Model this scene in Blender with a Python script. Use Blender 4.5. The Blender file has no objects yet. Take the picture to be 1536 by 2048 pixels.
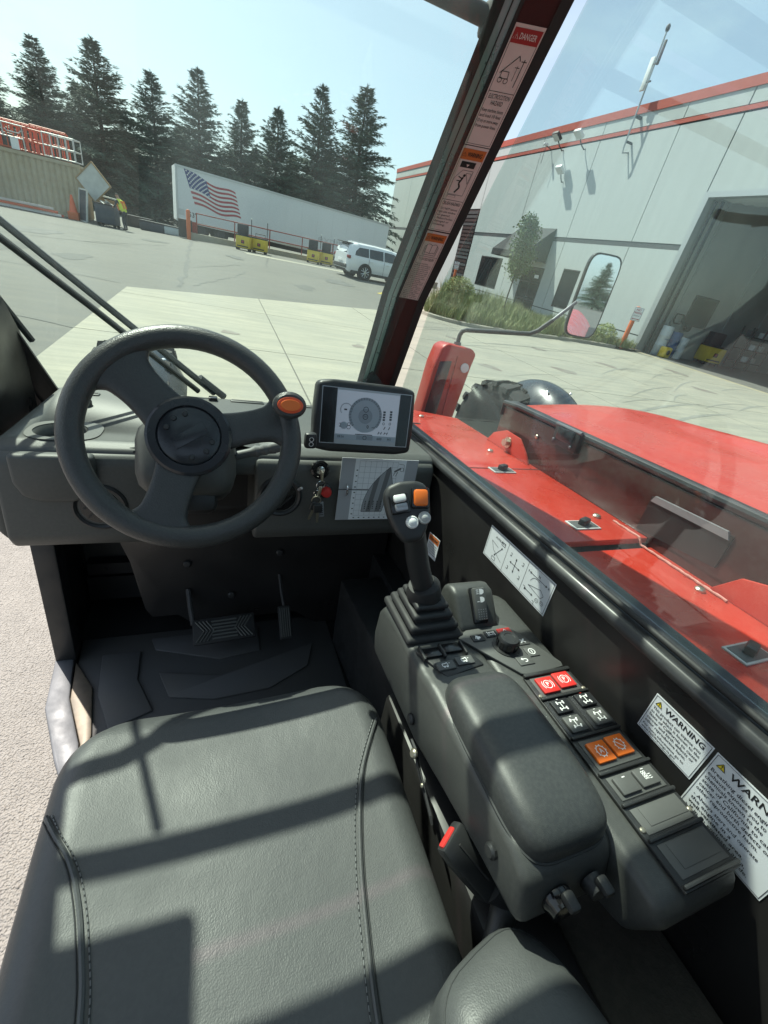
import bpy, bmesh, math, random
from mathutils import Matrix, Vector

# ------------------------------------------------------------------ camera, sky, sun, exposure
scene = bpy.context.scene
EYE = Vector((0.0, 0.0, 1.9))
cam_data = bpy.data.cameras.new('camera')
cam = bpy.data.objects.new('camera', cam_data)
scene.collection.objects.link(cam)
scene.camera = cam
cam_data.sensor_fit = 'VERTICAL'
cam_data.sensor_height = 24.0
cam_data.lens = 24.0 * 842.0 / 2048.0
cam_data.clip_start = 0.02
cam_data.clip_end = 1500
cam.matrix_world = Matrix.Translation(EYE) @ Matrix((
    (0.93213503, 0.00947292, -0.36198694),
    (-0.30781691, 0.54723007, -0.77832384),
    (0.19071714, 0.83692862, 0.51300824))).to_4x4()
# the machine stands on a slope: nose 4.65 degrees down
CABM = Matrix.Translation(EYE) @ Matrix((
    (1.0, -0.0099, 0.0),
    (0.0099, 0.9967, 0.0811),
    (-0.0008, -0.0811, 0.9967))).to_4x4() @ Matrix.Translation(-EYE)

to_sun = Vector((-0.36, 0.71, 1.0)).normalized()
sun_el = math.asin(to_sun.z)
sun_az = math.atan2(to_sun.x, to_sun.y)
world = bpy.data.worlds.new('World')
scene.world = world
world.use_nodes = True
wn, wl = world.node_tree.nodes, world.node_tree.links
wn.clear()
w_out = wn.new('ShaderNodeOutputWorld')
w_bg = wn.new('ShaderNodeBackground')
w_bg.inputs['Strength'].default_value = 0.095
w_sky = wn.new('ShaderNodeTexSky')
w_sky.sky_type = 'NISHITA'
w_sky.sun_disc = False
w_sky.sun_elevation = sun_el
w_sky.sun_rotation = sun_az
w_sky.air_density = 1.0
w_sky.dust_density = 2.2
w_sky.ozone_density = 1.0
w_tc = wn.new('ShaderNodeTexCoord')
w_map = wn.new('ShaderNodeMapping')
w_map.inputs['Scale'].default_value = (2.2, 2.2, 6.0)
w_noise = wn.new('ShaderNodeTexNoise')
w_noise.inputs['Scale'].default_value = 1.7
w_noise.inputs['Detail'].default_value = 7
w_noise.inputs['Roughness'].default_value = 0.58
w_ramp = wn.new('ShaderNodeValToRGB')
w_ramp.color_ramp.elements[0].position = 0.54
w_ramp.color_ramp.elements[0].color = (0.38, 0.38, 0.38, 1)
w_ramp.color_ramp.elements[1].position = 0.78
w_ramp.color_ramp.elements[1].color = (0.70, 0.70, 0.70, 1)
w_mix = wn.new('ShaderNodeMixRGB')
w_mix.inputs['Color2'].default_value = (4.6, 5.6, 6.1, 1)
wl.new(w_tc.outputs['Generated'], w_map.inputs['Vector'])
wl.new(w_map.outputs['Vector'], w_noise.inputs['Vector'])
wl.new(w_noise.outputs['Fac'], w_ramp.inputs['Fac'])
wl.new(w_ramp.outputs['Color'], w_mix.inputs['Fac'])
wl.new(w_sky.outputs['Color'], w_mix.inputs['Color1'])
wl.new(w_mix.outputs['Color'], w_bg.inputs['Color'])
wl.new(w_bg.outputs['Background'], w_out.inputs['Surface'])

sun_data = bpy.data.lights.new('sun', 'SUN')
sun_data.energy = 4.2
sun_data.angle = math.radians(0.53)
sun_data.color = (1.0, 0.94, 0.84)
sun = bpy.data.objects.new('sun', sun_data)
scene.collection.objects.link(sun)
sun.location = (-20, 30, 50)
sun.rotation_euler = (-to_sun).to_track_quat('-Z', 'Y').to_euler()

scene.view_settings.view_transform = 'Standard'
scene.view_settings.look = 'None'
scene.view_settings.exposure = 0.95
scene.view_settings.gamma = 1.0
scene.view_settings.use_curve_mapping = False
scene.cycles.max_bounces = 10
scene.cycles.transparent_max_bounces = 16
scene.cycles.caustics_reflective = False
scene.cycles.caustics_refractive = False

random.seed(4)
R = random.Random(11)
COL = scene.collection
PI = math.pi

# ------------------------------------------------------------------ materials
MATS = {}
def mat(name, col, rough=0.5, metal=0.0, bump=None, var=None, spec=0.5, coat=0.0, rvar=None, emit=None):
    """bump=(kind, scale, strength, distance); var=(scale, amount, other colour or None); rvar=(scale, amount)"""
    m = bpy.data.materials.new(name)
    m.use_nodes = True
    n, l = m.node_tree.nodes, m.node_tree.links
    b = n['Principled BSDF']
    b.inputs['Base Color'].default_value = (*col, 1)
    b.inputs['Roughness'].default_value = rough
    b.inputs['Metallic'].default_value = metal
    b.inputs['Specular IOR Level'].default_value = spec
    b.inputs['Coat Weight'].default_value = coat
    b.inputs['Coat Roughness'].default_value = 0.06
    tc = n.new('ShaderNodeTexCoord')
    def noise(scale, detail=4):
        t = n.new('ShaderNodeTexNoise')
        t.inputs['Scale'].default_value = scale
        t.inputs['Detail'].default_value = detail
        l.new(tc.outputs['Object'], t.inputs['Vector'])
        return t
    if var:
        vs = var if isinstance(var, list) else [var]
        prev = None
        for (sc, amt, oc, *stretch) in vs:
            t = noise(sc)
            if stretch:
                mp = n.new('ShaderNodeMapping'); mp.inputs['Scale'].default_value = stretch[0]
                mp.inputs['Rotation'].default_value = (0, 0, 0.35)
                l.new(tc.outputs['Object'], mp.inputs['Vector']); l.new(mp.outputs['Vector'], t.inputs['Vector'])
            r = n.new('ShaderNodeValToRGB')
            r.color_ramp.elements[0].position = 0.38
            r.color_ramp.elements[1].position = 0.66
            l.new(t.outputs['Fac'], r.inputs['Fac'])
            mx = n.new('ShaderNodeMixRGB')
            sep = n.new('ShaderNodeMath'); sep.operation = 'MULTIPLY'
            sep.inputs[1].default_value = amt
            l.new(r.outputs['Color'], sep.inputs[0])
            l.new(sep.outputs[0], mx.inputs['Fac'])
            if prev: l.new(prev, mx.inputs['Color1'])
            else: mx.inputs['Color1'].default_value = (*col, 1)
            mx.inputs['Color2'].default_value = (*(oc or tuple(c * 0.55 for c in col)), 1)
            prev = mx.outputs['Color']
        l.new(prev, b.inputs['Base Color'])
    if rvar:
        t = noise(rvar[0])
        mr = n.new('ShaderNodeMapRange')
        mr.inputs['From Min'].default_value = 0.3
        mr.inputs['From Max'].default_value = 0.7
        mr.inputs['To Min'].default_value = max(0.0, rough - rvar[1])
        mr.inputs['To Max'].default_value = min(1.0, rough + rvar[1])
        l.new(t.outputs['Fac'], mr.inputs['Value'])
        l.new(mr.outputs['Result'], b.inputs['Roughness'])
    if bump:
        bs = bump if isinstance(bump, list) else [bump]
        last = None
        for (kind, sc, st, di) in bs:
            if kind == 'voronoi':
                t = n.new('ShaderNodeTexVoronoi')
                t.feature = 'SMOOTH_F1'
                t.inputs['Scale'].default_value = sc
                l.new(tc.outputs['Object'], t.inputs['Vector'])
                o = t.outputs['Distance']
            else:
                o = noise(sc, 5).outputs['Fac']
            bp = n.new('ShaderNodeBump')
            bp.inputs['Strength'].default_value = st
            bp.inputs['Distance'].default_value = di
            l.new(o, bp.inputs['Height'])
            if last: l.new(last, bp.inputs['Normal'])
            last = bp.outputs['Normal']
        l.new(last, b.inputs['Normal'])
    if emit:
        b.inputs['Emission Color'].default_value = (*emit[0], 1)
        b.inputs['Emission Strength'].default_value = emit[1]
    MATS[name] = m
    return m

def glass_mat(name, tint, ior=1.45, dust=0.02, dust_scale=9.0, gain=1.0):
    """thin clear pane: see-through, mirror-like at a glance, a little dust on it"""
    m = bpy.data.materials.new(name)
    m.use_nodes = True
    n, l = m.node_tree.nodes, m.node_tree.links
    n.clear()
    o = n.new('ShaderNodeOutputMaterial')
    tr = n.new('ShaderNodeBsdfTransparent'); tr.inputs['Color'].default_value = (*tint, 1)
    gl = n.new('ShaderNodeBsdfGlossy'); gl.inputs['Roughness'].default_value = 0.0
    fr = n.new('ShaderNodeLayerWeight'); fr.inputs['Blend'].default_value = 0.5
    pw = n.new('ShaderNodeMath'); pw.operation = 'POWER'; pw.inputs[1].default_value = 5.0
    mg = n.new('ShaderNodeMath'); mg.operation = 'MULTIPLY_ADD'; mg.inputs[1].default_value = 0.96 * gain; mg.inputs[2].default_value = 0.042 * gain
    mx = n.new('ShaderNodeMixShader')
    di = n.new('ShaderNodeBsdfTranslucent'); di.inputs['Color'].default_value = (0.70, 0.80, 0.84, 1)
    m2 = n.new('ShaderNodeMixShader')
    df = n.new('ShaderNodeBsdfDiffuse'); df.inputs['Color'].default_value = (0.70, 0.80, 0.84, 1)
    m3 = n.new('ShaderNodeMixShader'); m3.inputs['Fac'].default_value = 0.45
    l.new(di.outputs[0], m3.inputs[1]); l.new(df.outputs[0], m3.inputs[2])
    tc = n.new('ShaderNodeTexCoord')
    mp = n.new('ShaderNodeMapping'); mp.inputs['Scale'].default_value = (1.0, 1.0, 0.25)
    ns = n.new('ShaderNodeTexNoise'); ns.inputs['Scale'].default_value = dust_scale; ns.inputs['Detail'].default_value = 6
    mr = n.new('ShaderNodeMapRange')
    mr.inputs['From Min'].default_value = 0.35; mr.inputs['From Max'].default_value = 0.75
    mr.inputs['To Min'].default_value = dust * 0.5; mr.inputs['To Max'].default_value = dust * 1.8
    l.new(tc.outputs['Object'], mp.inputs['Vector']); l.new(mp.outputs['Vector'], ns.inputs['Vector'])
    l.new(ns.outputs['Fac'], mr.inputs['Value']); l.new(mr.outputs['Result'], m2.inputs['Fac'])
    l.new(fr.outputs['Facing'], pw.inputs[0]); l.new(pw.outputs[0], mg.inputs[0]); l.new(mg.outputs[0], mx.inputs['Fac'])
    l.new(tr.outputs[0], mx.inputs[1]); l.new(gl.outputs[0], mx.inputs[2])
    l.new(mx.outputs[0], m2.inputs[1]); l.new(m3.outputs[0], m2.inputs[2])
    l.new(m2.outputs[0], o.inputs['Surface'])
    MATS[name] = m
    return m

mat('asphalt', (0.092, 0.092, 0.083), 0.80, bump=[('noise', 60, 0.9, 0.012), ('voronoi', 160, 0.7, 0.007)],
    var=[(0.35, 0.55, (0.055, 0.056, 0.052)), (70, 0.45, (0.17, 0.165, 0.148)), (1.1, 0.50, (0.135, 0.128, 0.106), (0.3, 2.5, 1)), (3.1, 0.35, (0.13, 0.122, 0.10)), (0.13, 0.35, (0.145, 0.14, 0.122))], spec=0.6)
mat('rough_concrete', (0.285, 0.262, 0.236), 0.62, bump=[('noise', 85, 0.7, 0.009), ('voronoi', 150, 0.8, 0.007)],
    var=[(0.8, 0.35, (0.18, 0.168, 0.158)), (80, 0.45, (0.31, 0.295, 0.28)), (9, 0.25, (0.17, 0.158, 0.148))])
mat('stain', (0.16, 0.125, 0.105), 0.8, var=[(2.5, 0.8, (0.24, 0.235, 0.2)), (14, 0.6, (0.20, 0.195, 0.165))])
mat('patch', (0.085, 0.086, 0.08), 0.85, bump=('noise', 60, 0.9, 0.012), var=[(60, 0.5, (0.15, 0.147, 0.135)), (1, 0.4, (0.11, 0.11, 0.10))])
mat('stitch', (0.16, 0.165, 0.165), 0.7)
mat('concrete', (0.345, 0.318, 0.245), 0.85, bump=('noise', 45, 0.35, 0.004),
    var=[(0.5, 0.50, (0.215, 0.212, 0.18)), (1.6, 0.55, (0.19, 0.186, 0.155), (0.3, 3.2, 1)), (7.0, 0.35, (0.21, 0.205, 0.175), (0.2, 2.0, 1)), (5.0, 0.25, (0.22, 0.215, 0.18)), (40, 0.15, (0.38, 0.37, 0.32))])
mat('kerb_concrete', (0.36, 0.33, 0.265), 0.9, bump=('noise', 30, 0.4, 0.006), var=(4, 0.4, (0.26, 0.235, 0.185)))
mat('crack_fill', (0.075, 0.075, 0.07), 0.8, var=(3, 0.5, (0.14, 0.14, 0.13)))
mat('soil', (0.12, 0.09, 0.06), 0.95, bump=('noise', 20, 0.8, 0.03))
mat('wall_paint', (0.44, 0.475, 0.465), 0.75, bump=('noise', 8, 0.12, 0.006), var=[(0.3, 0.35, (0.39, 0.425, 0.42)), (2.5, 0.18, (0.38, 0.41, 0.405)), (1.3, 0.30, (0.37, 0.395, 0.39), (1, 2.0, 0.12))])
mat('wall_dark', (0.07, 0.075, 0.08), 0.6)
mat('wall_red', (0.42, 0.07, 0.04), 0.55, var=(2, 0.25, None))
mat('gate_dark', (0.045, 0.026, 0.024), 0.5, var=(3, 0.5, (0.02, 0.018, 0.018)))
mat('inner_wall', (0.34, 0.36, 0.35), 0.8, var=(0.8, 0.3, None))
mat('inner_floor', (0.16, 0.155, 0.14), 0.6, var=(1.5, 0.4, None))
mat('trim_metal', (0.42, 0.44, 0.44), 0.45, metal=0.5)
mat('window_dark', (0.02, 0.024, 0.026), 0.12, spec=0.8)
mat('awning_cloth', (0.028, 0.03, 0.032), 0.9, bump=('noise', 12, 0.3, 0.01))
mat('trailer_white', (0.70, 0.73, 0.75), 0.42, var=[(0.6, 0.18, (0.62, 0.65, 0.67)), (9, 0.1, None)], rvar=(2, 0.15))
mat('trailer_trim', (0.5, 0.52, 0.53), 0.4, metal=0.6)
mat('chassis', (0.03, 0.03, 0.03), 0.7)
mat('flag_red', (0.38, 0.055, 0.07), 0.6)
mat('flag_blue', (0.025, 0.05, 0.19), 0.6)
mat('print_white', (0.8, 0.8, 0.8), 0.6)
mat('print_dark', (0.03, 0.03, 0.035), 0.6)
mat('ghost_print', (0.55, 0.57, 0.58), 0.6)
mat('container_tan', (0.44, 0.365, 0.245), 0.75, bump=('noise', 3, 0.3, 0.03), var=[(0.7, 0.45, (0.30, 0.25, 0.17)), (4, 0.35, (0.50, 0.46, 0.36))])
mat('plywood', (0.40, 0.28, 0.15), 0.8, var=[(2, 0.4, (0.28, 0.19, 0.10)), (12, 0.3, None)])
mat('board_white', (0.62, 0.62, 0.58), 0.7, var=(3, 0.3, None))
mat('lift_orange', (0.62, 0.10, 0.03), 0.5, var=(3, 0.3, None))
mat('lift_grey', (0.55, 0.55, 0.53), 0.5, var=(3, 0.3, None))
mat('dark_steel', (0.05, 0.05, 0.052), 0.6, var=(6, 0.4, None))
mat('rail_red', (0.26, 0.045, 0.03), 0.6, var=(5, 0.4, None))
mat('bollard_orange', (0.62, 0.14, 0.035), 0.6, var=(4, 0.3, (0.45, 0.1, 0.03)))
mat('cart_yellow', (0.66, 0.49, 0.05), 0.45, var=(5, 0.25, None))
mat('cone_orange', (0.75, 0.13, 0.04), 0.6)
mat('bin_grey', (0.075, 0.085, 0.105), 0.6, var=(5, 0.3, None))
mat('drum_blue', (0.02, 0.07, 0.20), 0.45)
mat('jug_white', (0.55, 0.6, 0.62), 0.4)
mat('bark', (0.07, 0.055, 0.042), 0.95, bump=('noise', 14, 0.8, 0.03))
mat('spruce_needles', (0.062, 0.098, 0.072), 0.75, var=[(0.5, 0.6, (0.085, 0.125, 0.082)), (3, 0.4, (0.040, 0.066, 0.052))], spec=0.25)
mat('leaf', (0.065, 0.115, 0.025), 0.6, var=[(1.5, 0.6, (0.13, 0.15, 0.035)), (6, 0.4, (0.05, 0.085, 0.02))], spec=0.3)
mat('grass_blade', (0.27, 0.30, 0.13), 0.7, var=[(0.8, 0.6, (0.30, 0.28, 0.17)), (2.5, 0.5, (0.11, 0.16, 0.055))], spec=0.25)
mat('shrub_leaf', (0.20, 0.24, 0.07), 0.7, var=[(1.0, 0.6, (0.24, 0.23, 0.09)), (5, 0.4, (0.08, 0.12, 0.035))], spec=0.25)
mat('car_white', (0.74, 0.76, 0.78), 0.25, coat=0.6)
mat('car_glass', (0.02, 0.025, 0.028), 0.05, spec=0.9)
mat('car_trim', (0.02, 0.02, 0.021), 0.5)
mat('tyre', (0.022, 0.022, 0.022), 0.85, bump=('noise', 40, 0.5, 0.004), var=(5, 0.45, (0.055, 0.05, 0.042)))
mat('alloy', (0.62, 0.63, 0.64), 0.3, metal=0.8)
mat('lamp_red', (0.18, 0.012, 0.015), 0.2)
mat('lamp_clear', (0.75, 0.76, 0.74), 0.25)
mat('skin', (0.35, 0.2, 0.13), 0.6)
mat('trousers', (0.045, 0.047, 0.055), 0.85)
mat('shirt_dark', (0.05, 0.05, 0.055), 0.85)
mat('vest_yellow', (0.62, 0.72, 0.06), 0.7)
mat('vest_orange', (0.75, 0.2, 0.05), 0.7)
mat('hair', (0.02, 0.015, 0.012), 0.8)
# the machine
GR = ('voronoi', 900, 0.35, 0.0006)
mat('dash_plastic', (0.060, 0.063, 0.060), 0.52, bump=('voronoi', 900, 0.4, 0.0005), var=[(6, 0.25, (0.049, 0.051, 0.049)), (140, 0.35, (0.090, 0.092, 0.085)), (1.8, 0.5, (0.105, 0.106, 0.096))])
mat('console_plastic', (0.050, 0.052, 0.051), 0.44, bump=('voronoi', 950, 0.4, 0.0005), var=[(8, 0.25, (0.040, 0.042, 0.041)), (150, 0.35, (0.075, 0.077, 0.072)), (2.5, 0.35, (0.066, 0.067, 0.062))])
mat('pad_vinyl', (0.034, 0.036, 0.037), 0.46, bump=('voronoi', 1000, 0.4, 0.0004), var=[(7, 0.25, (0.034, 0.037, 0.037)), (180, 0.35, (0.062, 0.066, 0.062))])
mat('seat_vinyl', (0.058, 0.060, 0.062), 0.50, bump=[('voronoi', 520, 0.45, 0.0006), ('noise', 45, 0.10, 0.0016), ('noise', 8, 0.22, 0.010)],
    var=[(5, 0.35, (0.045, 0.050, 0.051)), (2.2, 0.4, (0.070, 0.075, 0.073)), (160, 0.30, (0.076, 0.081, 0.079))], rvar=(6, 0.1))
mat('seam', (0.025, 0.027, 0.028), 0.7)
mat('wheel_grip', (0.042, 0.044, 0.044), 0.40, bump=[('voronoi', 420, 0.6, 0.0010)], var=[(9, 0.3, (0.03, 0.032, 0.034)), (220, 0.35, (0.062, 0.063, 0.062))])
mat('hub_gloss', (0.022, 0.025, 0.03), 0.22, bump=('noise', 300, 0.1, 0.0004), rvar=(12, 0.1))
mat('black_plastic', (0.022, 0.023, 0.024), 0.45, bump=('voronoi', 700, 0.3, 0.0005), rvar=(20, 0.12))
mat('black_gloss', (0.012, 0.012, 0.013), 0.18, rvar=(5, 0.1))
mat('black_rubber', (0.017, 0.017, 0.018), 0.65, rvar=(9, 0.12))
mat('rubber_seal', (0.020, 0.021, 0.023), 0.42, rvar=(12, 0.1), var=(30, 0.3, (0.05, 0.05, 0.05)))
mat('panel_black', (0.019, 0.018, 0.018), 0.4, rvar=(6, 0.15), var=(25, 0.2, (0.03, 0.028, 0.026)))
mat('hood_side', (0.050, 0.010, 0.008), 0.12, rvar=(7, 0.08), var=[(9, 0.4, (0.05, 0.028, 0.022)), (60, 0.2, (0.08, 0.06, 0.05))])
mat('machine_red', (0.50, 0.026, 0.010), 0.34, coat=0.25, var=[(2.5, 0.35, (0.39, 0.020, 0.010)), (45, 0.14, (0.56, 0.12, 0.08)), (7, 0.12, (0.46, 0.06, 0.04)), (5, 0.18, (0.50, 0.08, 0.05), (6, 0.5, 1)), (170, 0.10, (0.60, 0.18, 0.13))], rvar=(9, 0.12), bump=('noise', 120, 0.06, 0.0008))
mat('pillar_red', (0.055, 0.007, 0.008), 0.4, rvar=(8, 0.1))
mat('channel_grey', (0.42, 0.47, 0.50), 0.30, metal=0.6, rvar=(15, 0.1))
mat('floor_rubber', (0.062, 0.063, 0.066), 0.7, bump=('noise', 160, 0.4, 0.001), var=(4, 0.5, (0.07, 0.066, 0.06)))
mat('mat_pad', (0.080, 0.081, 0.085), 0.65, bump=('noise', 120, 0.3, 0.001), var=[(5, 0.5, (0.085, 0.08, 0.072))])
mat('bare_steel', (0.15, 0.155, 0.17), 0.5, metal=0.15, bump=('noise', 25, 0.3, 0.002), rvar=(14, 0.18), var=(12, 0.5, (0.085, 0.088, 0.098)))
mat('worn_steel', (0.14, 0.122, 0.10), 0.5, metal=0.4, var=[(14, 0.6, (0.20, 0.155, 0.11)), (60, 0.3, None)])
mat('chrome', (0.8, 0.8, 0.8), 0.12, metal=1.0)
mat('zinc', (0.52, 0.48, 0.38), 0.35, metal=0.9)
mat('key_metal', (0.6, 0.56, 0.46), 0.3, metal=0.95)
mat('carpet', (0.085, 0.078, 0.064), 0.95, bump=('noise', 260, 0.8, 0.003), var=(90, 0.4, (0.05, 0.046, 0.04)))
mat('btn_grey', (0.085, 0.087, 0.085), 0.5)
mat('btn_black', (0.020, 0.021, 0.024), 0.4)
mat('btn_red', (0.58, 0.035, 0.03), 0.4)
mat('btn_orange', (0.80, 0.17, 0.02), 0.4)
mat('knob_orange', (0.72, 0.10, 0.03), 0.4)
mat('btn_white', (0.72, 0.73, 0.72), 0.35)
mat('btn_ball', (0.42, 0.43, 0.42), 0.4)
mat('stalk_grey', (0.16, 0.165, 0.165), 0.5)
mat('lcd', (0.40, 0.44, 0.50), 0.15, emit=((0.36, 0.41, 0.48), 0.12))
mat('lcd_dim', (0.33, 0.37, 0.42), 0.15)
mat('lcd_ink', (0.03, 0.035, 0.045), 0.3)
mat('lcd_grey', (0.24, 0.27, 0.31), 0.2)
mat('bezel_silver', (0.35, 0.36, 0.38), 0.3, metal=0.4)
mat('paper', (0.82, 0.84, 0.86), 0.45)
mat('paper_cover', (0.40, 0.41, 0.43), 0.4)
mat('ink', (0.012, 0.012, 0.013), 0.6)
mat('ink_grey', (0.16, 0.165, 0.17), 0.6)
mat('ink_mid', (0.34, 0.355, 0.37), 0.6)
mat('decal_white', (0.70, 0.72, 0.75), 0.4)
mat('decal_pink', (0.76, 0.62, 0.60), 0.5, var=(20, 0.15, None))
mat('decal_red', (0.38, 0.028, 0.03), 0.45)
mat('decal_orange', (0.60, 0.16, 0.04), 0.45)
mat('decal_yellow', (0.72, 0.55, 0.03), 0.45)
mat('mirror', (0.86, 0.88, 0.9), 0.02, metal=1.0)
mat('fender_black', (0.022, 0.028, 0.036), 0.28, rvar=(6, 0.1))
mat('sealant', (0.50, 0.22, 0.18), 0.5, bump=('noise', 90, 0.8, 0.004))
mat('reflector', (0.05, 0.008, 0.01), 0.2)
glass_mat('windshield_glass', (0.905, 0.982, 0.945), dust=0.020, dust_scale=5, gain=0.5)
glass_mat('window_glass', (0.885, 0.965, 0.950), dust=0.022, dust_scale=6, gain=1.3)
glass_mat('clear_pane', (0.75, 0.8, 0.8), dust=0.01)

# ------------------------------------------------------------------ geometry helpers
def frame(o, u, v):
    """matrix that lays local x along u, local y along v (made square), z out of the face"""
    u = Vector(u).normalized(); v = Vector(v)
    n = u.cross(v).normalized(); v = n.cross(u)
    m = Matrix((u, v, n)).transposed().to_4x4()
    m.translation = Vector(o)
    return m

def rotm(ax, deg, at=(0, 0, 0)):
    return Matrix.Translation(at) @ Matrix.Rotation(math.radians(deg), 4, ax) @ Matrix.Translation(-Vector(at))

class G:
    """collects faces of one mesh; materials are given by name"""
    def __init__(s, T=None):
        s.v, s.f, s.m, s.names, s.T = [], [], [], [], T
    def mi(s, name):
        if name not in s.names: s.names.append(name)
        return s.names.index(name)
    def add(s, vs, fs, m, T=None):
        k = len(s.v)
        if T is not None: vs = [T @ Vector(p) for p in vs]
        if s.T is not None: vs = [s.T @ Vector(p) for p in vs]
        s.v += [tuple(p) for p in vs]
        i = s.mi(m)
        for f in fs:
            s.f.append(tuple(a + k for a in f)); s.m.append(i)
        return s
    def box(s, c, d, m, T=None):
        x, y, z = (a / 2 for a in d); cx, cy, cz = c
        vs = [(cx + i * x, cy + j * y, cz + k * z) for i in (-1, 1) for j in (-1, 1) for k in (-1, 1)]
        fs = [(0, 1, 3, 2), (4, 6, 7, 5), (0, 4, 5, 1), (2, 3, 7, 6), (0, 2, 6, 4), (1, 5, 7, 3)]
        return s.add(vs, fs, m, T)
    def rbox(s, c, d, r, m, T=None, seg=2):
        bm = bmesh.new()
        bmesh.ops.create_cube(bm, size=1.0)
        for v in bm.verts: v.co = Vector((v.co.x * d[0], v.co.y * d[1], v.co.z * d[2]))
        r = min(r, min(d) * 0.49)
        bmesh.ops.bevel(bm, geom=bm.edges[:], offset=r, segments=seg, profile=0.5, affect='EDGES')
        bm.verts.index_update()
        vs = [v.co + Vector(c) for v in bm.verts]
        fs = [[v.index for v in f.verts] for f in bm.faces]
        bm.free()
        return s.add(vs, fs, m, T)
    def prism(s, poly, z0, z1, m, T=None, r=0.0, seg=2):
        """polygon in xy pushed from z0 to z1, edges rounded by r"""
        bm = bmesh.new()
        a = [bm.verts.new((p[0], p[1], z0)) for p in poly]
        f = bm.faces.new(a)
        ret = bmesh.ops.extrude_face_region(bm, geom=[f])
        for g in ret['geom']:
            if isinstance(g, bmesh.types.BMVert): g.co.z = z1
        bmesh.ops.recalc_face_normals(bm, faces=bm.faces[:])
        if r > 0:
            bmesh.ops.bevel(bm, geom=bm.edges[:], offset=r, segments=seg, profile=0.5, affect='EDGES', clamp_overlap=True)
        bm.verts.index_update()
        vs = [v.co.copy() for v in bm.verts]
        fs = [[v.index for v in q.verts] for q in bm.faces]
        bm.free()
        return s.add(vs, fs, m, T)
    def cyl(s, p0, p1, r0, m, r1=None, n=14, T=None, caps=True):
        return s.tube([p0, p1], [r0, r0 if r1 is None else r1], m, n, T, caps)
    def tube(s, pts, r, m, n=10, T=None, caps=True, closed=False):
        P = [Vector(p) for p in pts]
        k = len(P)
        rr = r if isinstance(r, (list, tuple)) else [r] * k
        vs, fs, ref = [], [], None
        for i in range(k):
            if closed: t = P[(i + 1) % k] - P[i - 1]
            else: t = P[min(i + 1, k - 1)] - P[max(i - 1, 0)]
            t.normalize()
            if ref is None: ref = Vector((0, 0, 1)) if abs(t.z) < 0.9 else Vector((1, 0, 0))
            a = (ref - t * ref.dot(t)).normalized(); b = t.cross(a); ref = a
            for j in range(n):
                w = 2 * PI * j / n
                vs.append(P[i] + (a * math.cos(w) + b * math.sin(w)) * rr[i])
        for i in range(k if closed else k - 1):
            for j in range(n):
                i2 = (i + 1) % k
                fs.append((i * n + j, i * n + (j + 1) % n, i2 * n + (j + 1) % n, i2 * n + j))
        if caps and not closed:
            fs.append(tuple(range(n))[::-1]); fs.append(tuple((k - 1) * n + j for j in range(n)))
        return s.add(vs, fs, m, T)
    def lathe(s, prof, m, n=24, T=None, sx=1.0, sy=1.0):
        vs, fs = [], []
        for (r, z) in prof:
            for j in range(n):
                w = 2 * PI * j / n
                vs.append((r * math.cos(w) * sx, r * math.sin(w) * sy, z))
        for i in range(len(prof) - 1):
            for j in range(n):
                fs.append((i * n + j, i * n + (j + 1) % n, (i + 1) * n + (j + 1) % n, (i + 1) * n + j))
        fs.append(tuple(range(n))[::-1]); fs.append(tuple((len(prof) - 1) * n + j for j in range(n)))
        return s.add(vs, fs, m, T)
    def ball(s, c, r, m, nu=14, nv=8, T=None):
        rx, ry, rz = r if isinstance(r, (list, tuple)) else (r, r, r)
        vs, fs = [], []
        for i in range(nv + 1):
            a = PI * i / nv
            for j in range(nu):
                w = 2 * PI * j / nu
                vs.append((c[0] + rx * math.sin(a) * math.cos(w), c[1] + ry * math.sin(a) * math.sin(w), c[2] + rz * math.cos(a)))
        for i in range(nv):
            for j in range(nu):
                fs.append((i * nu + j, (i + 1) * nu + j, (i + 1) * nu + (j + 1) % nu, i * nu + (j + 1) % nu))
        return s.add(vs, fs, m, T)
    def grid(s, fn, nu, nv, m, T=None, wrap=False):
        vs = [fn(i / nu, j / nv) for i in range(nu + 1) for j in range(nv + 1)]
        fs = [(i * (nv + 1) + j, (i + 1) * (nv + 1) + j, (i + 1) * (nv + 1) + j + 1, i * (nv + 1) + j + 1) for i in range(nu) for j in range(nv)]
        return s.add(vs, fs, m, T)
    def build(s, name, parent=None, smooth=35, kind=None, label=None):
        me = bpy.data.meshes.new(name)
        me.from_pydata(s.v, [], s.f)
        for nm in s.names: me.materials.append(MATS[nm])
        me.polygons.foreach_set('material_index', s.m)
        if smooth:
            me.polygons.foreach_set('use_smooth', [True] * len(me.polygons))
            me.set_sharp_from_angle(angle=math.radians(smooth))
        me.update()
        o = bpy.data.objects.new(name, me)
        COL.objects.link(o)
        if parent is not None: o.parent = parent
        if kind: o['kind'] = kind
        if label: o['label'] = label
        return o

_tc = {}
def text_geo(body, bold=0.0):
    key = (body, bold)
    if key not in _tc:
        cu = bpy.data.curves.new('t', 'FONT')
        cu.body = body; cu.size = 1.0; cu.offset = bold; cu.resolution_u = 2
        ob = bpy.data.objects.new('t', cu)
        me = ob.to_mesh()
        vs = [(v.co.x, v.co.y) for v in me.vertices]
        fs = [tuple(p.vertices) for p in me.polygons]
        ob.to_mesh_clear()
        bpy.data.objects.remove(ob); bpy.data.curves.remove(cu)
        _tc[key] = (vs, fs)
    return _tc[key]

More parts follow.
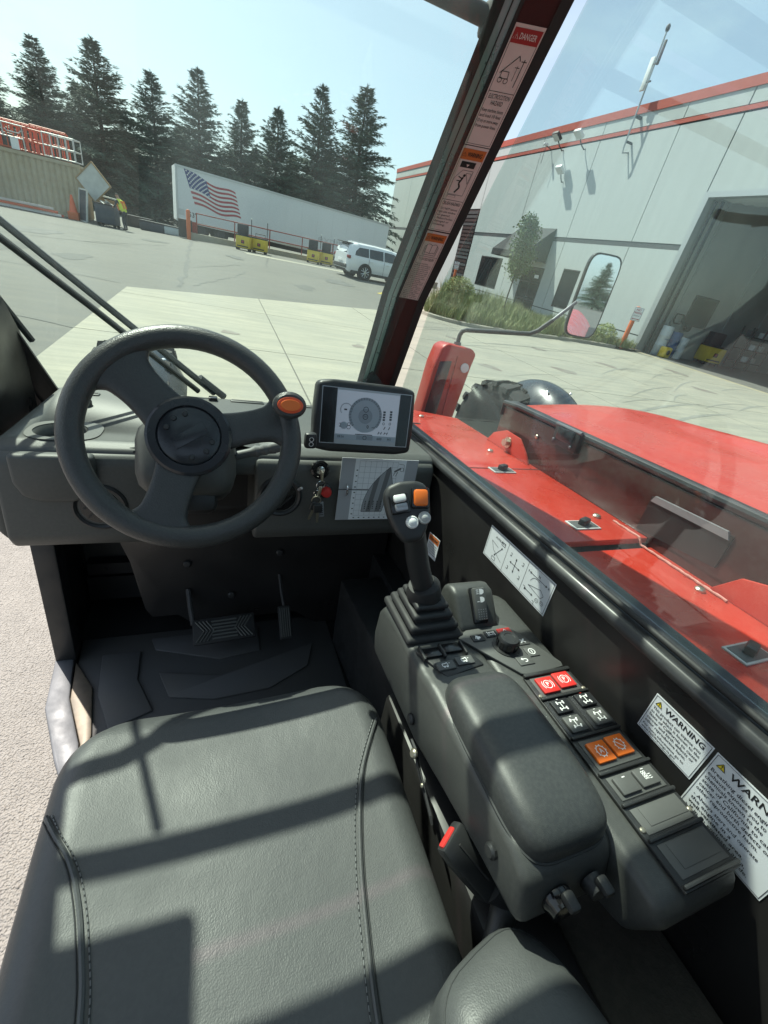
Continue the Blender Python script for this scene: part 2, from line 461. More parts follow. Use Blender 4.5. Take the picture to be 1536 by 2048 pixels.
class Canvas(G):
    """flat print on a surface: x right, y up, in metres, thin layers e apart"""
    def __init__(s, T, e=0.0003):
        super().__init__(T); s.e = e
    def rect(s, x0, y0, x1, y1, m, L=1):
        z = s.e * L
        return s.add([(x0, y0, z), (x1, y0, z), (x1, y1, z), (x0, y1, z)], [(0, 1, 2, 3)], m)
    def poly(s, pts, m, L=1):
        z = s.e * L
        return s.add([(p[0], p[1], z) for p in pts], [tuple(range(len(pts)))], m)
    def frame_rect(s, x0, y0, x1, y1, w, m, L=1):
        s.rect(x0, y0, x1, y0 + w, m, L); s.rect(x0, y1 - w, x1, y1, m, L)
        s.rect(x0, y0 + w, x0 + w, y1 - w, m, L); s.rect(x1 - w, y0 + w, x1, y1 - w, m, L)
        return s
    def line(s, pts, w, m, L=1):
        for a, b in zip(pts[:-1], pts[1:]):
            d = Vector((b[0] - a[0], b[1] - a[1])); 
            if d.length < 1e-9: continue
            n = Vector((-d.y, d.x)).normalized() * w / 2
            s.poly([(a[0] - n.x, a[1] - n.y), (b[0] - n.x, b[1] - n.y), (b[0] + n.x, b[1] + n.y), (a[0] + n.x, a[1] + n.y)], m, L)
        return s
    def disc(s, x, y, r, m, L=1, n=16, ry=None):
        return s.poly([(x + r * math.cos(2 * PI * i / n), y + (ry or r) * math.sin(2 * PI * i / n)) for i in range(n)], m, L)
    def ring(s, x, y, r, w, m, L=1, n=20, a0=0, a1=360):
        pts = [(x + r * math.cos(math.radians(a0 + (a1 - a0) * i / n)), y + r * math.sin(math.radians(a0 + (a1 - a0) * i / n))) for i in range(n + 1)]
        return s.line(pts, w, m, L)
    def text(s, body, x, y, h, m, L=1, width=None, align='l', bold=0.0, rot=0):
        """h = capital height; width squeezes or stretches to fit"""
        vs, fs = text_geo(body, bold)
        if not vs: return s
        k = h / 0.69
        x1 = max(p[0] for p in vs); x0 = min(p[0] for p in vs)
        kx = k if width is None else width / (x1 - x0)
        w = (x1 - x0) * kx
        ox = {'l': 0, 'c': -w / 2, 'r': -w}[align] - x0 * kx
        c, sn = math.cos(math.radians(rot)), math.sin(math.radians(rot))
        out = []
        for p in vs:
            px, py = p[0] * kx + ox, p[1] * k
            out.append((x + px * c - py * sn, y + px * sn + py * c, s.e * L))
        return s.add(out, fs, m)

def thing(name, label, cat, T=None, group=None):
    o = bpy.data.objects.new(name, None)
    COL.objects.link(o)
    o.empty_display_size = 0.1
    if T is not None: o.matrix_world = T
    o['label'] = label; o['category'] = cat
    if group: o['group'] = group
    return o

def tag(o, label, cat, group=None):
    o['label'] = label; o['category'] = cat
    if group: o['group'] = group
    return o

def dup(o, parent=None):
    c = o.copy(); COL.objects.link(c); c.parent = parent
    for ch in o.children:
        dup(ch, c)
    return c

def at(x, y, z=0.0, deg=0.0):
    return Matrix.Translation((x, y, z)) @ Matrix.Rotation(math.radians(deg), 4, 'Z')

def sstep(a, b, x):
    t = max(0.0, min(1.0, (x - a) / (b - a)))
    return t * t * (3 - 2 * t)

def gz(x, y):
    """height of the yard: level by the building, rising a little towards the dock"""
    return 0.38 * sstep(19.0, 28.0, y) * (0.45 + 0.55 * sstep(-6.0, 2.0, x)) * (1 - sstep(14.0, 19.0, x))

# ================================================================== the yard
def axis(vals):
    return sorted(set(vals))
gx = axis([-400, -200, -120, -80, -50, -40] + [i * 1.5 for i in range(-24, 25)] + [40, 50, 80, 120, 200, 400])
gy = axis([-400, -200, -100, -60, -40, -25, -15, -8] + [i * 1.0 for i in range(-4, 50)] + [55, 60, 70, 90, 120, 200, 400, 700])
g = G()
g.add([(x, y, gz(x, y)) for x in gx for y in gy],
      [(i * len(gy) + j, (i + 1) * len(gy) + j, (i + 1) * len(gy) + j + 1, i * len(gy) + j + 1) for i in range(len(gx) - 1) for j in range(len(gy) - 1)], 'asphalt')
ground = g.build('ground', kind='structure')

def strip(pts, w, dz, m, name, parent):
    g = G()
    vs, fs = [], []
    for i, p in enumerate(pts):
        a = Vector(pts[max(i - 1, 0)]); b = Vector(pts[min(i + 1, len(pts) - 1)])
        d = (b - a).normalized(); n = Vector((-d.y, d.x)) * (w[i] if isinstance(w, list) else w) / 2
        for q in (Vector(p) - n, Vector(p) + n): vs.append((q.x, q.y, gz(q.x, q.y) + dz))
    for i in range(len(pts) - 1): fs.append((2 * i, 2 * i + 2, 2 * i + 3, 2 * i + 1))
    g.add(vs, fs, m)
    return g.build(name, parent, smooth=0)

def wander(a, b, n, amp, rnd):
    out = []
    for i in range(n + 1):
        t = i / n
        out.append((a[0] + (b[0] - a[0]) * t + rnd.uniform(-amp, amp), a[1] + (b[1] - a[1]) * t + rnd.uniform(-amp, amp)))
    return out
rc = random.Random(3)
cr = wander((-1.0, 14.6), (-1.55, 33.5), 34, 0.09, rc)
strip(cr, [rc.uniform(0.07, 0.2) for _ in cr], 0.006, 'crack_fill', 'crack', ground)
for a, b, n, w in (((-0.7, 15.4), (1.2, 22.0), 18, 0.05), ((-1.2, 20.0), (0.9, 23.5), 12, 0.05), ((-8.0, 20.0), (-3.5, 23.5), 18, 0.05),
                   ((-5.2, 22.2), (-2.4, 26.0), 12, 0.04), ((-9.0, 15.0), (-2.3, 13.6), 20, 0.035), ((2.2, 24.5), (2.8, 30.5), 12, 0.05),
                   ((-6, 9.5), (-2.2, 8.3), 12, 0.03), ((-12, 26.0), (-4.0, 27.2), 16, 0.05)):
    strip(wander(a, b, n, 0.10, rc), w, 0.006, 'crack_fill', 'crack', ground)
def blot(x, y, r, m, dz, name, parent, seed, sy=1.0):
    q = random.Random(seed); g = G(); n = 26; ph = [q.uniform(0, 6) for _ in range(4)]
    ring = []
    for k in range(n):
        a = 2 * PI * k / n; rr = r * (1 + .22 * math.sin(2 * a + ph[0]) + .15 * math.sin(3 * a + ph[1]) + .1 * math.sin(5 * a + ph[2]))
        px, py = x + rr * math.cos(a), y + rr * math.sin(a) * sy; ring.append((px, py, gz(px, py) + dz))
    g.add(ring, [tuple(range(n))], m); return g.build(name, parent, smooth=0)
for k, (x, y, r) in enumerate(((-4.2, 17.5, .5), (-6.8, 23.0, .8), (3.5, 20.5, .45), (5.8, 24.0, .6), (-3.0, 27.5, .5), (0.8, 26.0, .4), (-9.5, 19.0, .6))):
    blot(x, y, r, 'crack_fill' if k % 2 else 'patch', .006 + .0008 * k, 'stain', ground, k, 1.5)
P_ = [(-11.0, 16.2), (-5.6, 15.6), (-5.2, 18.6), (-10.6, 19.6)]
g = G(); g.add([(p[0], p[1], gz(*p) + .005) for p in P_], [(0, 1, 2, 3)], 'patch'); g.build('asphalt_patch', ground, smooth=0)
P_ = [(1.6, 29.5), (9.0, 31.0), (8.8, 32.2), (1.4, 30.9)]
g = G(); g.add([(p[0], p[1], gz(*p) + .009) for p in P_], [(0, 1, 2, 3)], 'concrete'); g.build('dusty_strip', ground, smooth=0)
# painted bay lines in front of the car
for a, b in (((7.6, 23.0), (9.4, 21.7)), ((7.9, 23.4), (9.9, 22.9)), ((7.7, 23.1), (9.6, 23.9))):
    strip(wander(a, b, 6, 0.0, rc), 0.11, 0.007, 'decal_yellow', 'bay_line', ground)

# concrete apron of separate slabs with open joints
apron = bpy.data.objects.new('concrete_apron', None); COL.objects.link(apron); apron['kind'] = 'structure'
def far_edge(x):
    return 13.1 + (x + 2.12) * 0.525 if x < 8.4 else 18.3
xs = [-2.12, 1.15, 4.6, 8.4, 12.6, 17.0, 22.1]
ys = [4.2, 8.2, 12.2, 99]
for i in range(len(xs) - 1):
    for j in range(len(ys) - 1):
        a, b = xs[i] + 0.012, xs[i + 1] - 0.012
        y0 = ys[j] + 0.012
        ya = min(ys[j + 1] - 0.012, far_edge(a)); yb = min(ys[j + 1] - 0.012, far_edge(b))
        if ys[j + 1] > 50: ya, yb = far_edge(a), far_edge(b)
        P = [(a, y0), (b, y0), (b, yb), (a, ya)]
        g = G()
        g.add([(p[0], p[1], gz(*p) + 0.014) for p in P] + [(p[0], p[1], -0.1) for p in P],
              [(0, 1, 2, 3), (0, 4, 5, 1), (1, 5, 6, 2), (2, 6, 7, 3), (3, 7, 4, 0)], 'concrete')
        g.build('slab', apron, smooth=0)
for (x0, x1) in ((-8.4, -5.2), (-5.2, -2.12), (-2.12, 1.15)):      # rough near slabs at the door side
    for (y0, y1) in ((-9, -4.5), (-4.5, 0), (0, 4.2)):
        g = G(); g.box(((x0 + x1) / 2, (y0 + y1) / 2, -.045), (x1 - x0 - .024, y1 - y0 - .024, .11), 'rough_concrete'); g.build('slab', apron, smooth=0)
for i in range(len(xs) - 1):       # slabs beside and behind the machine
    for (y0, y1) in ((-9, -4.5), (-4.5, 0), (0, 4.2)):
        if xs[i] < 1: continue
        g = G(); g.box(((xs[i] + xs[i + 1]) / 2, (y0 + y1) / 2, -0.043), (xs[i + 1] - xs[i] - 0.024, y1 - y0 - 0.024, 0.114), 'concrete'); g.build('slab', apron, smooth=0)

rc = random.Random(17)
mat('tyre_mark', (0.17, 0.168, 0.145), 0.85, var=[(9, 0.7, (0.25, 0.245, 0.21)), (60, 0.5, (0.28, 0.275, 0.235))])
for k in range(26):
    x0, y0 = rc.uniform(3, 18), rc.uniform(5.5, 15.5)
    dx = rc.uniform(2.0, 5.5); dy = dx * rc.uniform(.15, .55)
    pts = [(x0 + dx * t / 8, min(y0 + dy * t / 8 + .3 * math.sin(t * .3), far_edge(x0 + dx * t / 8) - .3)) for t in range(9)]
    if pts[-1][0] > 21.5: continue
    g = G(); vs, fs = [], []; w_ = rc.uniform(.04, .13)
    for i, p in enumerate(pts):
        ww = w_ * math.sin(PI * (i + .3) / 8.6); vs += [(p[0], p[1] - ww / 2, gz(*p) + .018), (p[0], p[1] + ww / 2, gz(*p) + .018)]
    for i in range(8): fs.append((2 * i, 2 * i + 2, 2 * i + 3, 2 * i + 1))
    g.add(vs, fs, 'tyre_mark'); g.build('tyre_mark', apron, smooth=0)

for k, (x, y, r) in enumerate(((6.4, 9.5, .22), (9.6, 10.4, .3), (13.5, 12.6, .35), (3.0, 9.8, .15), (16.0, 10.5, .3), (11.2, 13.9, .25), (18.5, 13.6, .4), (0.2, 9.4, .14), (7.2, 13.2, .2))):
    blot(x, y, r, 'stain', .0165 + .0003 * k, 'stain', apron, 40 + k, 1.3)

# ================================================================== planting bed by the building
kp = [(19.9, 18.75), (18.4, 18.75), (16.3, 18.4), (13.7, 17.6), (12.1, 17.2), (10.8, 16.95), (9.7, 16.95), (8.9, 17.4), (8.35, 18.3), (8.6, 19.4), (9.8, 21.8), (11.4, 24.5), (15.5, 31.5), (20.0, 39.0), (21.9, 42.0)]
bed = thing('planting_bed', 'raised bed of tall grasses with a pale curved kerb along the building', 'planting bed', at(15, 20))
Bi = at(15, 20).inverted()
def P0(x, y, z): return (x - 15, y - 20, z)
fine = []
for i in range(len(kp) - 1):
    for t in range(4):
        fine.append((kp[i][0] + (kp[i + 1][0] - kp[i][0]) * t / 4, kp[i][1] + (kp[i + 1][1] - kp[i][1]) * t / 4))
fine.append(kp[-1])
sm = [fine[0]]
for i in range(1, len(fine) - 1):
    a = fine[max(i - 2, 0):i + 3]
    sm.append((sum(p[0] for p in a) / len(a), sum(p[1] for p in a) / len(a)))
sm.append(fine[-1])
g = G()
vs, fs = [], []
prof = [(-0.10, -0.05), (-0.085, 0.13), (-0.05, 0.155), (0.07, 0.155), (0.09, 0.12), (0.09, -0.05)]
for i, p in enumerate(sm):
    d = (Vector(sm[min(i + 1, len(sm) - 1)]) - Vector(sm[max(i - 1, 0)])).normalized()
    n = Vector((d.y, -d.x))
    for (o, z) in prof:
        vs.append(P0(p[0] - n.x * o * -1, p[1] - n.y * o * -1, z + gz(*p)))
for i in range(len(sm) - 1):
    for j in range(len(prof) - 1):
        a = i * len(prof) + j
        fs.append((a, a + 1, a + len(prof) + 1, a + len(prof)))
g.add(vs, fs, 'kerb_concrete')
g.build('kerb', bed, smooth=40)
poly = sm + [(22.1, 42.0), (22.1, 18.9)]
g = G(); g.add([P0(p[0], p[1], gz(*p) + 0.10) for p in poly], [tuple(range(len(poly)))], 'soil'); g.build('soil', bed, smooth=0)

def inside(x, y, poly):
    c = False
    for i in range(len(poly)):
        (x1, y1), (x2, y2) = poly[i - 1], poly[i]
        if (y1 > y) != (y2 > y) and x < (x2 - x1) * (y - y1) / (y2 - y1) + x1: c = not c
    return c
def scatter(n, poly, cond, rnd):
    out = []
    x0, x1 = min(p[0] for p in poly), max(p[0] for p in poly)
    y0, y1 = min(p[1] for p in poly), max(p[1] for p in poly)
    while len(out) < n:
        x, y = rnd.uniform(x0, x1), rnd.uniform(y0, y1)
        if inside(x, y, poly) and cond(x, y): out.append((x, y))
    return out
rg = random.Random(8)
vs, fs = [], []
def blade(x, y, z, h, w, lean, az, vs, fs):
    dx, dy = math.cos(az), math.sin(az)
    px, py = -dy * w / 2, dx * w / 2
    k = len(vs)
    m1 = lean * 0.35; h1 = h * 0.6
    vs += [(x - px, y - py, z), (x + px, y + py, z), (x + dx * m1 + px * .8, y + dy * m1 + py * .8, z + h1), (x + dx * m1 - px * .8, y + dy * m1 - py * .8, z + h1), (x + dx * lean, y + dy * lean, z + h)]
    fs += [(k, k + 1, k + 2, k + 3), (k + 3, k + 2, k + 4)]
for (x, y) in scatter(1500, poly, lambda x, y: y < 30 and (y < 24 or rg.random() < 0.5), rg):
    H = rg.uniform(0.5, 0.95) * (0.75 + 0.4 * math.sin(x * 1.1) * math.cos(y * 0.9))
    H = max(0.35, H) * (1.25 if 12 < x < 17 else 1.0)
    for _ in range(15):
        a = rg.uniform(0, 2 * PI); r = rg.uniform(0, 0.16)
        blade(x + r * math.cos(a) - 15, y + r * math.sin(a) - 20, gz(x, y) + 0.08, H * rg.uniform(0.6, 1.1), rg.uniform(0.014, 0.035), H * rg.uniform(0.1, 0.5), a, vs, fs)
g = G(); g.add(vs, fs, 'grass_blade'); g.build('grasses', bed, smooth=0, kind='stuff')
def leafball(name, x, y, r, h, n, mt, parent, seed):
    q = random.Random(seed); g = G(); vs, fs = [], []
    for _ in range(n):
        a = q.uniform(0, 2 * PI); u = q.uniform(0, 1); b = math.acos(1 - u)
        rr = r * (0.55 + 0.45 * q.random() ** 0.5)
        c = Vector((x + rr * math.sin(b) * math.cos(a), y + rr * math.sin(b) * math.sin(a), gz(x + 15, y + 20) + 0.1 + h * math.cos(b) * rr / r))
        d = Vector((q.uniform(-1, 1), q.uniform(-1, 1), q.uniform(-.2, 1))).normalized(); e = d.orthogonal().normalized()
        L, W = q.uniform(.06, .16), q.uniform(.02, .05); k = len(vs)
        vs += [c - e * W, c + d * L * .5 - e * W * .2, c + d * L, c + e * W]; fs.append((k, k + 1, k + 2, k + 3))
    g.add(vs, fs, mt); return g.build(name, parent, smooth=0, kind='stuff')
leafball('shrub', -1.2, 6.2, 1.15, 1.25, 2600, 'shrub_leaf', bed, 5)
leafball('shrub', 4.6, -0.55, 0.75, 1.0, 1500, 'shrub_leaf', bed, 6)
leafball('shrub', 3.1, 0.2, 0.8, 0.9, 1500, 'shrub_leaf', bed, 9)

# young tree in the bed
tr = thing('young_tree', 'young slim leafy tree standing in the grasses before the awning', 'tree', at(14.9, 22.5))
g = G(); g.tube([(0, 0, 0), (-.03, 0, 1.2), (.02, 0, 2.4), (.0, .02, 3.6), (.05, 0, 4.7)], [.045, .04, .033, .022, .008], 'bark', 8)
rt = random.Random(21)
tips = []
for k in range(34):
    z = 2.1 + 2.6 * (k / 34) ** 0.9
    a = rt.uniform(0, 2 * PI); L = rt.uniform(.45, .95) * (1.0 - 0.62 * (z - 2.1) / 2.6)
    p1 = Vector((L * .5 * math.cos(a), L * .5 * math.sin(a), z + L * .35)); p2 = Vector((L * math.cos(a), L * math.sin(a), z + L * .6))
    g.tube([(0, 0, z), p1, p2], [.014, .009, .004], 'bark', 5); tips += [p1, p2, (p1 + p2) / 2, p1 * .6 + Vector((0, 0, z)) * .4]
g.build('trunk', tr)
g = G(); vs, fs = [], []
for _ in range(4600):
    c = rt.choice(tips) + Vector((rt.gauss(0, .15), rt.gauss(0, .15), rt.gauss(-.02, .16)))
    d = Vector((rt.gauss(0, 1), rt.gauss(0, 1), rt.gauss(-.5, .7))).normalized(); e = d.orthogonal().normalized(); f = d.cross(e)
    a = rt.uniform(0, PI); e = e * math.cos(a) + f * math.sin(a)
    L, W = rt.uniform(.08, .15), rt.uniform(.035, .06); k = len(vs)
    vs += [c, c + d * L * .45 + e * W, c + d * L, c + d * L * .45 - e * W]; fs.append((k, k + 1, k + 2, k + 3))
g.add(vs, fs, 'leaf'); g.build('crown', tr, smooth=0)

# ================================================================== warehouse building
BX = 22.2
bld = thing('warehouse', 'long pale concrete warehouse with red roof trim and an open dock door', 'building', at(BX, 40))
def W(x, y, z): return (x - BX, y - 40, z)
def wbox(g, x0, x1, y0, y1, z0, z1, m): return g.box(W((x0 + x1) / 2, (y0 + y1) / 2, (z0 + z1) / 2), (x1 - x0, y1 - y0, z1 - z0), m)
# panels between joints; the joint shows the dark backing
joints = [19.62, 23.0, 28.8, 34.95, 42.0, 48.5, 55.0, 61.2, 67.4]
g = G(); wbox(g, BX + .06, BX + .3, 19.7, 67.3, -.3, 11.3, 'wall_dark'); g.build('backing_wall', bld, smooth=0)
openings = [(35.85, 39.5, 1.15, 3.48), (29.95, 32.6, 0.0, 3.25), (26.2, 27.9, 1.05, 3.43)]
rows = [(-.3, .74), (.80, 4.95), (5.22, 10.33), (10.62, 11.22)]
def wall_piece(y0, y1, z0, z1):
    """wall face less the openings that fall into it"""
    ycut = sorted({y0, y1, *[min(max(o[i], y0), y1) for o in openings for i in (0, 1)]})
    out = []
    for a, b in zip(ycut[:-1], ycut[1:]):
        if b - a < 1e-6: continue
        mid = (a + b) / 2; segs = [(z0, z1)]
        for o in openings:
            if o[0] < mid < o[1]:
                ns = []
                for (p, q) in segs:
                    if o[2] > p: ns.append((p, min(q, o[2])))
                    if o[3] < q: ns.append((max(p, o[3]), q))
                segs = [s_ for s_ in ns if s_[1] - s_[0] > 1e-6]
        out += [(a, b, p, q) for (p, q) in segs]
    return out
for a, b in zip(joints[:-1], joints[1:]):
    if a == 42.0:   # recess with the brick-red gate
        continue
    for (z0, z1) in rows:
        g = G()
        for (p, q, r, s_) in wall_piece(a + .025, b - .025, z0, z1):
            wbox(g, BX, BX + .06, p, q, r, s_, 'wall_paint')
        if g.v: g.build('wall_panel', bld, smooth=0)
for (z0, z1) in rows[2:]:
    g = G(); wbox(g, BX, BX + .06, 42.05, 48.47, z0 if z0 > 6 else 7.0, z1, 'wall_paint'); g.build('wall_panel', bld, smooth=0)
g = G(); wbox(g, BX, BX + .06, 44.7, 48.47, -.3, 7.0, 'wall_paint'); g.build('wall_panel', bld, smooth=0)
g = G(); wbox(g, BX + .03, BX + .06, 42.1, 44.65, 0, 6.95, 'gate_dark'); g.build('roll_up_door', bld, smooth=0, label='dark brown roll-up door in the warehouse wall')
rb = random.Random(2)
for k in range(22):
    g = G(); wbox(g, BX - .03, BX + .03, 42.12, 44.62, .3 + k * .3, .5 + k * .3, rb.choice(['gate_dark', 'wall_dark', 'gate_dark', 'dark_steel'])); g.build('door_slat', bld, smooth=0)
# wall over and beyond the dock door
for (y0, y1) in ((13.5, 19.58), (7.2, 13.46)):
    for (z0, z1) in ((7.42, 10.33), (10.62, 11.22)):
        g = G(); wbox(g, BX, BX + .3, y0, y1, z0, z1, 'wall_paint'); g.build('wall_panel', bld, smooth=0)
g = G(); wbox(g, BX, BX + .3, -30, 7.16, -.3, 11.22, 'wall_paint'); g.build('wall_panel', bld, smooth=0)
g = G(); wbox(g, BX - .05, BX + .35, -30, 67.45, 11.22, 11.62, 'wall_red'); g.build('roof_cap', bld, smooth=0, label='red metal roof cap')
g = G(); wbox(g, BX - .03, BX + .02, -30, 67.42, 10.40, 10.58, 'wall_red'); g.build('trim_band', bld, smooth=0)
g = G(); wbox(g, BX + .02, BX + .055, 19.7, 42.0, 4.96, 5.21, 'wall_dark'); wbox(g, BX + .02, BX + .055, 48.5, 67.3, 4.96, 5.21, 'wall_dark'); g.build('dark_band', bld, smooth=0)
g = G(); wbox(g, BX, 48, 67.32, 67.4, -.3, 11.2, 'wall_paint'); wbox(g, BX + .3, 48, 7, 67.3, 11.0, 11.15, 'wall_dark'); g.build('end_wall', bld, smooth=0)
# dock bay
g = G(); wbox(g, BX + .0, 40, 7.0, 19.6, -.1, .018, 'inner_floor'); g.build('bay_floor', bld, smooth=0)
g = G(); wbox(g, BX + .32, 40, 19.6, 19.7, -.1, 11.0, 'inner_wall'); g.build('bay_side_wall', bld, smooth=0)
g = G(); wbox(g, 40, 40.2, 7, 19.7, -.1, 11.0, 'inner_wall'); g.build('bay_back_wall', bld, smooth=0)
g = G(); wbox(g, BX + .32, 40, 6.9, 7.0, -.1, 11.0, 'inner_wall'); g.build('bay_side_wall', bld, smooth=0)
for x in (24.0, 28.5, 31.5, 35.0):
    g = G(); wbox(g, x - .035, x + .035, 19.555, 19.6, 0.02, 10.9, 'trim_metal'); g.build('conduit', bld, smooth=0)
for k in range(4):
    g = G(); wbox(g, 26 + 3.6 * k, 26.2 + 3.6 * k, 7.1, 19.5, 10.2, 10.6, 'dark_steel'); g.build('roof_beam', bld, smooth=0)
g = G(); wbox(g, BX - .07, BX + .32, 19.32, 19.60, -.1, 7.42, 'trim_metal'); g.build('door_frame', bld, smooth=0)
g = G(); wbox(g, BX - .07, BX + .32, 7.2, 19.319, 7.18, 7.42, 'trim_metal'); g.build('door_frame', bld, smooth=0)
g = G(); wbox(g, BX + .33, BX + .42, 19.12, 19.2, 0.02, 7.1, 'dark_steel'); wbox(g, BX + .33, BX + .5, 18.8, 18.88, .02, 7.1, 'dark_steel'); g.build('door_track', bld, smooth=0)
for k in range(3):
    g = G(T=Matrix.Translation((0, 0, 0))); wbox(g, BX + .5 + .85 * k, BX + 1.3 + .85 * k, 7.3, 19.0, 7.22 + .1 * k, 7.3 + .1 * k, 'jug_white'); g.build('door_section', bld, smooth=0)
g = G(); wbox(g, BX - .45, BX, 7.2, 19.3, -.1, .016, 'decal_yellow'); g.build('threshold', bld, smooth=0)
MATS['threshold'] = mat('threshold_paint', (0.36, 0.31, 0.2), 0.8, var=(6, 0.5, (0.28, 0.26, 0.2)))
bpy.data.objects['threshold'].data.materials[0] = MATS['threshold']
# windows, door
def window(y0, y1, z0, z1, mull):
    w = G(); wbox(w, BX + .03, BX + .045, y0, y1, z0, z1, 'window_dark'); pane = w.build('window', bld, smooth=0)
    f = G()
    for (a, b, c, d) in ((y0, y1, z0, z0 + .07), (y0, y1, z1 - .07, z1), (y0, y0 + .07, z0, z1), (y1 - .07, y1, z0, z1)):
        wbox(f, BX + .005, BX + .05, a, b, c, d, 'dark_steel')
    for m_ in mull: wbox(f, BX + .008, BX + .05, m_ - .025, m_ + .025, z0, z1, 'dark_steel')
    f.build('frame', pane, smooth=0)
window(*openings[0], [37.6]); window(*openings[2], [])
d = G(); wbox(d, BX + .03, BX + .05, *openings[1][:2], .05, 3.22, 'window_dark'); door = d.build('entrance_door', bld, smooth=0)
f = G()
for (a, b, c, e) in ((29.95, 32.6, 3.1, 3.25), (29.95, 30.07, 0, 3.1), (32.48, 32.6, 0, 3.1), (31.2, 31.3, 0, 3.1), (30.07, 31.2, 2.2, 2.28), (31.3, 32.48, 2.2, 2.28), (30.07, 31.2, 1.02, 1.12), (31.3, 32.48, 1.02, 1.12)):
    wbox(f, BX + .0, BX + .06, a, b, c, e, 'dark_steel')
f.build('frame', door, smooth=0)
h = G(); h.box(W(BX - .05, 31.05, 1.25), (.03, .3, .06), 'bare_steel'); h.box(W(BX - .02, 30.6, 2.65), (.02, .5, .22), 'print_white'); h.build('push_bar', door, smooth=0)
# awning
aw = G()
A = [(30.2, 5.72), (32.6, 5.66), ]
y0, y1 = 30.1, 34.6
ext = 2.0
vs = [W(BX, y0, 5.7), W(BX, y1, 5.7), W(BX - ext, y1, 3.95), W(BX - ext, y0, 3.95), W(BX - ext, y1, 3.55), W(BX - ext, y0, 3.55), W(BX, y0, 3.55), W(BX, y1, 3.55)]
aw.add(vs, [(0, 1, 2, 3), (3, 2, 4, 5), (0, 3, 5, 6), (1, 7, 4, 2)], 'awning_cloth')
aw.build('awning', bld, smooth=0, label='black sloping cloth awning over the entrance')
for (yy, zz) in ((y0 + .03, 3.56), (y1 - .03, 3.56)):
    q = G(); q.cyl(W(BX, yy, zz), W(BX - ext, yy, zz), .025, 'dark_steel', n=6); q.build('awning_bar', bld)
# wall lamps
def flood(y, z, out, cls, lab):
    t = thing('floodlight', lab, 'floodlight', at(BX, y, z), 'floodlights on the warehouse wall')
    q = G(); q.tube([(0, 0, -.5), (-.12, 0, -.55), (-out * .6, 0, -.35), (-out, 0, 0)], .035, 'dark_steel', 7); q.build('arm', t)
    q = G(); T = Matrix.Translation((-out - .1, 0, .05)) @ Matrix.Rotation(math.radians(35), 4, 'Y')
    q.rbox((0, 0, 0), (.55, .62, .20), .04, cls, T); q.build('housing', t)
    q = G(); q.box((0, 0, -.105), (.46, .52, .012), 'lamp_clear', T); q.build('lens', t)
flood(30.0, 10.55, .75, 'lamp_clear', 'pale floodlight on the warehouse wall nearest the roof pole')
flood(32.3, 10.7, .75, 'dark_steel', 'dark floodlight on the warehouse wall beside the pale one')
flood(31.2, 8.9, .45, 'lamp_clear', 'small floodlight lowest of those on the warehouse wall')
t = thing('wall_camera', 'small white camera on a stalk at the left of the wall floodlights', 'camera', at(BX, 33.8, 10.4))
q = G(); q.cyl((0, 0, 0), (-.5, 0, .1), .03, 'dark_steel', n=6); q.cyl((-.5, 0, .1), (-.5, 0, -.9), .018, 'dark_steel', n=6); q.build('arm', t)
q = G(); q.rbox((-.55, 0, .16), (.34, .16, .15), .04, 'print_white'); q.build('housing', t)
t = thing('antenna_pole', 'tall thin pole with aerials fixed to the warehouse roof edge', 'antenna', at(BX - .45, 26.0, 9.4))
q = G(); q.tube([(.45, 0, .1), (.05, 0, 0), (0, 0, .3), (0, .05, 5.0)], .045, 'trim_metal', 8); q.build('pole', t)
q = G(); q.box((.22, 0, 1.6), (.45, .1, .14), 'dark_steel'); q.box((.22, 0, .5), (.45, .08, .1), 'dark_steel'); q.build('wall_bracket', t)
q = G(); q.rbox((.0, .28, 3.35), (.10, .30, 1.35), .03, 'lamp_clear'); q.build('panel_aerial', t)
q = G(); q.rbox((0, -.16, 4.1), (.10, .14, .95), .03, 'dark_steel'); q.build('panel_aerial', t)
q = G(); q.ball((0, .05, 5.05), (.11, .11, .16), 'dark_steel'); q.build('cap', t)
q = G(); q.box((0, .1, 3.0), (.08, .5, .06), 'dark_steel'); q.box((0, .05, 3.7), (.08, .5, .06), 'dark_steel'); q.build('clamp', t)

# ================================================================== bollards, signs, things inside the dock bay
def bollard(x, y, h, lab, lean=0):
    t = thing('bollard', lab, 'bollard', at(x, y, gz(x, y)) @ Matrix.Rotation(math.radians(lean), 4, 'Y'), 'orange steel bollards')
    q = G(); q.lathe([(.12, -.05), (.12, h - .06), (.09, h - .015), (.03, h)], 'bollard_orange', 18); q.build('post', t)
    return t
b1 = bollard(20.82, 19.2, 2.15, 'orange bollard beside the dock door carrying a parking sign')
b2 = bollard(21.4, 42.3, 2.3, 'orange bollard far down the warehouse wall by the dark door')
b3 = bollard(-1.72, 34.6, 1.6, 'orange bollard at the tail of the white trailer')
def sign(x, y, z, deg, lab):
    t = thing('parking_sign', lab, 'sign', at(x, y, z, deg))
    q = G(); q.rbox((0, 0, 0), (.46, .012, .66), .005, 'print_white'); q.build('plate', t)
    c = Canvas(frame((0, -.0065, 0), (1, 0, 0), (0, 0, 1)), .0015)
    c.frame_rect(-.215, -.315, .215, .315, .012, 'print_dark'); c.text('NO', 0, .16, .10, 'flag_red', align='c', bold=.02)
    c.text('PARKING', 0, .02, .10, 'flag_red', align='c', width=.38, bold=.02)
    c.text('IN FRONT', 0, -.11, .07, 'print_dark', align='c', width=.3); c.line([(-.15, -.23), (.15, -.23)], .03, 'flag_red')
    c.poly([(-.19, -.23), (-.13, -.19), (-.13, -.27)], 'flag_red'); c.poly([(.19, -.23), (.13, -.19), (.13, -.27)], 'flag_red'); c.build('print', t, smooth=0)
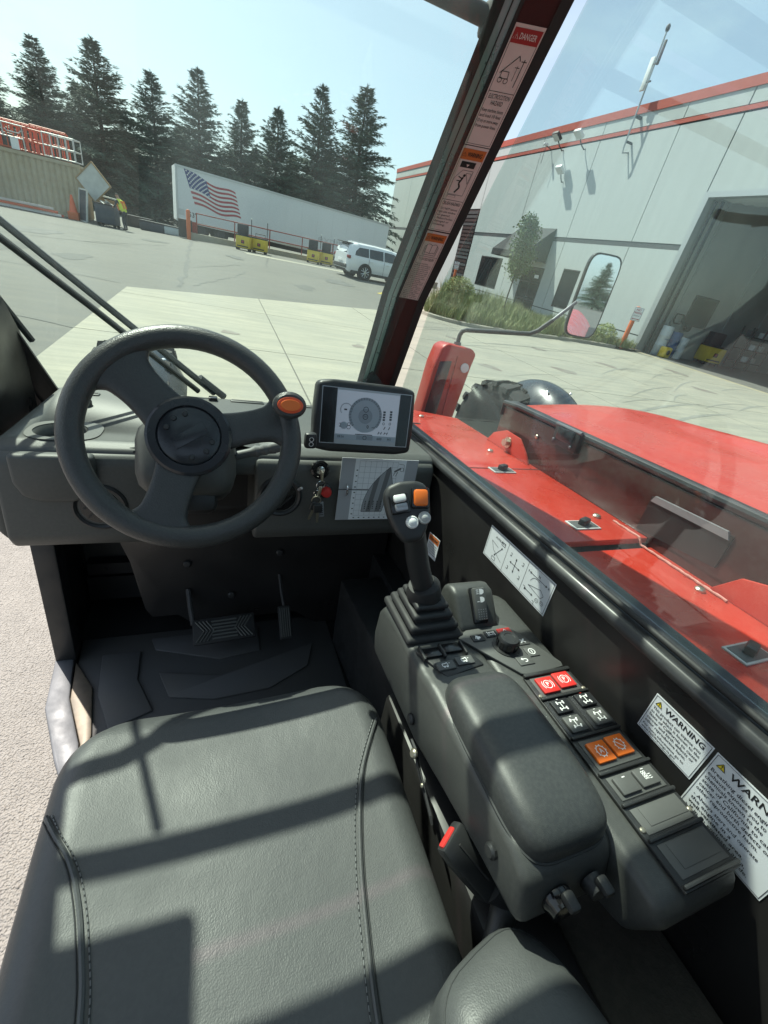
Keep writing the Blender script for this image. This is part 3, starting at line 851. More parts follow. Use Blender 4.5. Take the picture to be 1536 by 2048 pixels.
sign(20.78, 19.05, 1.78, -45, 'white no parking sign with red print on the bollard by the dock')
sign(21.3, 42.15, 2.3, -30, 'white sign on the far bollard by the dark door')

def drum(name, lab, x, y, r, h, m, txt=None):
    t = thing(name, lab, 'drum', at(x, y, .02))
    q = G(); q.lathe([(r * .97, 0), (r, .02), (r, h * .33), (r * 1.03, h * .345), (r, h * .36), (r, h * .66), (r * 1.03, h * .675), (r, h * .69), (r, h * .95), (r * .9, h), (r * .3, h)], m, 22); q.build('body', t)
    q = G(); q.cyl((r * .4, 0, h), (r * .4, 0, h + .05), .04, 'dark_steel'); q.build('cap', t)
    if txt:
        c = Canvas(frame((-.04, -r - .012, h * .55), (1, 0, 0), (0, 0, 1)), .001); c.text(txt, 0, 0, .1, 'flag_blue', align='c'); c.build('print', t, smooth=0)
drum('white_barrel', 'tall white barrel with blue lettering inside the dock door', 23.45, 19.15, .38, 1.55, 'jug_white', 'meyer')
drum('blue_drum', 'blue drum between two white containers in the dock bay', 24.25, 19.05, .36, 1.35, 'drum_blue')
drum('white_jug', 'white container to the right of the blue drum', 25.0, 19.05, .30, 1.15, 'jug_white')
t = thing('hose_reel', 'black hose looped on the wall over the barrels', 'hose', at(24.2, 19.4, 2.0))
q = G(); q.tube([(.4 * math.cos(a) * (1 - .01 * k), -.08, .28 * math.sin(a) + .05 * math.sin(3 * a)) for k, a in enumerate([i * .4 for i in range(34)])], .03, 'chassis', 7); q.build('hose', t)
q = G(); q.lathe([(.05, -.1), (.2, -.1), (.2, -.08), (.06, -.07), (.06, .07), (.2, .08), (.2, .1), (.05, .1)], 'chassis', 18, Matrix.Translation((.9, -.15, -.35)) @ Matrix.Rotation(PI / 2, 4, 'X')); q.build('reel', t)
t = thing('notice_board', 'dark framed board on the dock bay wall', 'board', at(25.9, 19.56, 2.55))
q = G(); q.box((0, 0, 0), (1.85, .05, 1.4), 'window_dark'); q.build('panel', t, smooth=0)
q = G()
for (a, b, c, d) in ((-.97, .97, .7, .78), (-.97, .97, -.78, -.7), (-.97, -.9, -.7, .7), (.9, .97, -.7, .7)): q.box(((a + b) / 2, -.01, (c + d) / 2), (b - a, .07, d - c), 'dark_steel')
q.build('frame', t, smooth=0)
t = thing('yellow_box', 'small yellow box with black round mark at the foot of the white barrel', 'box', at(23.2, 18.35, .02))
q = G(); q.rbox((0, 0, .28), (.5, .45, .56), .08, 'cart_yellow'); q.build('body', t)
q = G(); q.lathe([(.02, 0), (.13, 0), (.13, .01), (.02, .01)], 'chassis', 16, frame((-.02, -.231, .3), (1, 0, 0), (0, 0, 1))); q.build('mark', t)
t = thing('work_rack', 'dark steel rack of hoses and tools deep in the dock bay', 'rack', at(30.2, 18.2, .02))
q = G()
for x in (-1.2, 0, 1.2):
    q.box((x, 0, 1.2), (.06, .06, 2.4), 'dark_steel'); q.box((x, .6, 1.2), (.06, .06, 2.4), 'dark_steel')
q.build('upright', t, smooth=0)
for z in (.5, 1.2, 1.9):
    q = G(); q.box((0, .3, z), (2.5, .66, .05), 'dark_steel'); q.build('shelf', t, smooth=0)
for k in range(9):
    q = G(); zz = R.choice([.5, 1.2, 1.9]); q.rbox((R.uniform(-1, 1), .25, zz + .18), (.25, .3, .3), .03, R.choice(['bin_grey', 'jug_white', 'chassis', 'lift_grey'])); q.build('tool_case', t)

# battery carts (pallet tuggers)
def cart(x, y, deg, lab, box=True, z=None, mast=True, s=1.0):
    t = thing('yellow_cart', lab, 'cart', at(x, y, gz(x, y) if z is None else z, deg) @ Matrix.Scale(s, 4), 'yellow battery carts')
    q = G(); q.prism([(-.42, -.38), (.42, -.38), (.46, .2), (.46, .38), (-.46, .38), (-.46, .2)], .12, .78, 'cart_yellow', r=.04); q.build('body', t)
    q = G(); q.box((0, 0, .81), (.86, .72, .06), 'chassis'); q.build('deck', t, smooth=0)
    if box:
        q = G(); q.rbox((-.08, .1, 1.12), (.62, .42, .56), .03, 'dark_steel'); q.build('battery_box', t)
    else:
        q = G(); q.tube([(-.3, .1, .84), (-.3, .12, 1.05), (.3, .12, 1.05), (.3, .1, .84)], .025, 'dark_steel', 6); q.build('handle', t)
    if mast:
        q = G(); q.cyl((.40, .25, .8), (.40, .25, 1.75), .02, 'chassis', n=6); q.ball((.40, .25, 1.77), .04, 'lamp_clear'); q.build('mast', t)
    for sx in (-1, 1):
        for sy in (-1, 1):
            q = G(); q.cyl((sx * .36 - .05, sy * .26, .12), (sx * .36 + .05, sy * .26, .12), .12, 'tyre', n=12); q.build('wheel', t)
    c = Canvas(frame((0, -.3835, .48), (1, 0, 0), (0, 0, 1)), .002)
    c.rect(-.1, -.1, .1, .08, 'print_dark'); c.disc(0, .0, .06, 'flag_red', 2); c.rect(-.34, -.28, .34, -.22, 'print_dark'); c.build('badge', t, smooth=0)
cart(1.55, 33.0, -14, 'yellow cart with a dark box on top, nearest the trailer tail')
cart(2.55, 33.3, -14, 'yellow cart with a bare top just right of the first one', box=False)
cart(6.30, 34.6, -14, 'yellow cart with a dark box, third along the railing')
cart(7.30, 34.9, -14, 'yellow cart half behind the white car', box=True)
cart(27.6, 18.9, -18, 'yellow cart standing inside the dock bay', z=.02, mast=False, s=1.25)

# ================================================================== railing and kerb wall of the dock ramp
td = Vector((0.9656, 0.2601, 0))
tn = Vector((-td.y, td.x, 0))
ang = 10.0
rl = thing('ramp_railing', 'dark red pipe railing on a low concrete kerb in front of the white trailer', 'railing', at(-1.35, 34.9, .36, ang))
q = G(); q.box((9.5, 0, .08), (20, .35, .5), 'kerb_concrete'); q.build('kerb', rl, smooth=0)
for k in range(9):
    q = G(); q.cyl((.1 + 2.35 * k, 0, .3), (.1 + 2.35 * k, 0, 1.42), .035, 'rail_red', n=8); q.build('post', rl)
for z in (1.42, .86):
    q = G(); q.cyl((.08, 0, z), (19, 0, z), .032, 'rail_red', n=8); q.build('rail', rl)
t = thing('dock_post', 'stubby black post with red guard beside the railing end', 'post', at(-1.95, 35.3, .33))
q = G(); q.rbox((0, 0, .5), (.8, .5, 1.0), .03, 'chassis'); q.build('buffer', t)
q = G(); q.box((.55, -.1, .55), (.28, .1, .8), 'rail_red'); q.build('guard', t, smooth=0)

# ================================================================== white box trailer
TL = 16.15
tra = thing('box_trailer', 'long white box trailer with a waving flag printed on its side', 'trailer', at(-2.62, 38.0, 0, 8.5) @ Matrix.Rotation(math.radians(.8), 4, 'Y'))
q = G(); q.box((TL / 2, 1.3, 2.68), (TL, 2.6, 3.1), 'trailer_white'); q.build('box', tra, smooth=0)
for k in range(13):                                  # sheets with rivet laps
    w = TL / 13
    q = G(); q.box((w * (k + .5), -.006, 2.68), (w - .012, .012, 2.86), 'trailer_white'); q.build('side_sheet', tra, smooth=0)
q = G(); q.box((TL / 2, -.012, 4.18), (TL + .04, .05, .12), 'trailer_trim'); q.build('top_rail', tra, smooth=0)
q = G(); q.box((TL / 2, -.012, 1.19), (TL + .04, .05, .16), 'trailer_trim'); q.build('bottom_rail', tra, smooth=0)
q = G(); q.box((.05, -.02, 2.7), (.12, .06, 3.1), 'trailer_trim'); q.build('corner_post', tra, smooth=0)
q = G(); q.box((TL / 2, 1.3, .95), (TL - 1, 1.0, .3), 'chassis'); q.build('chassis_beam', tra, smooth=0)
for x in (1.6, 2.9):
    for y in (.25, 2.35):
        q = G(); q.cyl((x, y - .15, .86), (x, y + .15, .86), .5, 'tyre', n=20); wv = q.build('wheel', tra)
        q = G(); q.cyl((x, y - .16, .86), (x, y + .16, .86), .27, 'dark_steel', n=16); q.build('rim', wv)
q = G(); q.box((.02, 1.3, .75), (.1, 2.3, .12), 'chassis'); q.box((.02, .6, .95), (.08, .1, .5), 'chassis'); q.box((.02, 2.0, .95), (.08, .1, .5), 'chassis'); q.build('rear_guard', tra, smooth=0)
q = G(); q.box((12.5, .7, .7), (.15, .15, .7), 'chassis'); q.build('landing_leg', tra, smooth=0)
# flag on its side: canton with stars, waving stripes
FL = Canvas(frame((.42, -.014, 1.30), (1, 0, 0), (0, 0, 1)), .003)
FW, FH = 3.45, 1.95
def fw(u, v):
    """u along the fly, v from bottom; the flag droops to the right and ripples"""
    wav = .16 * math.sin(u * 2 * PI * 1.25 + .6) * (0.25 + .75 * u)
    x = .10 + u * FW * .95 + (1 - v) * .62 * (1 - u * .3)
    y = .98 + v * FH * (.93 - .18 * u) - u * .30 + wav
    return (x, y)
for k in range(13):
    if k % 2: continue
    v1, v0 = 1 - k / 13, 1 - (k + 1) / 13
    us = 0.42 if v0 > 1 - 7 / 13 - 1e-6 else 0.0
    n = 22
    for i in range(n):
        a, b = us + (1 - us) * i / n, us + (1 - us) * (i + 1) / n
        FL.poly([fw(a, v0), fw(b, v0), fw(b, v1), fw(a, v1)], 'flag_red', 1)
for i in range(10):
    a, b = .42 * i / 10, .42 * (i + 1) / 10
    FL.poly([fw(a, 6 / 13), fw(b, 6 / 13), fw(b, 1), fw(a, 1)], 'flag_blue', 2)
for r_ in range(9):
    for c_ in range(6 if r_ % 2 == 0 else 5):
        u = .42 * ((c_ + .5) / 6 + (0 if r_ % 2 == 0 else .5 / 6)); v = 6 / 13 + (7 / 13) * (1 - (r_ + .6) / 9.2)
        cx, cy = fw(u, v)
        FL.poly([(cx + (.062 if j % 2 == 0 else .026) * math.sin(j * PI / 5), cy + (.062 if j % 2 == 0 else .026) * math.cos(j * PI / 5)) for j in range(10)], 'print_white', 3)
FL.build('flag_print', tra, smooth=0, label='waving flag print with white stars on blue and red stripes')
c = Canvas(frame((0, -.02, 0), (1, 0, 0), (0, 0, 1)), .003)
c.text("53'", .75, 1.5, .28, 'print_dark', bold=.01); c.rect(.12, 1.5, .5, 1.85, 'ghost_print')
c.text('express', 10.1, 1.85, .55, 'ghost_print', width=3.2, bold=.01); c.build('lettering', tra, smooth=0)

# ================================================================== white car
def make_suv():
    t = thing('parked_car', 'white parked sport utility car with dark windows in front of the trailer', 'car', at(7.84 - .1, 28.0, .38, ang + 2))
    # x along the car from the rear wheel centre, -y faces the camera; half width .99
    prof = [(-1.16, .42, .80, .98, 1.18), (-1.10, .34, .92, 1.06, 1.40), (-1.0, .30, .96, 1.10, 1.62), (-.82, .28, .985, 1.11, 1.72), (-.45, .28, .99, 1.10, 1.755), (.6, .26, .99, 1.075, 1.78), (1.7, .26, .99, 1.05, 1.765), (2.35, .26, .99, 1.04, 1.70), (2.95, .26, .985, 1.05, 1.32), (3.25, .27, .98, 1.045, 1.13), (3.75, .30, .96, 1.0, 1.05), (3.98, .36, .86, .93, .98)]
    rows_ = []
    for (x, zb, hw, zbelt, ztop) in prof:
        tum = .25 * max(0, min(1, (ztop - zbelt) / .7))
        rows_.append([(x, -hw * .9, zb), (x, -hw, zb + .12), (x, -hw * 1.0, .75), (x, -hw * .985, zbelt - .05), (x, -hw * .955, zbelt), (x, -(hw - tum) * .965, ztop - .09 * min(1, (ztop - zbelt) / .3)), (x, -(hw - tum) * .80, ztop - .015), (x, 0, ztop + .015)])
    def skin(sgn):
        q = G(); vs, fs = [], []
        n = len(rows_[0])
        for r_ in rows_:
            for p in r_: vs.append((p[0], p[1] * sgn, p[2]))
        for i in range(len(rows_) - 1):
            for j in range(n - 1):
                f_ = (i * n + j, (i + 1) * n + j, (i + 1) * n + j + 1, i * n + j + 1)
                fs.append(f_ if sgn > 0 else f_[::-1])
        return q, vs, fs, n
    q = G()
    for sgn in (1, -1):
        _, vs, fs, n = skin(sgn); q.add(vs, fs, 'car_white')
    m_ = len(rows_[0])
    rr = rows_[0]; q.add([(p[0], p[1], p[2]) for p in rr] + [(p[0], -p[1], p[2]) for p in rr], [tuple(range(m_)) + tuple(range(2 * m_ - 1, m_ - 1, -1))], 'car_white')
    rr = rows_[-1]; q.add([(p[0], p[1], p[2]) for p in rr] + [(p[0], -p[1], p[2]) for p in rr], [tuple(range(m_)) + tuple(range(2 * m_ - 1, m_ - 1, -1))], 'car_white')
    q.build('body', t, smooth=40)
    def side_glass(pts, name='side_window'):
        for sgn in (1, -1):
            q = G(); o = [(p[0], -sgn * (p[2] + .012), p[1]) for p in pts]
            q.add(o, [tuple(range(len(o)))], 'car_glass'); q.build(name, t, smooth=0)
    def yb(z, top=1.70): return .945 - (z - 1.10) * .36
    side_glass([(-.72, 1.16, yb(1.16)), (.18, 1.15, yb(1.15)), (.18, 1.58, yb(1.60)), (-.42, 1.56, yb(1.58)), (-.66, 1.36, yb(1.38))])
    side_glass([(.24, 1.15, yb(1.15)), (1.16, 1.14, yb(1.14)), (1.16, 1.60, yb(1.62)), (.24, 1.58, yb(1.60))])
    side_glass([(1.24, 1.14, yb(1.14)), (2.48, 1.13, yb(1.13)), (2.2, 1.42, yb(1.46)), (1.9, 1.58, yb(1.60)), (1.24, 1.60, yb(1.62))])
    q = G(); q.add([(-1.125, -.70, 1.20), (-1.125, .70, 1.20), (-.985, .64, 1.62), (-.985, -.64, 1.62)], [(0, 1, 2, 3)], 'car_glass', Matrix.Translation((-.03, 0, 0))); q.build('rear_window', t, smooth=0)
    q = G(); q.rbox((-.98, 0, 1.70), (.42, 1.3, .04), .015, 'car_trim'); q.build('roof_spoiler', t)
    for y in (-.62, .62):
        q = G(); q.tube([(-.5, y, 1.76), (-.35, y, 1.80), (1.6, y, 1.81), (1.8, y, 1.77)], .02, 'alloy', 6); q.build('roof_rail', t)
        q = G(); q.rbox((-1.07, y * 1.28, 1.03), (.16, .42, .16), .03, 'lamp_red'); q.build('tail_light', t)
        q = G(); q.rbox((3.75, y * 1.2, .85), (.4, .35, .14), .04, 'lamp_clear'); q.build('headlight', t)
        s_ = 1 if y > 0 else -1
        q = G(); q.rbox((1.98, s_ * 1.06, 1.18), (.16, .2, .15), .05, 'car_white'); q.build('wing_mirror', t)
        for (x0, x1) in ((.2, 1.18), (1.22, 2.3)):
            q = G(); q.rbox((x1 - .82, s_ * .995, .97), (.2, .03, .03), .01, 'car_white'); q.build('door_handle', t)
            q = G(); q.box((x0, s_ * .992, .75), (.012, .01, .72), 'car_trim'); q.build('door_gap', t, smooth=0)
    q = G(); q.box((.9 + .5, 0, .33), (4.6, 2.0, .14), 'car_trim'); q.build('sill_trim', t, smooth=0)
    q = G(); q.rbox((-1.13, 0, .55), (.16, 1.7, .20), .05, 'car_trim'); q.build('rear_bumper', t)
    q = G(); q.box((-1.20, 0, .84), (.02, .5, .13), 'print_white'); q.build('number_plate', t, smooth=0)
    for x in (0, 2.98):
        for s_ in (-1, 1):
            y = s_ * .86
            q = G(); q.lathe([(.46, -.01), (.46, .15)], 'car_trim', 24, frame((x, s_ * .86, .385), (1, 0, 0), (0, 0, 1)) @ Matrix.Scale(-s_, 4, (0, 0, 1)) @ Matrix.Translation((0, 0, -.0)))
            q.build('wheel_arch', t)
            T = frame((x, s_ * .90, .385), (1, 0, 0), (0, 0, 1)) if s_ < 0 else frame((x, s_ * .90, .385), (-1, 0, 0), (0, 0, 1))
            q = G(); q.lathe([(.27, -.12), (.36, -.12), (.385, -.08), (.385, .09), (.36, .125), (.275, .125)], 'tyre', 28, T); wv = q.build('wheel', t)
            q = G(); q.lathe([(.27, -.02), (.27, .10), (.255, .118)], 'car_trim', 24, T)
            for k in range(5):
                for dd in (-.14, .14):
                    a = 2 * PI * k / 5 + dd
                    q.tube([(.06 * math.cos(a), .06 * math.sin(a), .135), (.15 * math.cos(a + dd * .4), .15 * math.sin(a + dd * .4), .14), (.26 * math.cos(a + dd), .26 * math.sin(a + dd), .12)], [.022, .02, .024], 'alloy', 6, T)
            q.lathe([(.07, .12), (.06, .15), (.01, .155)], 'alloy', 14, T)
            q.lathe([(.262, .12), (.275, .128), (.27, .10)], 'alloy', 26, T)
            q.build('rim', wv)
make_suv()

# ================================================================== container with lift guard rails on top, and the clutter beside it
ct = thing('shipping_container', 'weathered tan shipping container at the left edge of the yard', 'container', at(-7.2, 34.3, .16, 3))
q = G(); q.box((-6.1, 1.22, 1.32), (12.2, 2.42, 2.6), 'container_tan'); q.build('shell', ct, smooth=0)
for k in range(44):
    q = G(); x = -.22 - k * .275
    q.prism([(x - .13, 0), (x - .07, -.04), (x + .05, -.04), (x + .11, 0)], .22, 2.48, 'container_tan'); q.build('corrugation', ct, smooth=0)
for z in (.1, 2.56):
    q = G(); q.box((-6.1, -.03, z), (12.24, .1, .16), 'container_tan'); q.build('side_rail', ct, smooth=0)
for x in (-.06, -12.14):
    q = G(); q.box((x, -.035, 1.32), (.14, .11, 2.62), 'container_tan'); q.build('corner_post', ct, smooth=0)
q = G(); q.box((.02, 1.22, 1.3), (.06, 2.3, 2.4), 'plywood'); q.build('end_door', ct, smooth=0)

def lift_cage(x, y, z, deg, L, H, m, lab, dense=5):
    t = thing('guard_rail_cage', lab, 'guard rail', at(x, y, z, deg), 'lift guard rails stacked on the container')
    Wd = .9
    for yy in (-Wd / 2, Wd / 2):
        for zz in (0.05, H * .5, H):
            q = G(); q.cyl((0, yy, zz), (L, yy, zz), .032, m, n=6); q.build('rail', t)
        for k in range(dense + 1):
            q = G(); q.cyl((L * k / dense, yy, .02), (L * k / dense, yy, H), .03, m, n=6); q.build('post', t)
    for xx in (0, L):
        for zz in (.05, H * .5, H):
            q = G(); q.cyl((xx, -Wd / 2, zz), (xx, Wd / 2, zz), .03, m, n=6); q.build('rail', t)
    q = G(); q.box((L / 2, 0, .04), (L, Wd, .05), m if m != 'lift_grey' else 'dark_steel'); q.build('deck', t, smooth=0)
    return t
zc = .16 + 2.68
lift_cage(-13.4, 35.0, zc, 3, 2.3, 1.15, 'lift_orange', 'orange guard rail cage farthest left on the container', 6)
lift_cage(-11.2, 35.9, zc, 5, 2.0, 1.25, 'lift_orange', 'orange guard rail cage set back behind the others', 5)
lift_cage(-11.0, 34.9, zc, 2, 1.5, 1.05, 'lift_orange', 'orange guard rail cage left of the pale open frame', 5)
lift_cage(-9.9, 35.3, zc, 3, 1.2, 1.05, 'lift_orange', 'orange guard rail cage right of the pale open frame', 5)
lift_cage(-8.75, 34.95, zc, -8, 1.5, 1.05, 'lift_grey', 'pale grey guard rail cage at the right end of the container', 4)
lift_cage(-14.6, 35.6, zc, 4, 2.2, 1.35, 'lift_orange', 'orange guard rail cage at the very left, taller than its neighbour', 7)
lift_cage(-12.2, 34.7, zc, 1, 1.3, 1.10, 'lift_orange', 'orange guard rail cage with close posts at the front edge of the container', 8)
lift_cage(-9.6, 35.9, zc, 7, 1.6, 1.30, 'lift_orange', 'orange guard rail cage behind the pale grey one', 6)
for (x, w_, lab) in ((-12.9, .9, 'dark control box among the orange rails, left one'), (-10.35, .6, 'dark control box among the orange rails, right one')):
    t = thing('control_box', lab, 'control box', at(x, 34.75, zc, 3))
    q = G(); q.rbox((0, 0, .35), (w_, .5, .6), .05, 'dark_steel'); q.build('body', t)
    q = G(); q.rbox((0, -.26, .42), (w_ * .6, .03, .3), .01, 'bin_grey'); q.build('cover', t)
t = thing('rail_frame', 'pale open frame with a white notice leaning on the orange rails', 'frame', at(-10.9, 34.35, zc, 3), 'lift guard rails stacked on the container')
q = G(); q.tube([(0, 0, 0), (0, 0, 1.05), (1.25, 0, 1.05), (1.25, 0, 0)], .035, 'lift_grey', 6); q.cyl((0, 0, .5), (1.25, 0, .5), .03, 'lift_grey', n=6); q.cyl((.4, 0, .5), (.4, 0, 1.05), .03, 'lift_grey', n=6); q.tube([(.5, 0, .8), (.6, -.05, .72), (1.1, -.05, .72), (1.2, 0, .85)], .03, 'lift_grey', 6); q.build('frame', t)
q = G(); q.box((.85, -.05, .25), (.35, .02, .5), 'print_white'); q.build('notice', t, smooth=0)
t = thing('leaning_board', 'big pale square board set on its corner at the container end', 'board', frame((-6.55, 33.95, 2.15), (.8, -.25, 0), (0, 0, 1)) @ Matrix.Rotation(math.radians(43), 4, 'Z'))
q = G(); q.box((0, 0, 0), (1.3, 1.3, .04), 'board_white'); q.build('panel', t, smooth=0)
q = G()
for (a, b, c, d) in ((0, .66, 1.36, .06), (0, -.66, 1.36, .06), (.66, 0, .06, 1.3), (-.66, 0, .06, 1.3)): q.box((a, b, .02), (c, d, .07), 'plywood')
q.build('edging', t, smooth=0)
t = thing('wooden_shed', 'open plywood stall at the right end of the container', 'stall', at(-6.5, 34.6, .16, 3))
for (c, d) in (((.3, .9, .65), (.9, .06, 1.3)), ((-.12, .4, .65), (.06, 1.0, 1.3)), ((.78, .5, .7), (.06, .8, 1.4))):
    q = G(); q.box(c, d, 'plywood'); q.build('side', t, smooth=0)
q = G(); q.box((.35, -.1, 1.45), (1.15, .5, .07), 'board_white', rotm('Y', 4)); q.build('shelf', t, smooth=0)
q = G(); q.box((.2, -.02, .9), (.1, .1, 1.3), 'plywood'); q.build('post', t, smooth=0)
t = thing('steel_frame', 'white edged folding panel leaning against the grey bin', 'panel', frame((-7.05, 33.2, .95), (.55, -.8, 0), (.18, 0, 1)))
q = G(); q.box((0, 0, 0), (.9, 1.55, .04), 'bin_grey'); q.build('panel', t, smooth=0)
q = G()
for (a, b, c, d) in ((0, .77, .96, .07), (0, -.77, .96, .07), (.45, 0, .07, 1.5), (-.45, 0, .07, 1.5)): q.box((a, b, .01), (c, d, .08), 'board_white')
q.build('edging', t, smooth=0)
t = thing('waste_bin', 'dark blue-grey wheeled bin full of scrap beside the worker', 'bin', at(-5.85, 32.9, .18, -8))
q = G(); q.prism([(-.5, -.42), (.5, -.42), (.5, .42), (-.5, .42)], .14, 1.05, 'bin_grey', r=.03); q.build('tub', t)
q = G(); q.box((0, 0, 1.07), (1.06, .9, .05), 'chassis'); q.build('rim', t, smooth=0)
for k in range(6):
    q = G(); a = R.uniform(-.3, .3); q.box((R.uniform(-.3, .3), R.uniform(-.25, .25), 1.15), (.5, .06, .04), R.choice(['board_white', 'lift_grey', 'chassis']), rotm('Z', R.uniform(0, 180), (0, 0, 1.15)) @ rotm('Y', R.uniform(-30, 30), (0, 0, 1.15))); q.build('scrap', t, smooth=0)
for sx in (-.4, .4):
    for sy in (-.32, .32):
        q = G(); q.cyl((sx, sy - .03, .07), (sx, sy + .03, .07), .08, 'tyre', n=10); q.build('castor', t)
t = thing('traffic_cone', 'orange traffic cone in front of the container', 'cone', at(-7.6, 33.3, gz(-7.6, 33.3)))
q = G(); q.rbox((0, 0, .12), (.5, .5, .5), .02, 'bollard_orange'); q.build('base', t)
q = G(); q.lathe([(.2, .36), (.13, .75), (.05, 1.15), (.03, 1.17)], 'cone_orange', 18); q.build('cone', t)
for k, (x, y, L, lab) in enumerate(((-9.6, 32.4, 3.4, 'bundle of orange and white beams on the ground before the container'), (-12.2, 32.2, 2.6, 'second bundle of orange beams at the left frame edge'))):
    t = thing('beam_bundle', lab, 'beams', at(x, y, gz(x, y), 2), 'beams on the ground')
    for j in range(5):
        q = G(); q.box((0, -.12 * (j % 3), .1 + .13 * (j // 2)), (L - .2 * j, .1, .1), ['lift_orange', 'print_white', 'lift_orange', 'rail_red', 'lift_grey'][j]); q.build('beam', t, smooth=0)
for k, (x, y, w, h, m_, lab) in enumerate(((-3.9, 37.0, 1.7, .5, 'bin_grey', 'low dark crate behind the worker'), (-2.6, 36.6, 1.3, .45, 'jug_white', 'pale covered heap on the ground left of the trailer'), (-5.0, 38.5, 1.5, .6, 'chassis', 'black crate in the shade under the spruces'))):
    t = thing('crate', lab, 'crate', at(x, y, gz(x, y), -8))
    q = G(); q.rbox((0, 0, h / 2), (w, .7, h), .05, m_); q.build('body', t)
    q = G(); q.box((0, 0, h + .03), (w * 1.04, .74, .05), 'dark_steel'); q.build('lid', t, smooth=0)

# ================================================================== the worker
def make_worker():
    t = thing('person', 'worker in a yellow vest and dark trousers bending over the grey bin', 'person', at(-4.85, 32.0, gz(-4.85, 32.0), 62))
    J = {'pel': (0, 0, .93), 'sp': (-.02, .10, 1.14), 'ch': (-.02, .22, 1.34), 'nk': (-.02, .29, 1.50), 'hd': (-.02, .36, 1.60), 'ht': (-.02, .38, 1.70),
         'hl': (-.10, -.01, .88), 'kl': (-.12, .05, .48), 'al': (-.13, -.03, .08), 'tl': (-.14, .12, .04),
         'hr': (.10, -.01, .88), 'kr': (.13, .10, .48), 'ar': (.14, .05, .08), 'tr': (.15, .20, .04),
         'sl': (-.21, .24, 1.37), 'el': (-.27, .33, 1.12), 'wl': (-.20, .52, 1.02), 'fl': (-.18, .58, 1.0),
         'sr': (.17, .24, 1.37), 'er': (.25, .32, 1.12), 'wr': (.18, .52, 1.02), 'fr': (.16, .58, 1.0)}
    Rr = {'pel': .15, 'sp': .135, 'ch': .15, 'nk': .06, 'hd': .095, 'ht': .07, 'hl': .095, 'kl': .065, 'al': .045, 'tl': .04, 'hr': .095, 'kr': .065, 'ar': .045, 'tr': .04, 'sl': .07, 'el': .05, 'wl': .035, 'fl': .035, 'sr': .07, 'er': .05, 'wr': .035, 'fr': .035}
    E = [('pel', 'sp'), ('sp', 'ch'), ('ch', 'nk'), ('nk', 'hd'), ('hd', 'ht'), ('pel', 'hl'), ('hl', 'kl'), ('kl', 'al'), ('al', 'tl'), ('pel', 'hr'), ('hr', 'kr'), ('kr', 'ar'), ('ar', 'tr'), ('ch', 'sl'), ('sl', 'el'), ('el', 'wl'), ('wl', 'fl'), ('ch', 'sr'), ('sr', 'er'), ('er', 'wr'), ('wr', 'fr')]
    ks = list(J)
    me = bpy.data.meshes.new('body'); me.from_pydata([J[k] for k in ks], [(ks.index(a), ks.index(b)) for a, b in E], [])
    ob = bpy.data.objects.new('body', me); COL.objects.link(ob)
    sk = ob.modifiers.new('skin', 'SKIN')
    if not me.skin_vertices: me.attributes.new('skin', 'FLOAT', 'POINT')
    for i, k in enumerate(ks):
        me.skin_vertices[0].data[i].radius = (Rr[k], Rr[k]); me.skin_vertices[0].data[i].use_root = (k == 'pel')
    ob.modifiers.new('sub', 'SUBSURF').levels = 2
    dg = bpy.context.evaluated_depsgraph_get()
    m2 = bpy.data.meshes.new_from_object(ob.evaluated_get(dg)); bpy.data.objects.remove(ob)
    for nm in ('trousers', 'vest_yellow', 'skin', 'shirt_dark', 'hair', 'vest_orange'): m2.materials.append(MATS[nm])
    for p in m2.polygons:
        c = p.center; p.use_smooth = True
        if c.z < .1: p.material_index = 4
        elif c.z < .92: p.material_index = 0 if abs(c.x) < .17 or c.z < .85 else 2
        elif c.z > 1.64: p.material_index = 4
        elif c.z > 1.47: p.material_index = 2
        elif abs(c.x) > .2 or c.y > .42: p.material_index = 3 if c.y < .45 else 2
        else: p.material_index = 1
    o = bpy.data.objects.new('body', m2); COL.objects.link(o); o.parent = t
    q = G(); q.lathe([(.172, .98), (.178, 1.1), (.175, 1.25)], 'vest_yellow', 16, Matrix.Translation((-.02, .10, 0)) @ rotm('X', -22, (0, 0, 1.1)), sx=1.0, sy=.95); q.build('vest', t)
    q = G()
    for x in (-.1, .07): q.box((x, .13, 1.18), (.05, .40, .36), 'vest_orange', rotm('X', -22, (0, .1, 1.15)))
    q.build('vest_stripe', t, smooth=0)
make_worker()

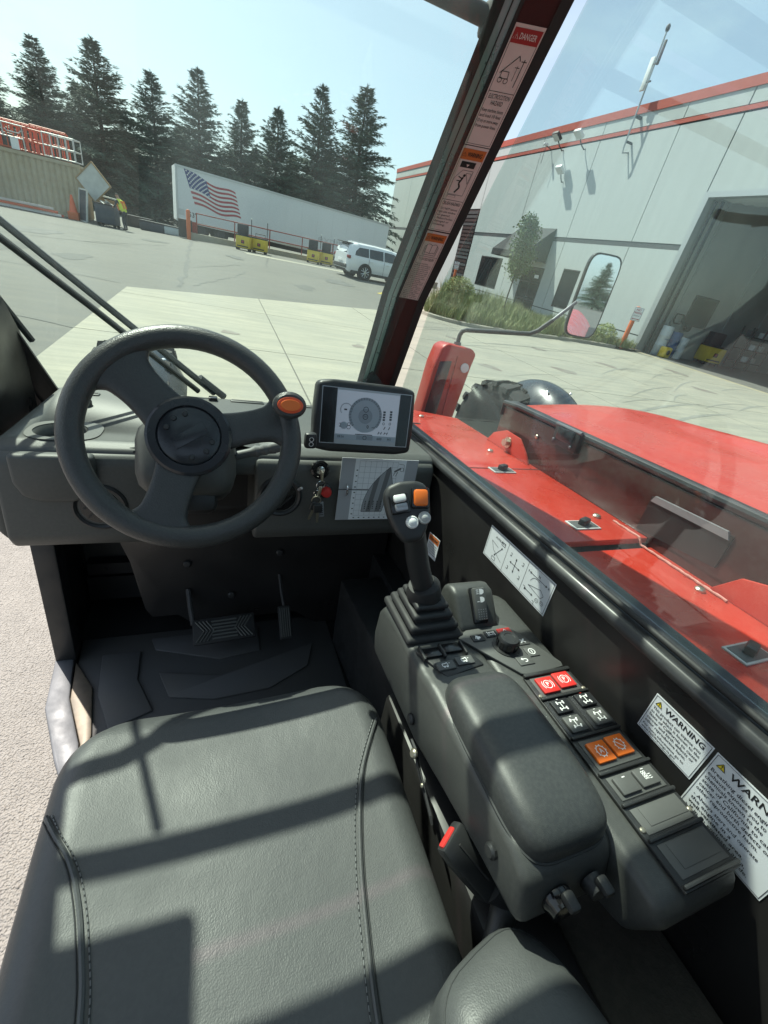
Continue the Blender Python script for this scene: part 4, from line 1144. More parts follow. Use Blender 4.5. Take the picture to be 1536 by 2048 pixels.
# ================================================================== spruces
def spruce_mesh(H, Rm, seed):
    q = random.Random(seed)
    gt = G(); gt.tube([(0, 0, -.4), (.03, 0, H * .3), (-.03, .02, H * .65), (0, 0, H * .98)], [H * .017, H * .013, H * .007, .015], 'bark', 8)
    vs, fs = [], []
    z = H * .06
    while z < H * .985:
        t = z / H
        rad = Rm * (1 - t) ** 0.92 * (.55 + .45 * min(1, t * 6)) + .06
        nb = 10 if t < .85 else 8
        for k in range(nb):
            a = q.uniform(0, 2 * PI)
            L = rad * q.choice([q.uniform(.45, .75), q.uniform(.6, .95), q.uniform(.8, 1.1), q.uniform(.95, 1.3)])
            rise = .34 + .55 * t + q.uniform(-.12, .12); droop = .62 * (1 - t) + .05
            dx, dy = math.cos(a), math.sin(a)
            n = max(3, int(L / .17))
            if L > .8 and k % 4 == 0: gt.tube([(0, 0, z), (dx * L * .5, dy * L * .5, z + L * .5 * (rise - droop * .5)), (dx * L, dy * L, z + L * (rise - droop))], [.025, .015, .005], 'bark', 4, caps=False)
            for i in range(n):
                s = (i + q.random()) / n
                if s < .3 and q.random() < .5: continue
                c = Vector((dx * L * s, dy * L * s, z + L * s * (rise - droop * s)))
                fw_ = Vector((dx, dy, rise - 2 * droop * s)).normalized()
                sd = Vector((-dy, dx, 0))
                wid = (.30 + .55 * L / max(Rm, .1)) * (1 - .72 * s)
                for j in range(9):
                    sgn = q.choice((-1, 1))
                    d = (fw_ * q.uniform(.4, 1.1) + sd * sgn * q.uniform(.2, 1.0) + Vector((0, 0, q.uniform(-.75, .2)))).normalized()
                    ll = q.uniform(.18, .44) * (.7 + wid)
                    b = c + sd * sgn * wid * q.uniform(0, .7) + Vector((0, 0, q.uniform(-.1, .04)))
                    e = d.cross(Vector((q.uniform(-1, 1), q.uniform(-1, 1), q.uniform(-1, 1)))).normalized() * q.uniform(.014, .032)
                    k0 = len(vs)
                    vs += [b - e, b + e, b + d * ll * .7 + e * .7, b + d * ll, b + d * ll * .7 - e * .7]
                    fs.append((k0, k0 + 1, k0 + 2, k0 + 3, k0 + 4))
        z += H * .0195 * q.uniform(.6, 1.5)
    # leader
    for j in range(26):
        k0 = len(vs); b = Vector((0, 0, H * q.uniform(.93, 1.0))); d = Vector((q.uniform(-1, 1), q.uniform(-1, 1), q.uniform(.4, 1.6))).normalized(); e = d.orthogonal().normalized() * .03
        vs += [b - e, b + e, b + d * .28]; fs.append((k0, k0 + 1, k0 + 2))
    gc = G(); gc.add(vs, fs, 'spruce_needles')
    return gt, gc
protos = []
for (H, Rm, sd) in ((13.5, 4.2, 31), (13.0, 3.9, 52), (12.5, 4.5, 77)):
    a, b = spruce_mesh(H, Rm, sd)
    ta = a.build('trunk', None); cb = b.build('crown', None, smooth=0)
    protos.append((H, ta, cb))
tops = [(-21.5, 58, 11.4, 2, 1.25, 'spruce cut off by the left frame edge'),
        (-18.2, 57, 10.2, 1, 1.2, 'dark spruce second from the left frame edge'),
        (-14.8, 60, 11.9, 0, 1.15, 'broad tall spruce behind the orange guard rails'),
        (-10.3, 60, 13.0, 2, 1.15, 'spruce with bare gaps right of the broad one, above the container end'),
        (-12.6, 63, 10.0, 1, 1.15, 'shorter spruce peeping between two tall ones over the container'),
        (-5.75, 60, 12.1, 1, 1.12, 'spruce above the worker, left of the trailer tail'),
        (-1.65, 60, 13.4, 0, 1.10, 'spruce rising behind the printed flag'),
        (2.45, 61, 12.4, 1, 1.05, 'lower spruce behind the trailer, right of the flag'),
        (6.1, 61, 12.7, 2, 0.95, 'loose spruce over the middle of the trailer'),
        (10.55, 61, 15.6, 0, 1.0, 'tall pointed spruce second from the right end of the row'),
        (15.3, 61, 16.8, 1, 1.15, 'tallest spruce at the right end of the row before the warehouse')]
tops += [(-9.0, 66, 9.0, 0, 1.3, 'spruce filling the gap low behind the container'), (-3.6, 66, 9.5, 2, 1.3, 'spruce in the second row low behind the worker'),
         (4.3, 67, 9.5, 0, 1.3, 'spruce in the second row low behind the trailer'), (8.6, 67, 10.0, 1, 1.3, 'spruce in the second row under the pointed one'), (13.0, 67, 11.0, 2, 1.3, 'spruce in the second row left of the tallest'), (-16.6, 65, 9.0, 2, 1.3, 'spruce in the second row behind the guard rails')]
behind = [(2, -132, 11, 1, 1.3), (8, -140, 9, 0, 1.6), (14, -128, 10, 2, 1.6), (22, -135, 12, 0, 1.5), (31, -130, 9, 1, 1.6), (40, -126, 10, 2, 1.5), (50, -128, 11, 0, 1.5)]
tops += [(x, y, h, i, w, 'spruce behind the machine seen in the wing mirror') for (x, y, h, i, w) in behind]
used = set()
for n_, (x, y, h, i, w, lab) in enumerate(tops):
    H, ta, cb = protos[i]
    s = h / H
    t = thing('spruce_tree', lab, 'tree', Matrix.Translation((x, y, 0)) @ Matrix.Rotation(n_ * 1.9 + .4, 4, 'Z') @ Matrix.Diagonal((s * w * 1.28, s * w * 1.28, s, 1)), 'row of spruces behind the yard' if y > 0 else 'spruces behind the machine')
    for src in (ta, cb):
        if i in used: o = src.copy(); COL.objects.link(o)
        else: o = src
        o.parent = t
    used.add(i)

# ================================================================== the machine the photo is taken from (cab coordinates, nose down)
TH = thing('telehandler', 'red telescopic handler seen from its driver seat, black cab interior and red engine hood', 'telehandler', CABM)
def part(name, g, lab=None, smooth=35): return g.build(name, TH, smooth, label=lab)
def screw(parent, p, n, r=.006, m='zinc', name='screw'):
    n = Vector(n).normalized(); u = n.orthogonal()
    q = G(); q.lathe([(r, 0), (r, r * .4), (r * .7, r * .7), (r * .1, r * .75)], m, 10, frame(p, u, n.cross(u)))
    return q.build(name, parent)

def lathe_frame(p, n):
    n = Vector(n).normalized(); u = n.orthogonal().normalized()
    return frame(p, u, n.cross(u))

YZ0 = Matrix(((0, 0, 1, 0), (1, 0, 0, 0), (0, 1, 0, 0), (0, 0, 0, 1)))
# ---- cab shell -------------------------------------------------------------
q = G(); q.prism([(-.52, 1.72), (-.52, 1.31), (-.49, 1.10), (-.40, .90), (-.36, .60), (-.36, -.6), (.68, -.6), (.68, 1.72)], .52, .60, 'black_plastic'); floor = part('cab_floor', q)
q = G(); q.prism([(-.46, 1.40), (-.44, 1.13), (-.355, .95), (-.36, .0), (.44, .0), (.44, 1.40)], .6005, .612, 'floor_rubber', r=.004); fm = part('floor_mat', q, 'dark ribbed rubber floor mat')
for poly in ([(-.382, 1.304), (-.262, 1.301), (-.257, 1.173), (-.198, 1.037), (-.312, .992), (-.364, 1.13)],
             [(-.235, 1.36), (-.215, 1.30), (.005, 1.215), (.15, 1.235), (.15, 1.36)],
             [(-.194, 1.188), (.004, 1.138), (.356, 1.235), (.315, 1.124), (.168, 1.05), (-.013, 1.042), (-.154, 1.079)],
             [(-.22, 1.0), (.0, .96), (.2, .97), (.2, .7), (-.22, .7)]):
    q = G(); q.prism(poly, .612, .621, 'mat_pad', r=.004); q.build('tread_pad', fm)
q = G(); q.prism([(-.520, 1.324), (-.466, 1.315), (-.437, 1.126), (-.377, .959), (-.355, .86), (-.40, .86), (-.425, .915), (-.495, 1.102)], .600, .630, 'bare_steel', r=.006); part('door_sill', q, 'scuffed bare steel door sill')
q = G(); q.prism([(-.456, 1.285), (-.385, 1.164), (-.352, .983), (-.36, .80), (-.372, .80), (-.375, .958), (-.437, 1.127)], .601, .622, 'worn_steel', r=.003); part('kick_plate', q, 'worn tan patch of bare floor beside the sill')
# front bulkhead and the dark lower panels
q = G(); q.box((.08, 1.745, 1.0), (1.2, .03, .88), 'panel_black'); part('bulkhead', q, smooth=0)
q = G(); q.prism([(-.515, .62), (-.455, .62), (-.445, 1.21), (-.505, 1.21)], -1.36, -1.29, 'black_plastic', frame((0, 0, 0), (1, 0, 0), (0, 0, 1)), r=.006); part('front_post', q)
q = G(); q.box((-.37, 1.64, .96), (.22, .03, .36), 'dash_plastic'); part('side_cover', q)
q = G(); q.box((-.33, 1.60, .80), (.26, .05, .05), 'black_plastic'); q.box((-.33, 1.61, .70), (.28, .05, .11), 'black_plastic'); br = part('foot_bracket', q)
screw(br, (-.40, 1.574, .80), (0, -1, 0), .008, 'chassis'); screw(br, (-.25, 1.574, .80), (0, -1, 0), .006, 'print_white')
q = G(); q.prism([(1.30, .60), (1.30, 1.20), (1.72, 1.20), (1.72, .60)], -.505, -.475, 'panel_black', YZ0, r=.004); part('kick_panel', q)
# knee panel below the dash with a curved left edge
kp_ = [(.66, .60), (.66, 1.19), (-.46, 1.19), (-.46, 1.155), (-.40, 1.15), (-.34, 1.12), (-.30, 1.06), (-.275, .97), (-.26, .86), (-.245, .76), (-.225, .72), (-.14, .72), (-.10, .68), (.30, .68), (.40, .60)]
q = G(); q.prism(kp_, -1.40, -1.36, 'panel_black', frame((0, 0, 0), (1, 0, 0), (0, 0, 1)), r=.008); kneep = part('knee_panel', q)
for (x, z) in ((-.098, .955), (.222, .985), (.05, .80)):
    screw(kneep, (x, 1.358, z), (0, -1, .2), .014, 'black_plastic', 'clip')
# right wall, sill and seal
q = G(); q.box((.70, .55, 1.03), (.04, 2.3, .86), 'panel_black'); rw = part('side_wall', q, 'gloss black inner side wall right of the seat')
q = G(); q.tube([(.694, 1.70, 1.470), (.692, 1.3, 1.473), (.692, -.6, 1.473)], .006, 'black_rubber', 12); part('window_seal', q)
q = G(); q.prism([(.668, 1.452), (.676, 1.462), (.70, 1.465), (.735, 1.478), (.74, 1.474), (.74, 1.44), (.668, 1.44)], -1.7, .6, 'rubber_seal', frame((0, 0, 0), (1, 0, 0), (0, 0, 1)), r=.003); part('window_sill', q)
q = G(); q.box((.64, 1.30, .78), (.07, .60, .34), 'black_plastic'); part('heater_box', q)
q = G(); q.prism([(.44, 1.25), (.68, 1.25), (.68, .72), (.52, .72), (.46, .90)], .60, .92, 'black_plastic', r=.01); part('tunnel_cover', q)
q = G(); q.prism([(.50, .30), (.68, .34), (.68, -.7), (.50, -.7)], .60, 1.06, 'carpet', r=.02); part('carpet_shelf', q, 'brown grey carpeted shelf behind the console')
q = G(); q.prism([(.56, .20), (.60, 1.06), (.68, 1.10), (.68, .20)], -.28, .7, 'carpet', frame((0, 0, .84), (1, 0, 0), (0, 0, 1)), r=.02)
# ---- pillars, roof frame, glass ---------------------------------------------
pr = [Vector((.68, 1.80, 1.30)), Vector((.68, 1.63, 1.585)), Vector((.68, 1.486, 1.915)), Vector((.68, 1.213, 2.286)), Vector((.68, 1.055, 2.488)), Vector((.68, .80, 2.80))]
wdir = Vector((-.92, .38, 0)); tdir = Vector((.38, .92, 0))
def pillar_strip(a, b, d0, d1, m, name, lab=None, pts=pr, wd=wdir, td_=tdir):
    q = G(); vs, fs = [], []
    for p in pts:
        for (w_, d_) in ((a, d0), (b, d0), (b, d1), (a, d1)): vs.append(p + wd * w_ + td_ * d_)
    for i in range(len(pts) - 1):
        for j in range(4): fs.append((i * 4 + j, i * 4 + (j + 1) % 4, i * 4 + 4 + (j + 1) % 4, i * 4 + 4 + j))
    fs += [(3, 2, 1, 0), tuple(len(vs) - 4 + j for j in range(4))]
    q.add(vs, fs, m); return q.build(name, TH, 30, label=lab)
pillar_strip(-.004, .020, -.004, .05, 'black_rubber', 'pillar_seal')
pillar_strip(.020, .090, 0, .03, 'pillar_red', 'front_pillar', 'dark red front pillar carrying the warning decals')
pillar_strip(.090, .098, -.006, .04, 'black_rubber', 'pillar_seal')
pillar_strip(.098, .128, -.002, .03, 'channel_grey', 'pillar_channel')
pillar_strip(.111, .114, -.005, .02, 'rubber_seal', 'pillar_groove')
pillar_strip(.128, .150, -.006, .05, 'black_rubber', 'pillar_seal')
# foot gusset
q = G(); q.prism([(.52, 1.48), (.68, 1.48), (.68, 1.68), (.63, 1.72), (.575, 1.62)], -1.66, -1.645, 'black_plastic', frame((0, 0, 0), (1, 0, 0), (0, 0, 1)), r=.004); part('pillar_gusset', q)
pl = [Vector((-.47, 1.73, 1.36)), Vector((-.535, 1.56, 1.655)), Vector((-.60, 1.40, 1.95)), Vector((-.66, 1.055, 2.488)), Vector((-.66, .80, 2.80))]
wl2 = Vector((-.94, -.30, 0)); tl2 = Vector((-.3, .94, 0))
pillar_strip(-.012, .004, -.004, .05, 'black_rubber', 'pillar_seal', pts=pl, wd=wl2, td_=tl2)
pillar_strip(.004, .055, 0, .05, 'black_plastic', 'front_pillar', pts=pl, wd=wl2, td_=tl2)
pillar_strip(.055, .085, -.01, .05, 'black_rubber', 'pillar_seal', pts=pl, wd=wl2, td_=tl2)
# left door frame below the pillar
q = G(); q.prism([(1.62, 1.36), (1.25, 1.36), (1.15, 1.50), (1.20, 1.56), (1.52, 1.74), (1.60, 1.64)], -.60, -.52, 'panel_black', Matrix(((0, 0, 1, 0), (1, 0, 0, 0), (0, 1, 0, 0), (0, 0, 0, 1))), r=.01); part('door_frame', q)
q = G(); q.tube([(-.545, 1.18, 1.30), (-.55, 1.24, 1.46), (-.56, 1.40, 1.62)], .014, 'black_rubber', 8); part('door_seal', q)
# roof: tube, side rails, bars, added shade panels
q = G(); q.cyl((-.92, 1.225, 2.492), (.60, 1.225, 2.492), .019, 'chassis', n=16); gt_ = part('guard_tube', q)  # unseen left end lengthened past the cab so its shadow spans the seat
q = G(); q.rbox((.59, 1.225, 2.49), (.035, .055, .06), .012, 'chassis'); q.rbox((.60, 1.20, 2.46), (.03, .04, .04), .01, 'chassis'); q.build('clamp', gt_)
screw(gt_, (.585, 1.18, 2.50), (-.3, -1, 0), .012, 'zinc')
for y in (1.02, .86, .70, .54):
    q = G(); q.box((0, y, 2.56), (1.26, .045, .03), 'dark_steel'); part('roof_bar', q)
for x in (-.66, .66):
    q = G(); q.rbox((x, .22, 2.56), (.07, 1.64, .10), .01, 'black_plastic'); part('roof_rail', q)
q = G(); q.rbox((0, -.45, 2.58), (1.40, .65, .05), .01, 'black_plastic'); part('roof_panel', q)
q = G(); q.rbox((-.655, .38, 2.29), (.04, 1.25, .50), .01, 'panel_black'); part('shade_panel', q)  # unseen panel added to keep sun off the left of the seat
q = G(); q.rbox((-.67, .42, 2.63), (.24, 1.60, .03), .01, 'black_plastic'); part('shade_strip', q)  # unseen strip added over the roof edge to shadow the seat's lower left
for x in (-.64, .70):
    q = G(); q.rbox((x, -.62, 1.75), (.08, .1, 1.7), .01, 'black_plastic'); part('rear_pillar', q)
q = G(); q.rbox((0.03, -.70, 1.25), (1.36, .05, 1.3), .01, 'panel_black'); part('rear_wall', q)
# glass
q = G()
wn_ = Vector((0, .86, .50)).normalized()
a_, b_ = Vector((0, 1.735, 1.44)), Vector((0, 1.10, 2.50))
A = [Vector((-.56, a_.y, a_.z)), Vector((.60, a_.y, a_.z)), Vector((.60, b_.y, b_.z)), Vector((-.75, b_.y, b_.z))]
q.add(A + [p + wn_ * .005 for p in A], [(3, 2, 1, 0), (4, 5, 6, 7), (0, 1, 5, 4), (1, 2, 6, 5), (2, 3, 7, 6), (3, 0, 4, 7)], 'windshield_glass'); part('windshield', q, 'clear dusty windshield', 0)
q = G(); q.prism([(-.6, 1.475), (1.66, 1.475), (1.50, 1.90), (1.05, 2.50), (-.6, 2.50)], .712, .716, 'window_glass', Matrix(((0, 0, 1, 0), (1, 0, 0, 0), (0, 1, 0, 0), (0, 0, 0, 1)))); part('side_window', q, 'tinted right side window of the cab', 0)
q = G(); q.box((0, .500, 2.525), (1.28, 1.205, .005), 'windshield_glass'); part('roof_window', q, None, 0)
# wipers on the windshield
def on_ws(x, z, off=.02):
    t = (z - 1.44) / (2.50 - 1.44); return Vector((x, 1.735 + (1.10 - 1.735) * t, z)) + wn_ * off
w1 = [(.00, 1.46), (-.31, 1.745), (-.62, 2.03)]
q = G(); q.tube([on_ws(*p, .022) for p in w1], [.012, .0095, .0095], 'black_plastic', 8); q.tube([on_ws(.035, 1.44, .03), on_ws(-.05, 1.515, .028)], .013, 'black_plastic', 8); wp = part('wiper_arm', q)
q = G(); q.tube([on_ws(-.055, 1.47, .012), on_ws(-.34, 1.735, .012), on_ws(-.66, 2.02, .012)], .0095, 'black_rubber', 6); q.build('wiper_blade', wp)
q = G(); q.tube([on_ws(-.515, 1.60, .014), on_ws(-.56, 1.74, .014), on_ws(-.60, 1.86, .014)], .010, 'black_rubber', 6); part('washer_blade', q)

# ---- dashboard ----------------------------------------------------------------
YZ = Matrix(((0, 0, 1, 0), (1, 0, 0, 0), (0, 1, 0, 0), (0, 0, 0, 1)))   # polygon (y,z) pushed along x
q = G()
top_prof = [(1.73, 1.44), (1.73, 1.455), (1.66, 1.468), (1.168, 1.468), (1.142, 1.458), (1.13, 1.43), (1.13, 1.40), (1.73, 1.38)]
q.prism(top_prof, -.47, .66, 'dash_plastic', YZ, r=.012, seg=3)
dash = part('dashboard', q, 'dark grey moulded dashboard')
# cup hole cut through the top
cg = G(); cg.cyl((-.362, 1.238, 1.30), (-.362, 1.238, 1.60), .056, 'black_plastic', n=32); cut = cg.build('cut', TH)
bo = dash.modifiers.new('b', 'BOOLEAN'); bo.object = cut; bo.operation = 'DIFFERENCE'; bo.solver = 'EXACT'
bpy.context.view_layer.update()
nm = bpy.data.meshes.new_from_object(dash.evaluated_get(bpy.context.evaluated_depsgraph_get()))
dash.modifiers.clear(); dash.data = nm; bpy.data.objects.remove(cut)
q = G(); q.lathe([(.0565, .0), (.056, -.085), (.02, -.088)], 'black_plastic', 30, Matrix.Translation((-.362, 1.238, 1.468)))
q.names = ['black_plastic']; q.f = [f for f in q.f if len(f) == 4] + [q.f[-1]]; q.m = [0] * len(q.f); q.build('cup_holder', dash)
q = G()
n = 40
def caps(a, rx, ry): return (-.352 + rx * math.copysign(abs(math.cos(a)) ** .7, math.cos(a)), 1.240 + ry * math.copysign(abs(math.sin(a)) ** .7, math.sin(a)))
vs, fs = [], []
for k in range(n):
    a = 2 * PI * k / n
    o = caps(a, .080, .074); i_ = (-.362 + .0575 * math.cos(a), 1.238 + .0575 * math.sin(a))
    vs += [(o[0], max(o[1], 1.162), 1.462), (o[0] * .995 - .0018, max(o[1] - .003, 1.164), 1.4705), (i_[0], i_[1], 1.4705), (i_[0], i_[1], 1.455)]
for k in range(n):
    for j in range(3): fs.append((k * 4 + j, ((k + 1) % n) * 4 + j, ((k + 1) % n) * 4 + j + 1, k * 4 + j + 1))
q.add(vs, [f[::-1] for f in fs], 'dash_plastic'); q.build('cup_rim', dash)
q = G(); q.prism([(-.435, 1.455), (-.435, 1.385), (-.42, 1.35), (-.385, 1.335), (-.32, 1.335), (-.285, 1.35), (-.27, 1.385), (-.27, 1.455)], -1.13, -1.095, 'dash_plastic', frame((0, 0, 0), (1, 0, 0), (0, 0, 1)), r=.01, seg=3); q.build('cup_front', dash)
for (x0, x1) in ((-.475, -.135), (.10, .66)):          # the two front faces, leaving the steering column open
    q = G(); q.prism([(1.60, 1.42), (1.132, 1.45), (1.118, 1.43), (1.105, 1.23), (1.125, 1.195), (1.60, 1.16)], x0, x1, 'dash_plastic', YZ, r=.012, seg=3); q.build('dash_face', dash)
q = G(); q.prism([(-.475, 1.44), (-.475, 1.20), (-.50, 1.24), (-.50, 1.42)], -1.66, -1.13, 'dash_plastic', frame((0, 0, 0), (1, 0, 0), (0, 0, 1)), r=.01); q.build('dash_cheek', dash)
q = G(); q.box((-.02, 1.38, 1.31), (.25, .04, .25), 'panel_black'); q.build('column_recess', dash)
# hump over the column
q = G(); q.grid(lambda u, v: (-.20 + .36 * u, 1.15 + .22 * v, 1.462 + .028 * math.sin(PI * u) ** 1.3 * (1 - v) ** .6), 24, 12, 'dash_plastic'); q.build('column_hood', dash)
# demister slots
for (x0, x1, y) in ((-.40, -.345, 1.60), (-.31, -.20, 1.625), (-.195, -.07, 1.635), (-.02, .01, 1.645), (.055, .175, 1.655), (.20, .28, 1.655), (.32, .46, 1.655)):
    q = G(); q.rbox(((x0 + x1) / 2, y, 1.468), (x1 - x0, .030, .010), .005, 'dash_plastic'); s_ = q.build('vent_slot', dash)
    q = G(); q.rbox(((x0 + x1) / 2, y, 1.4725), (x1 - x0 - .012, .011, .004), .0015, 'ink'); q.build('slot_opening', dash)
q = G(); q.rbox((-.005, 1.645, 1.475), (.03, .03, .012), .004, 'black_gloss'); q.build('light_sensor', dash)
q = G(); q.lathe([(.030, 0), (.030, .012), (.027, .020), (.01, .021)], 'dash_plastic', 22, Matrix.Translation((-.372, 1.475, 1.468)))
q.box((0, 0, .022), (.045, .009, .006), 'dash_plastic', Matrix.Translation((-.372, 1.475, 1.468)) @ Matrix.Rotation(.5, 4, 'Z')); q.build('filler_cap', dash)
# round air vents in the faces
for (x, z) in ((-.272, 1.315), (.172, 1.345)):
    T = lathe_frame((x, 1.112, z), (0, -1, .06))
    q = G(); q.lathe([(.062, -.004), (.062, .004), (.056, .008), (.050, .004), (.048, -.02)], 'black_plastic', 30, T); q.f = q.f[:-2]; q.m = q.m[:-2]; v_ = q.build('air_vent', dash)
    q = G(); q.lathe([(.049, -.006), (.046, .001), (.04, .003), (.012, .0035)], 'black_gloss', 28, T)
    for k in range(3): q.box((0, -.022 + .022 * k, .0045), (.075 - .02 * abs(k - 1), .004, .004), 'black_plastic', T)
    q.build('vent_flap', dash)

# ---- steering ------------------------------------------------------------------
CW = Vector((-.047, .887, 1.59))
TW = frame(CW, (1, 0, 0), (0, .496, .868))
RR = .2005
q = G()
nn, mm = 72, 16
vs, fs = [], []
for i in range(nn):
    a = 2 * PI * i / nn
    for j in range(mm):
        b = 2 * PI * j / mm
        rr = RR + .0225 * math.cos(b); vs.append((rr * math.cos(a), rr * math.sin(a), .0205 * math.sin(b)))
for i in range(nn):
    for j in range(mm): fs.append((i * mm + j, ((i + 1) % nn) * mm + j, ((i + 1) % nn) * mm + (j + 1) % mm, i * mm + (j + 1) % mm))
q.add(vs, fs, 'wheel_grip', TW); sw = part('steering_wheel', q, 'thick black grained steering wheel')
def spoke(deg, w0, w1, w2, bend=0.0):
    q = G(); vs, fs = [], []; K = 22; Mx = 20
    for i in range(K + 1):
        s = i / K; r = .045 + (RR - .004 - .045) * s
        base = w0 * (1 - s) ** 1.8 + w1 * (1 - (1 - s) ** 1.8 - s ** 3) + w2 * s ** 3
        w = max(base, w1 * .6)
        if s > .72: w += (w2 - w1) * 1.15 * ((s - .72) / .28) ** 2.4
        th = .0115 + .004 * s
        cx = bend * math.sin(PI * s)
        for j in range(Mx):
            b = 2 * PI * j / Mx
            cc, ss = math.cos(b), math.sin(b)
            x = r - (w * abs(cc)) ** 2 / (2 * r) * (1 if s > .8 else s)
            vs.append((x, cx + w * math.copysign(abs(cc) ** .75, cc), -.004 + th * math.copysign(abs(ss) ** .75, ss)))
    for i in range(K):
        for j in range(Mx): fs.append((i * Mx + j, (i + 1) * Mx + j, (i + 1) * Mx + (j + 1) % Mx, i * Mx + (j + 1) % Mx))
    q.add(vs, fs, 'wheel_grip', TW @ Matrix.Rotation(math.radians(deg), 4, 'Z')); return q.build('spoke', sw, 60)
spoke(133, .050, .034, .062); spoke(13, .042, .028, .050); spoke(-108, .046, .033, .054)
q = G(); q.lathe([(.076, -.012), (.080, .004), (.079, .011), (.074, .0145), (.060, .0145), (.058, .010)], 'hub_gloss', 48, TW); q.f = q.f[:-1]; q.m = q.m[:-1]; q.build('hub_ring', sw)
q = G(); q.lathe([(.058, .006), (.0575, .011), (.054, .0135), (.02, .0145), (.002, .0147)], 'hub_gloss', 44, TW)
for k, a in enumerate((100, 130, 160, -15, -45, -85)):
    q.lathe([(.0058, .0135), (.0046, .0168), (.001, .0172)], 'black_plastic', 12, TW @ Matrix.Translation((.043 * math.cos(math.radians(a)), .043 * math.sin(math.radians(a)), 0)))
q.rbox((0, 0, .0145), (.070, .024, .0022), .001, 'hub_gloss', TW @ Matrix.Rotation(math.radians(33), 4, 'Z'))
q.build('hub_cap', sw)
kt = TW @ Matrix.Translation((.190, .078, .0)) 
q = G(); q.lathe([(.012, .0), (.012, .03), (.018, .038), (.030, .044), (.0345, .053), (.0335, .061), (.027, .0665), (.004, .068)], 'wheel_grip', 30, kt @ Matrix.Rotation(math.radians(14), 4, 'X'), sx=1.0, sy=.80)
q.build('spinner_knob', sw)
q = G(); q.lathe([(.0265, .0655), (.0255, .0695), (.020, .0705), (.002, .071)], 'knob_orange', 30, kt @ Matrix.Rotation(math.radians(14), 4, 'X'), sy=.62)
q.lathe([(.0205, .0702), (.0195, .0722), (.002, .0722)], 'btn_orange', 26, kt @ Matrix.Rotation(math.radians(14), 4, 'X'), sy=.55); q.build('knob_inlay', sw)
# column shroud and stalks
ax = Vector((0, .868, -.496))
q = G(); T = frame(CW + ax * .20 + Vector((0, 0, -.012)), (1, 0, 0), (0, .496, .868)); q.rbox((-.01, -.02, 0), (.20, .17, .34), .05, 'dash_plastic', T, 3); cs = part('column_shroud', q)
q = G(); q.box((-.01, -.012, 0), (.2025, .004, .26), 'black_plastic', T); q.build('shroud_joint', cs)
q = G(); q.cyl(CW + ax * .03, CW + ax * .48, .035, 'black_plastic', n=16); q.build('column_tube', cs)
q = G(); q.rbox((.0, -.09, .05), (.10, .10, .16), .02, 'black_plastic', T); q.build('tilt_lock', cs)
q = G(); q.tube([(.15, 0, 0), (.17, -.02, 0)], .006, 'chrome', 8, Matrix.Translation(CW + ax * .24 + Vector((0, -.05, -.11)))); q.build('tilt_lever', cs)
s0, s1 = Vector((.035, .985, 1.512)), Vector((.190, .975, 1.560))
d_ = s1 - s0
q = G(); q.tube([s0, s0 + d_ * .28, s0 + d_ * .36, s0 + d_ * .42, s0 + d_ * .48, s0 + d_ * .54, s0 + d_ * .60, s0 + d_ * .97, s1], [.010, .010, .014, .0105, .014, .0105, .014, .0125, .008], 'stalk_grey', 16); st = q.build('indicator_stalk', cs)
q = G(); q.rbox(s1 + Vector((.025, 0, .005)), (.03, .022, .04), .008, 'black_plastic'); c2 = q.build('stalk_end', cs)
c = Canvas(frame(s1 + Vector((.025, -.012, .005)), (1, 0, 0), (0, 0, 1))); c.ring(0, .006, .005, .0015, 'print_white'); c.ring(0, -.006, .005, .0015, 'print_white'); c.build('stalk_print', cs, 0)
c = Canvas(frame(s0 + d_ * .78 + Vector((0, -.0135, .002)), d_, (0, 0, 1))); c.ring(0, 0, .004, .0012, 'print_white', a1=300); c.line([(.012, -.004), (.012, .004)], .0012, 'print_white'); c.line([(-.014, -.003), (-.010, .003)], .0012, 'print_white'); c.build('stalk_print', cs, 0)

# ---- display --------------------------------------------------------------------
DC = Vector((.386, 1.075, 1.600))
TD = frame(DC, (1, 0, -.012), (.0, .20, 1))
q = G(); q.prism([(-.143, -.088), (-.10, -.096), (.10, -.096), (.143, -.088), (.145, .0), (.139, .086), (.10, .094), (-.10, .094), (-.139, .086), (-.145, 0)], -.05, .0, 'black_plastic', TD, r=.012, seg=3); ds = part('display', q, 'display screen in a black housing showing gauges')
q = G(); q.rbox((0, -.02, -.055), (.16, .11, .04), .02, 'black_plastic', TD); q.build('display_mount', ds)
c = Canvas(TD, .0004)
c.rect(-.128, -.072, .128, .075, 'bezel_silver', 1); c.rect(-.126, -.070, .126, .073, 'black_gloss', 2); c.rect(-.088, -.072, .092, .0745, 'bezel_silver', 3); c.rect(-.087, -.060, .091, .069, 'lcd', 4)
c.rect(-.087, -.0715, .091, -.0625, 'bezel_silver', 4)
c.build('bezel', ds, 0)
c = Canvas(TD @ Matrix.Translation((0, 0, .0017)), .00015)
c.disc(-.005, .008, .046, 'lcd_dim', 1, 32); c.ring(-.005, .008, .044, .007, 'lcd_grey', 2, 36, -40, 220)
for k in range(27):
    a = math.radians(-40 + 260 * k / 26); c.line([(-.005 + .0405 * math.cos(a), .008 + .0405 * math.sin(a)), (-.005 + .0475 * math.cos(a), .008 + .0475 * math.sin(a))], .0008, 'lcd_ink', 3)
c.disc(-.005, .006, .020, 'lcd_grey', 3, 24); c.ring(-.005, .024, .007, .0015, 'lcd_ink', 4); c.ring(-.005, .005, .007, .0018, 'lcd_ink', 4); c.text('N', -.005, .0025, .006, 'lcd_ink', 4, align='c')
c.text('0', .004, -.026, .009, 'lcd_ink', 4, align='c', bold=.01); c.text('mph', .016, -.024, .004, 'lcd_ink', 4)
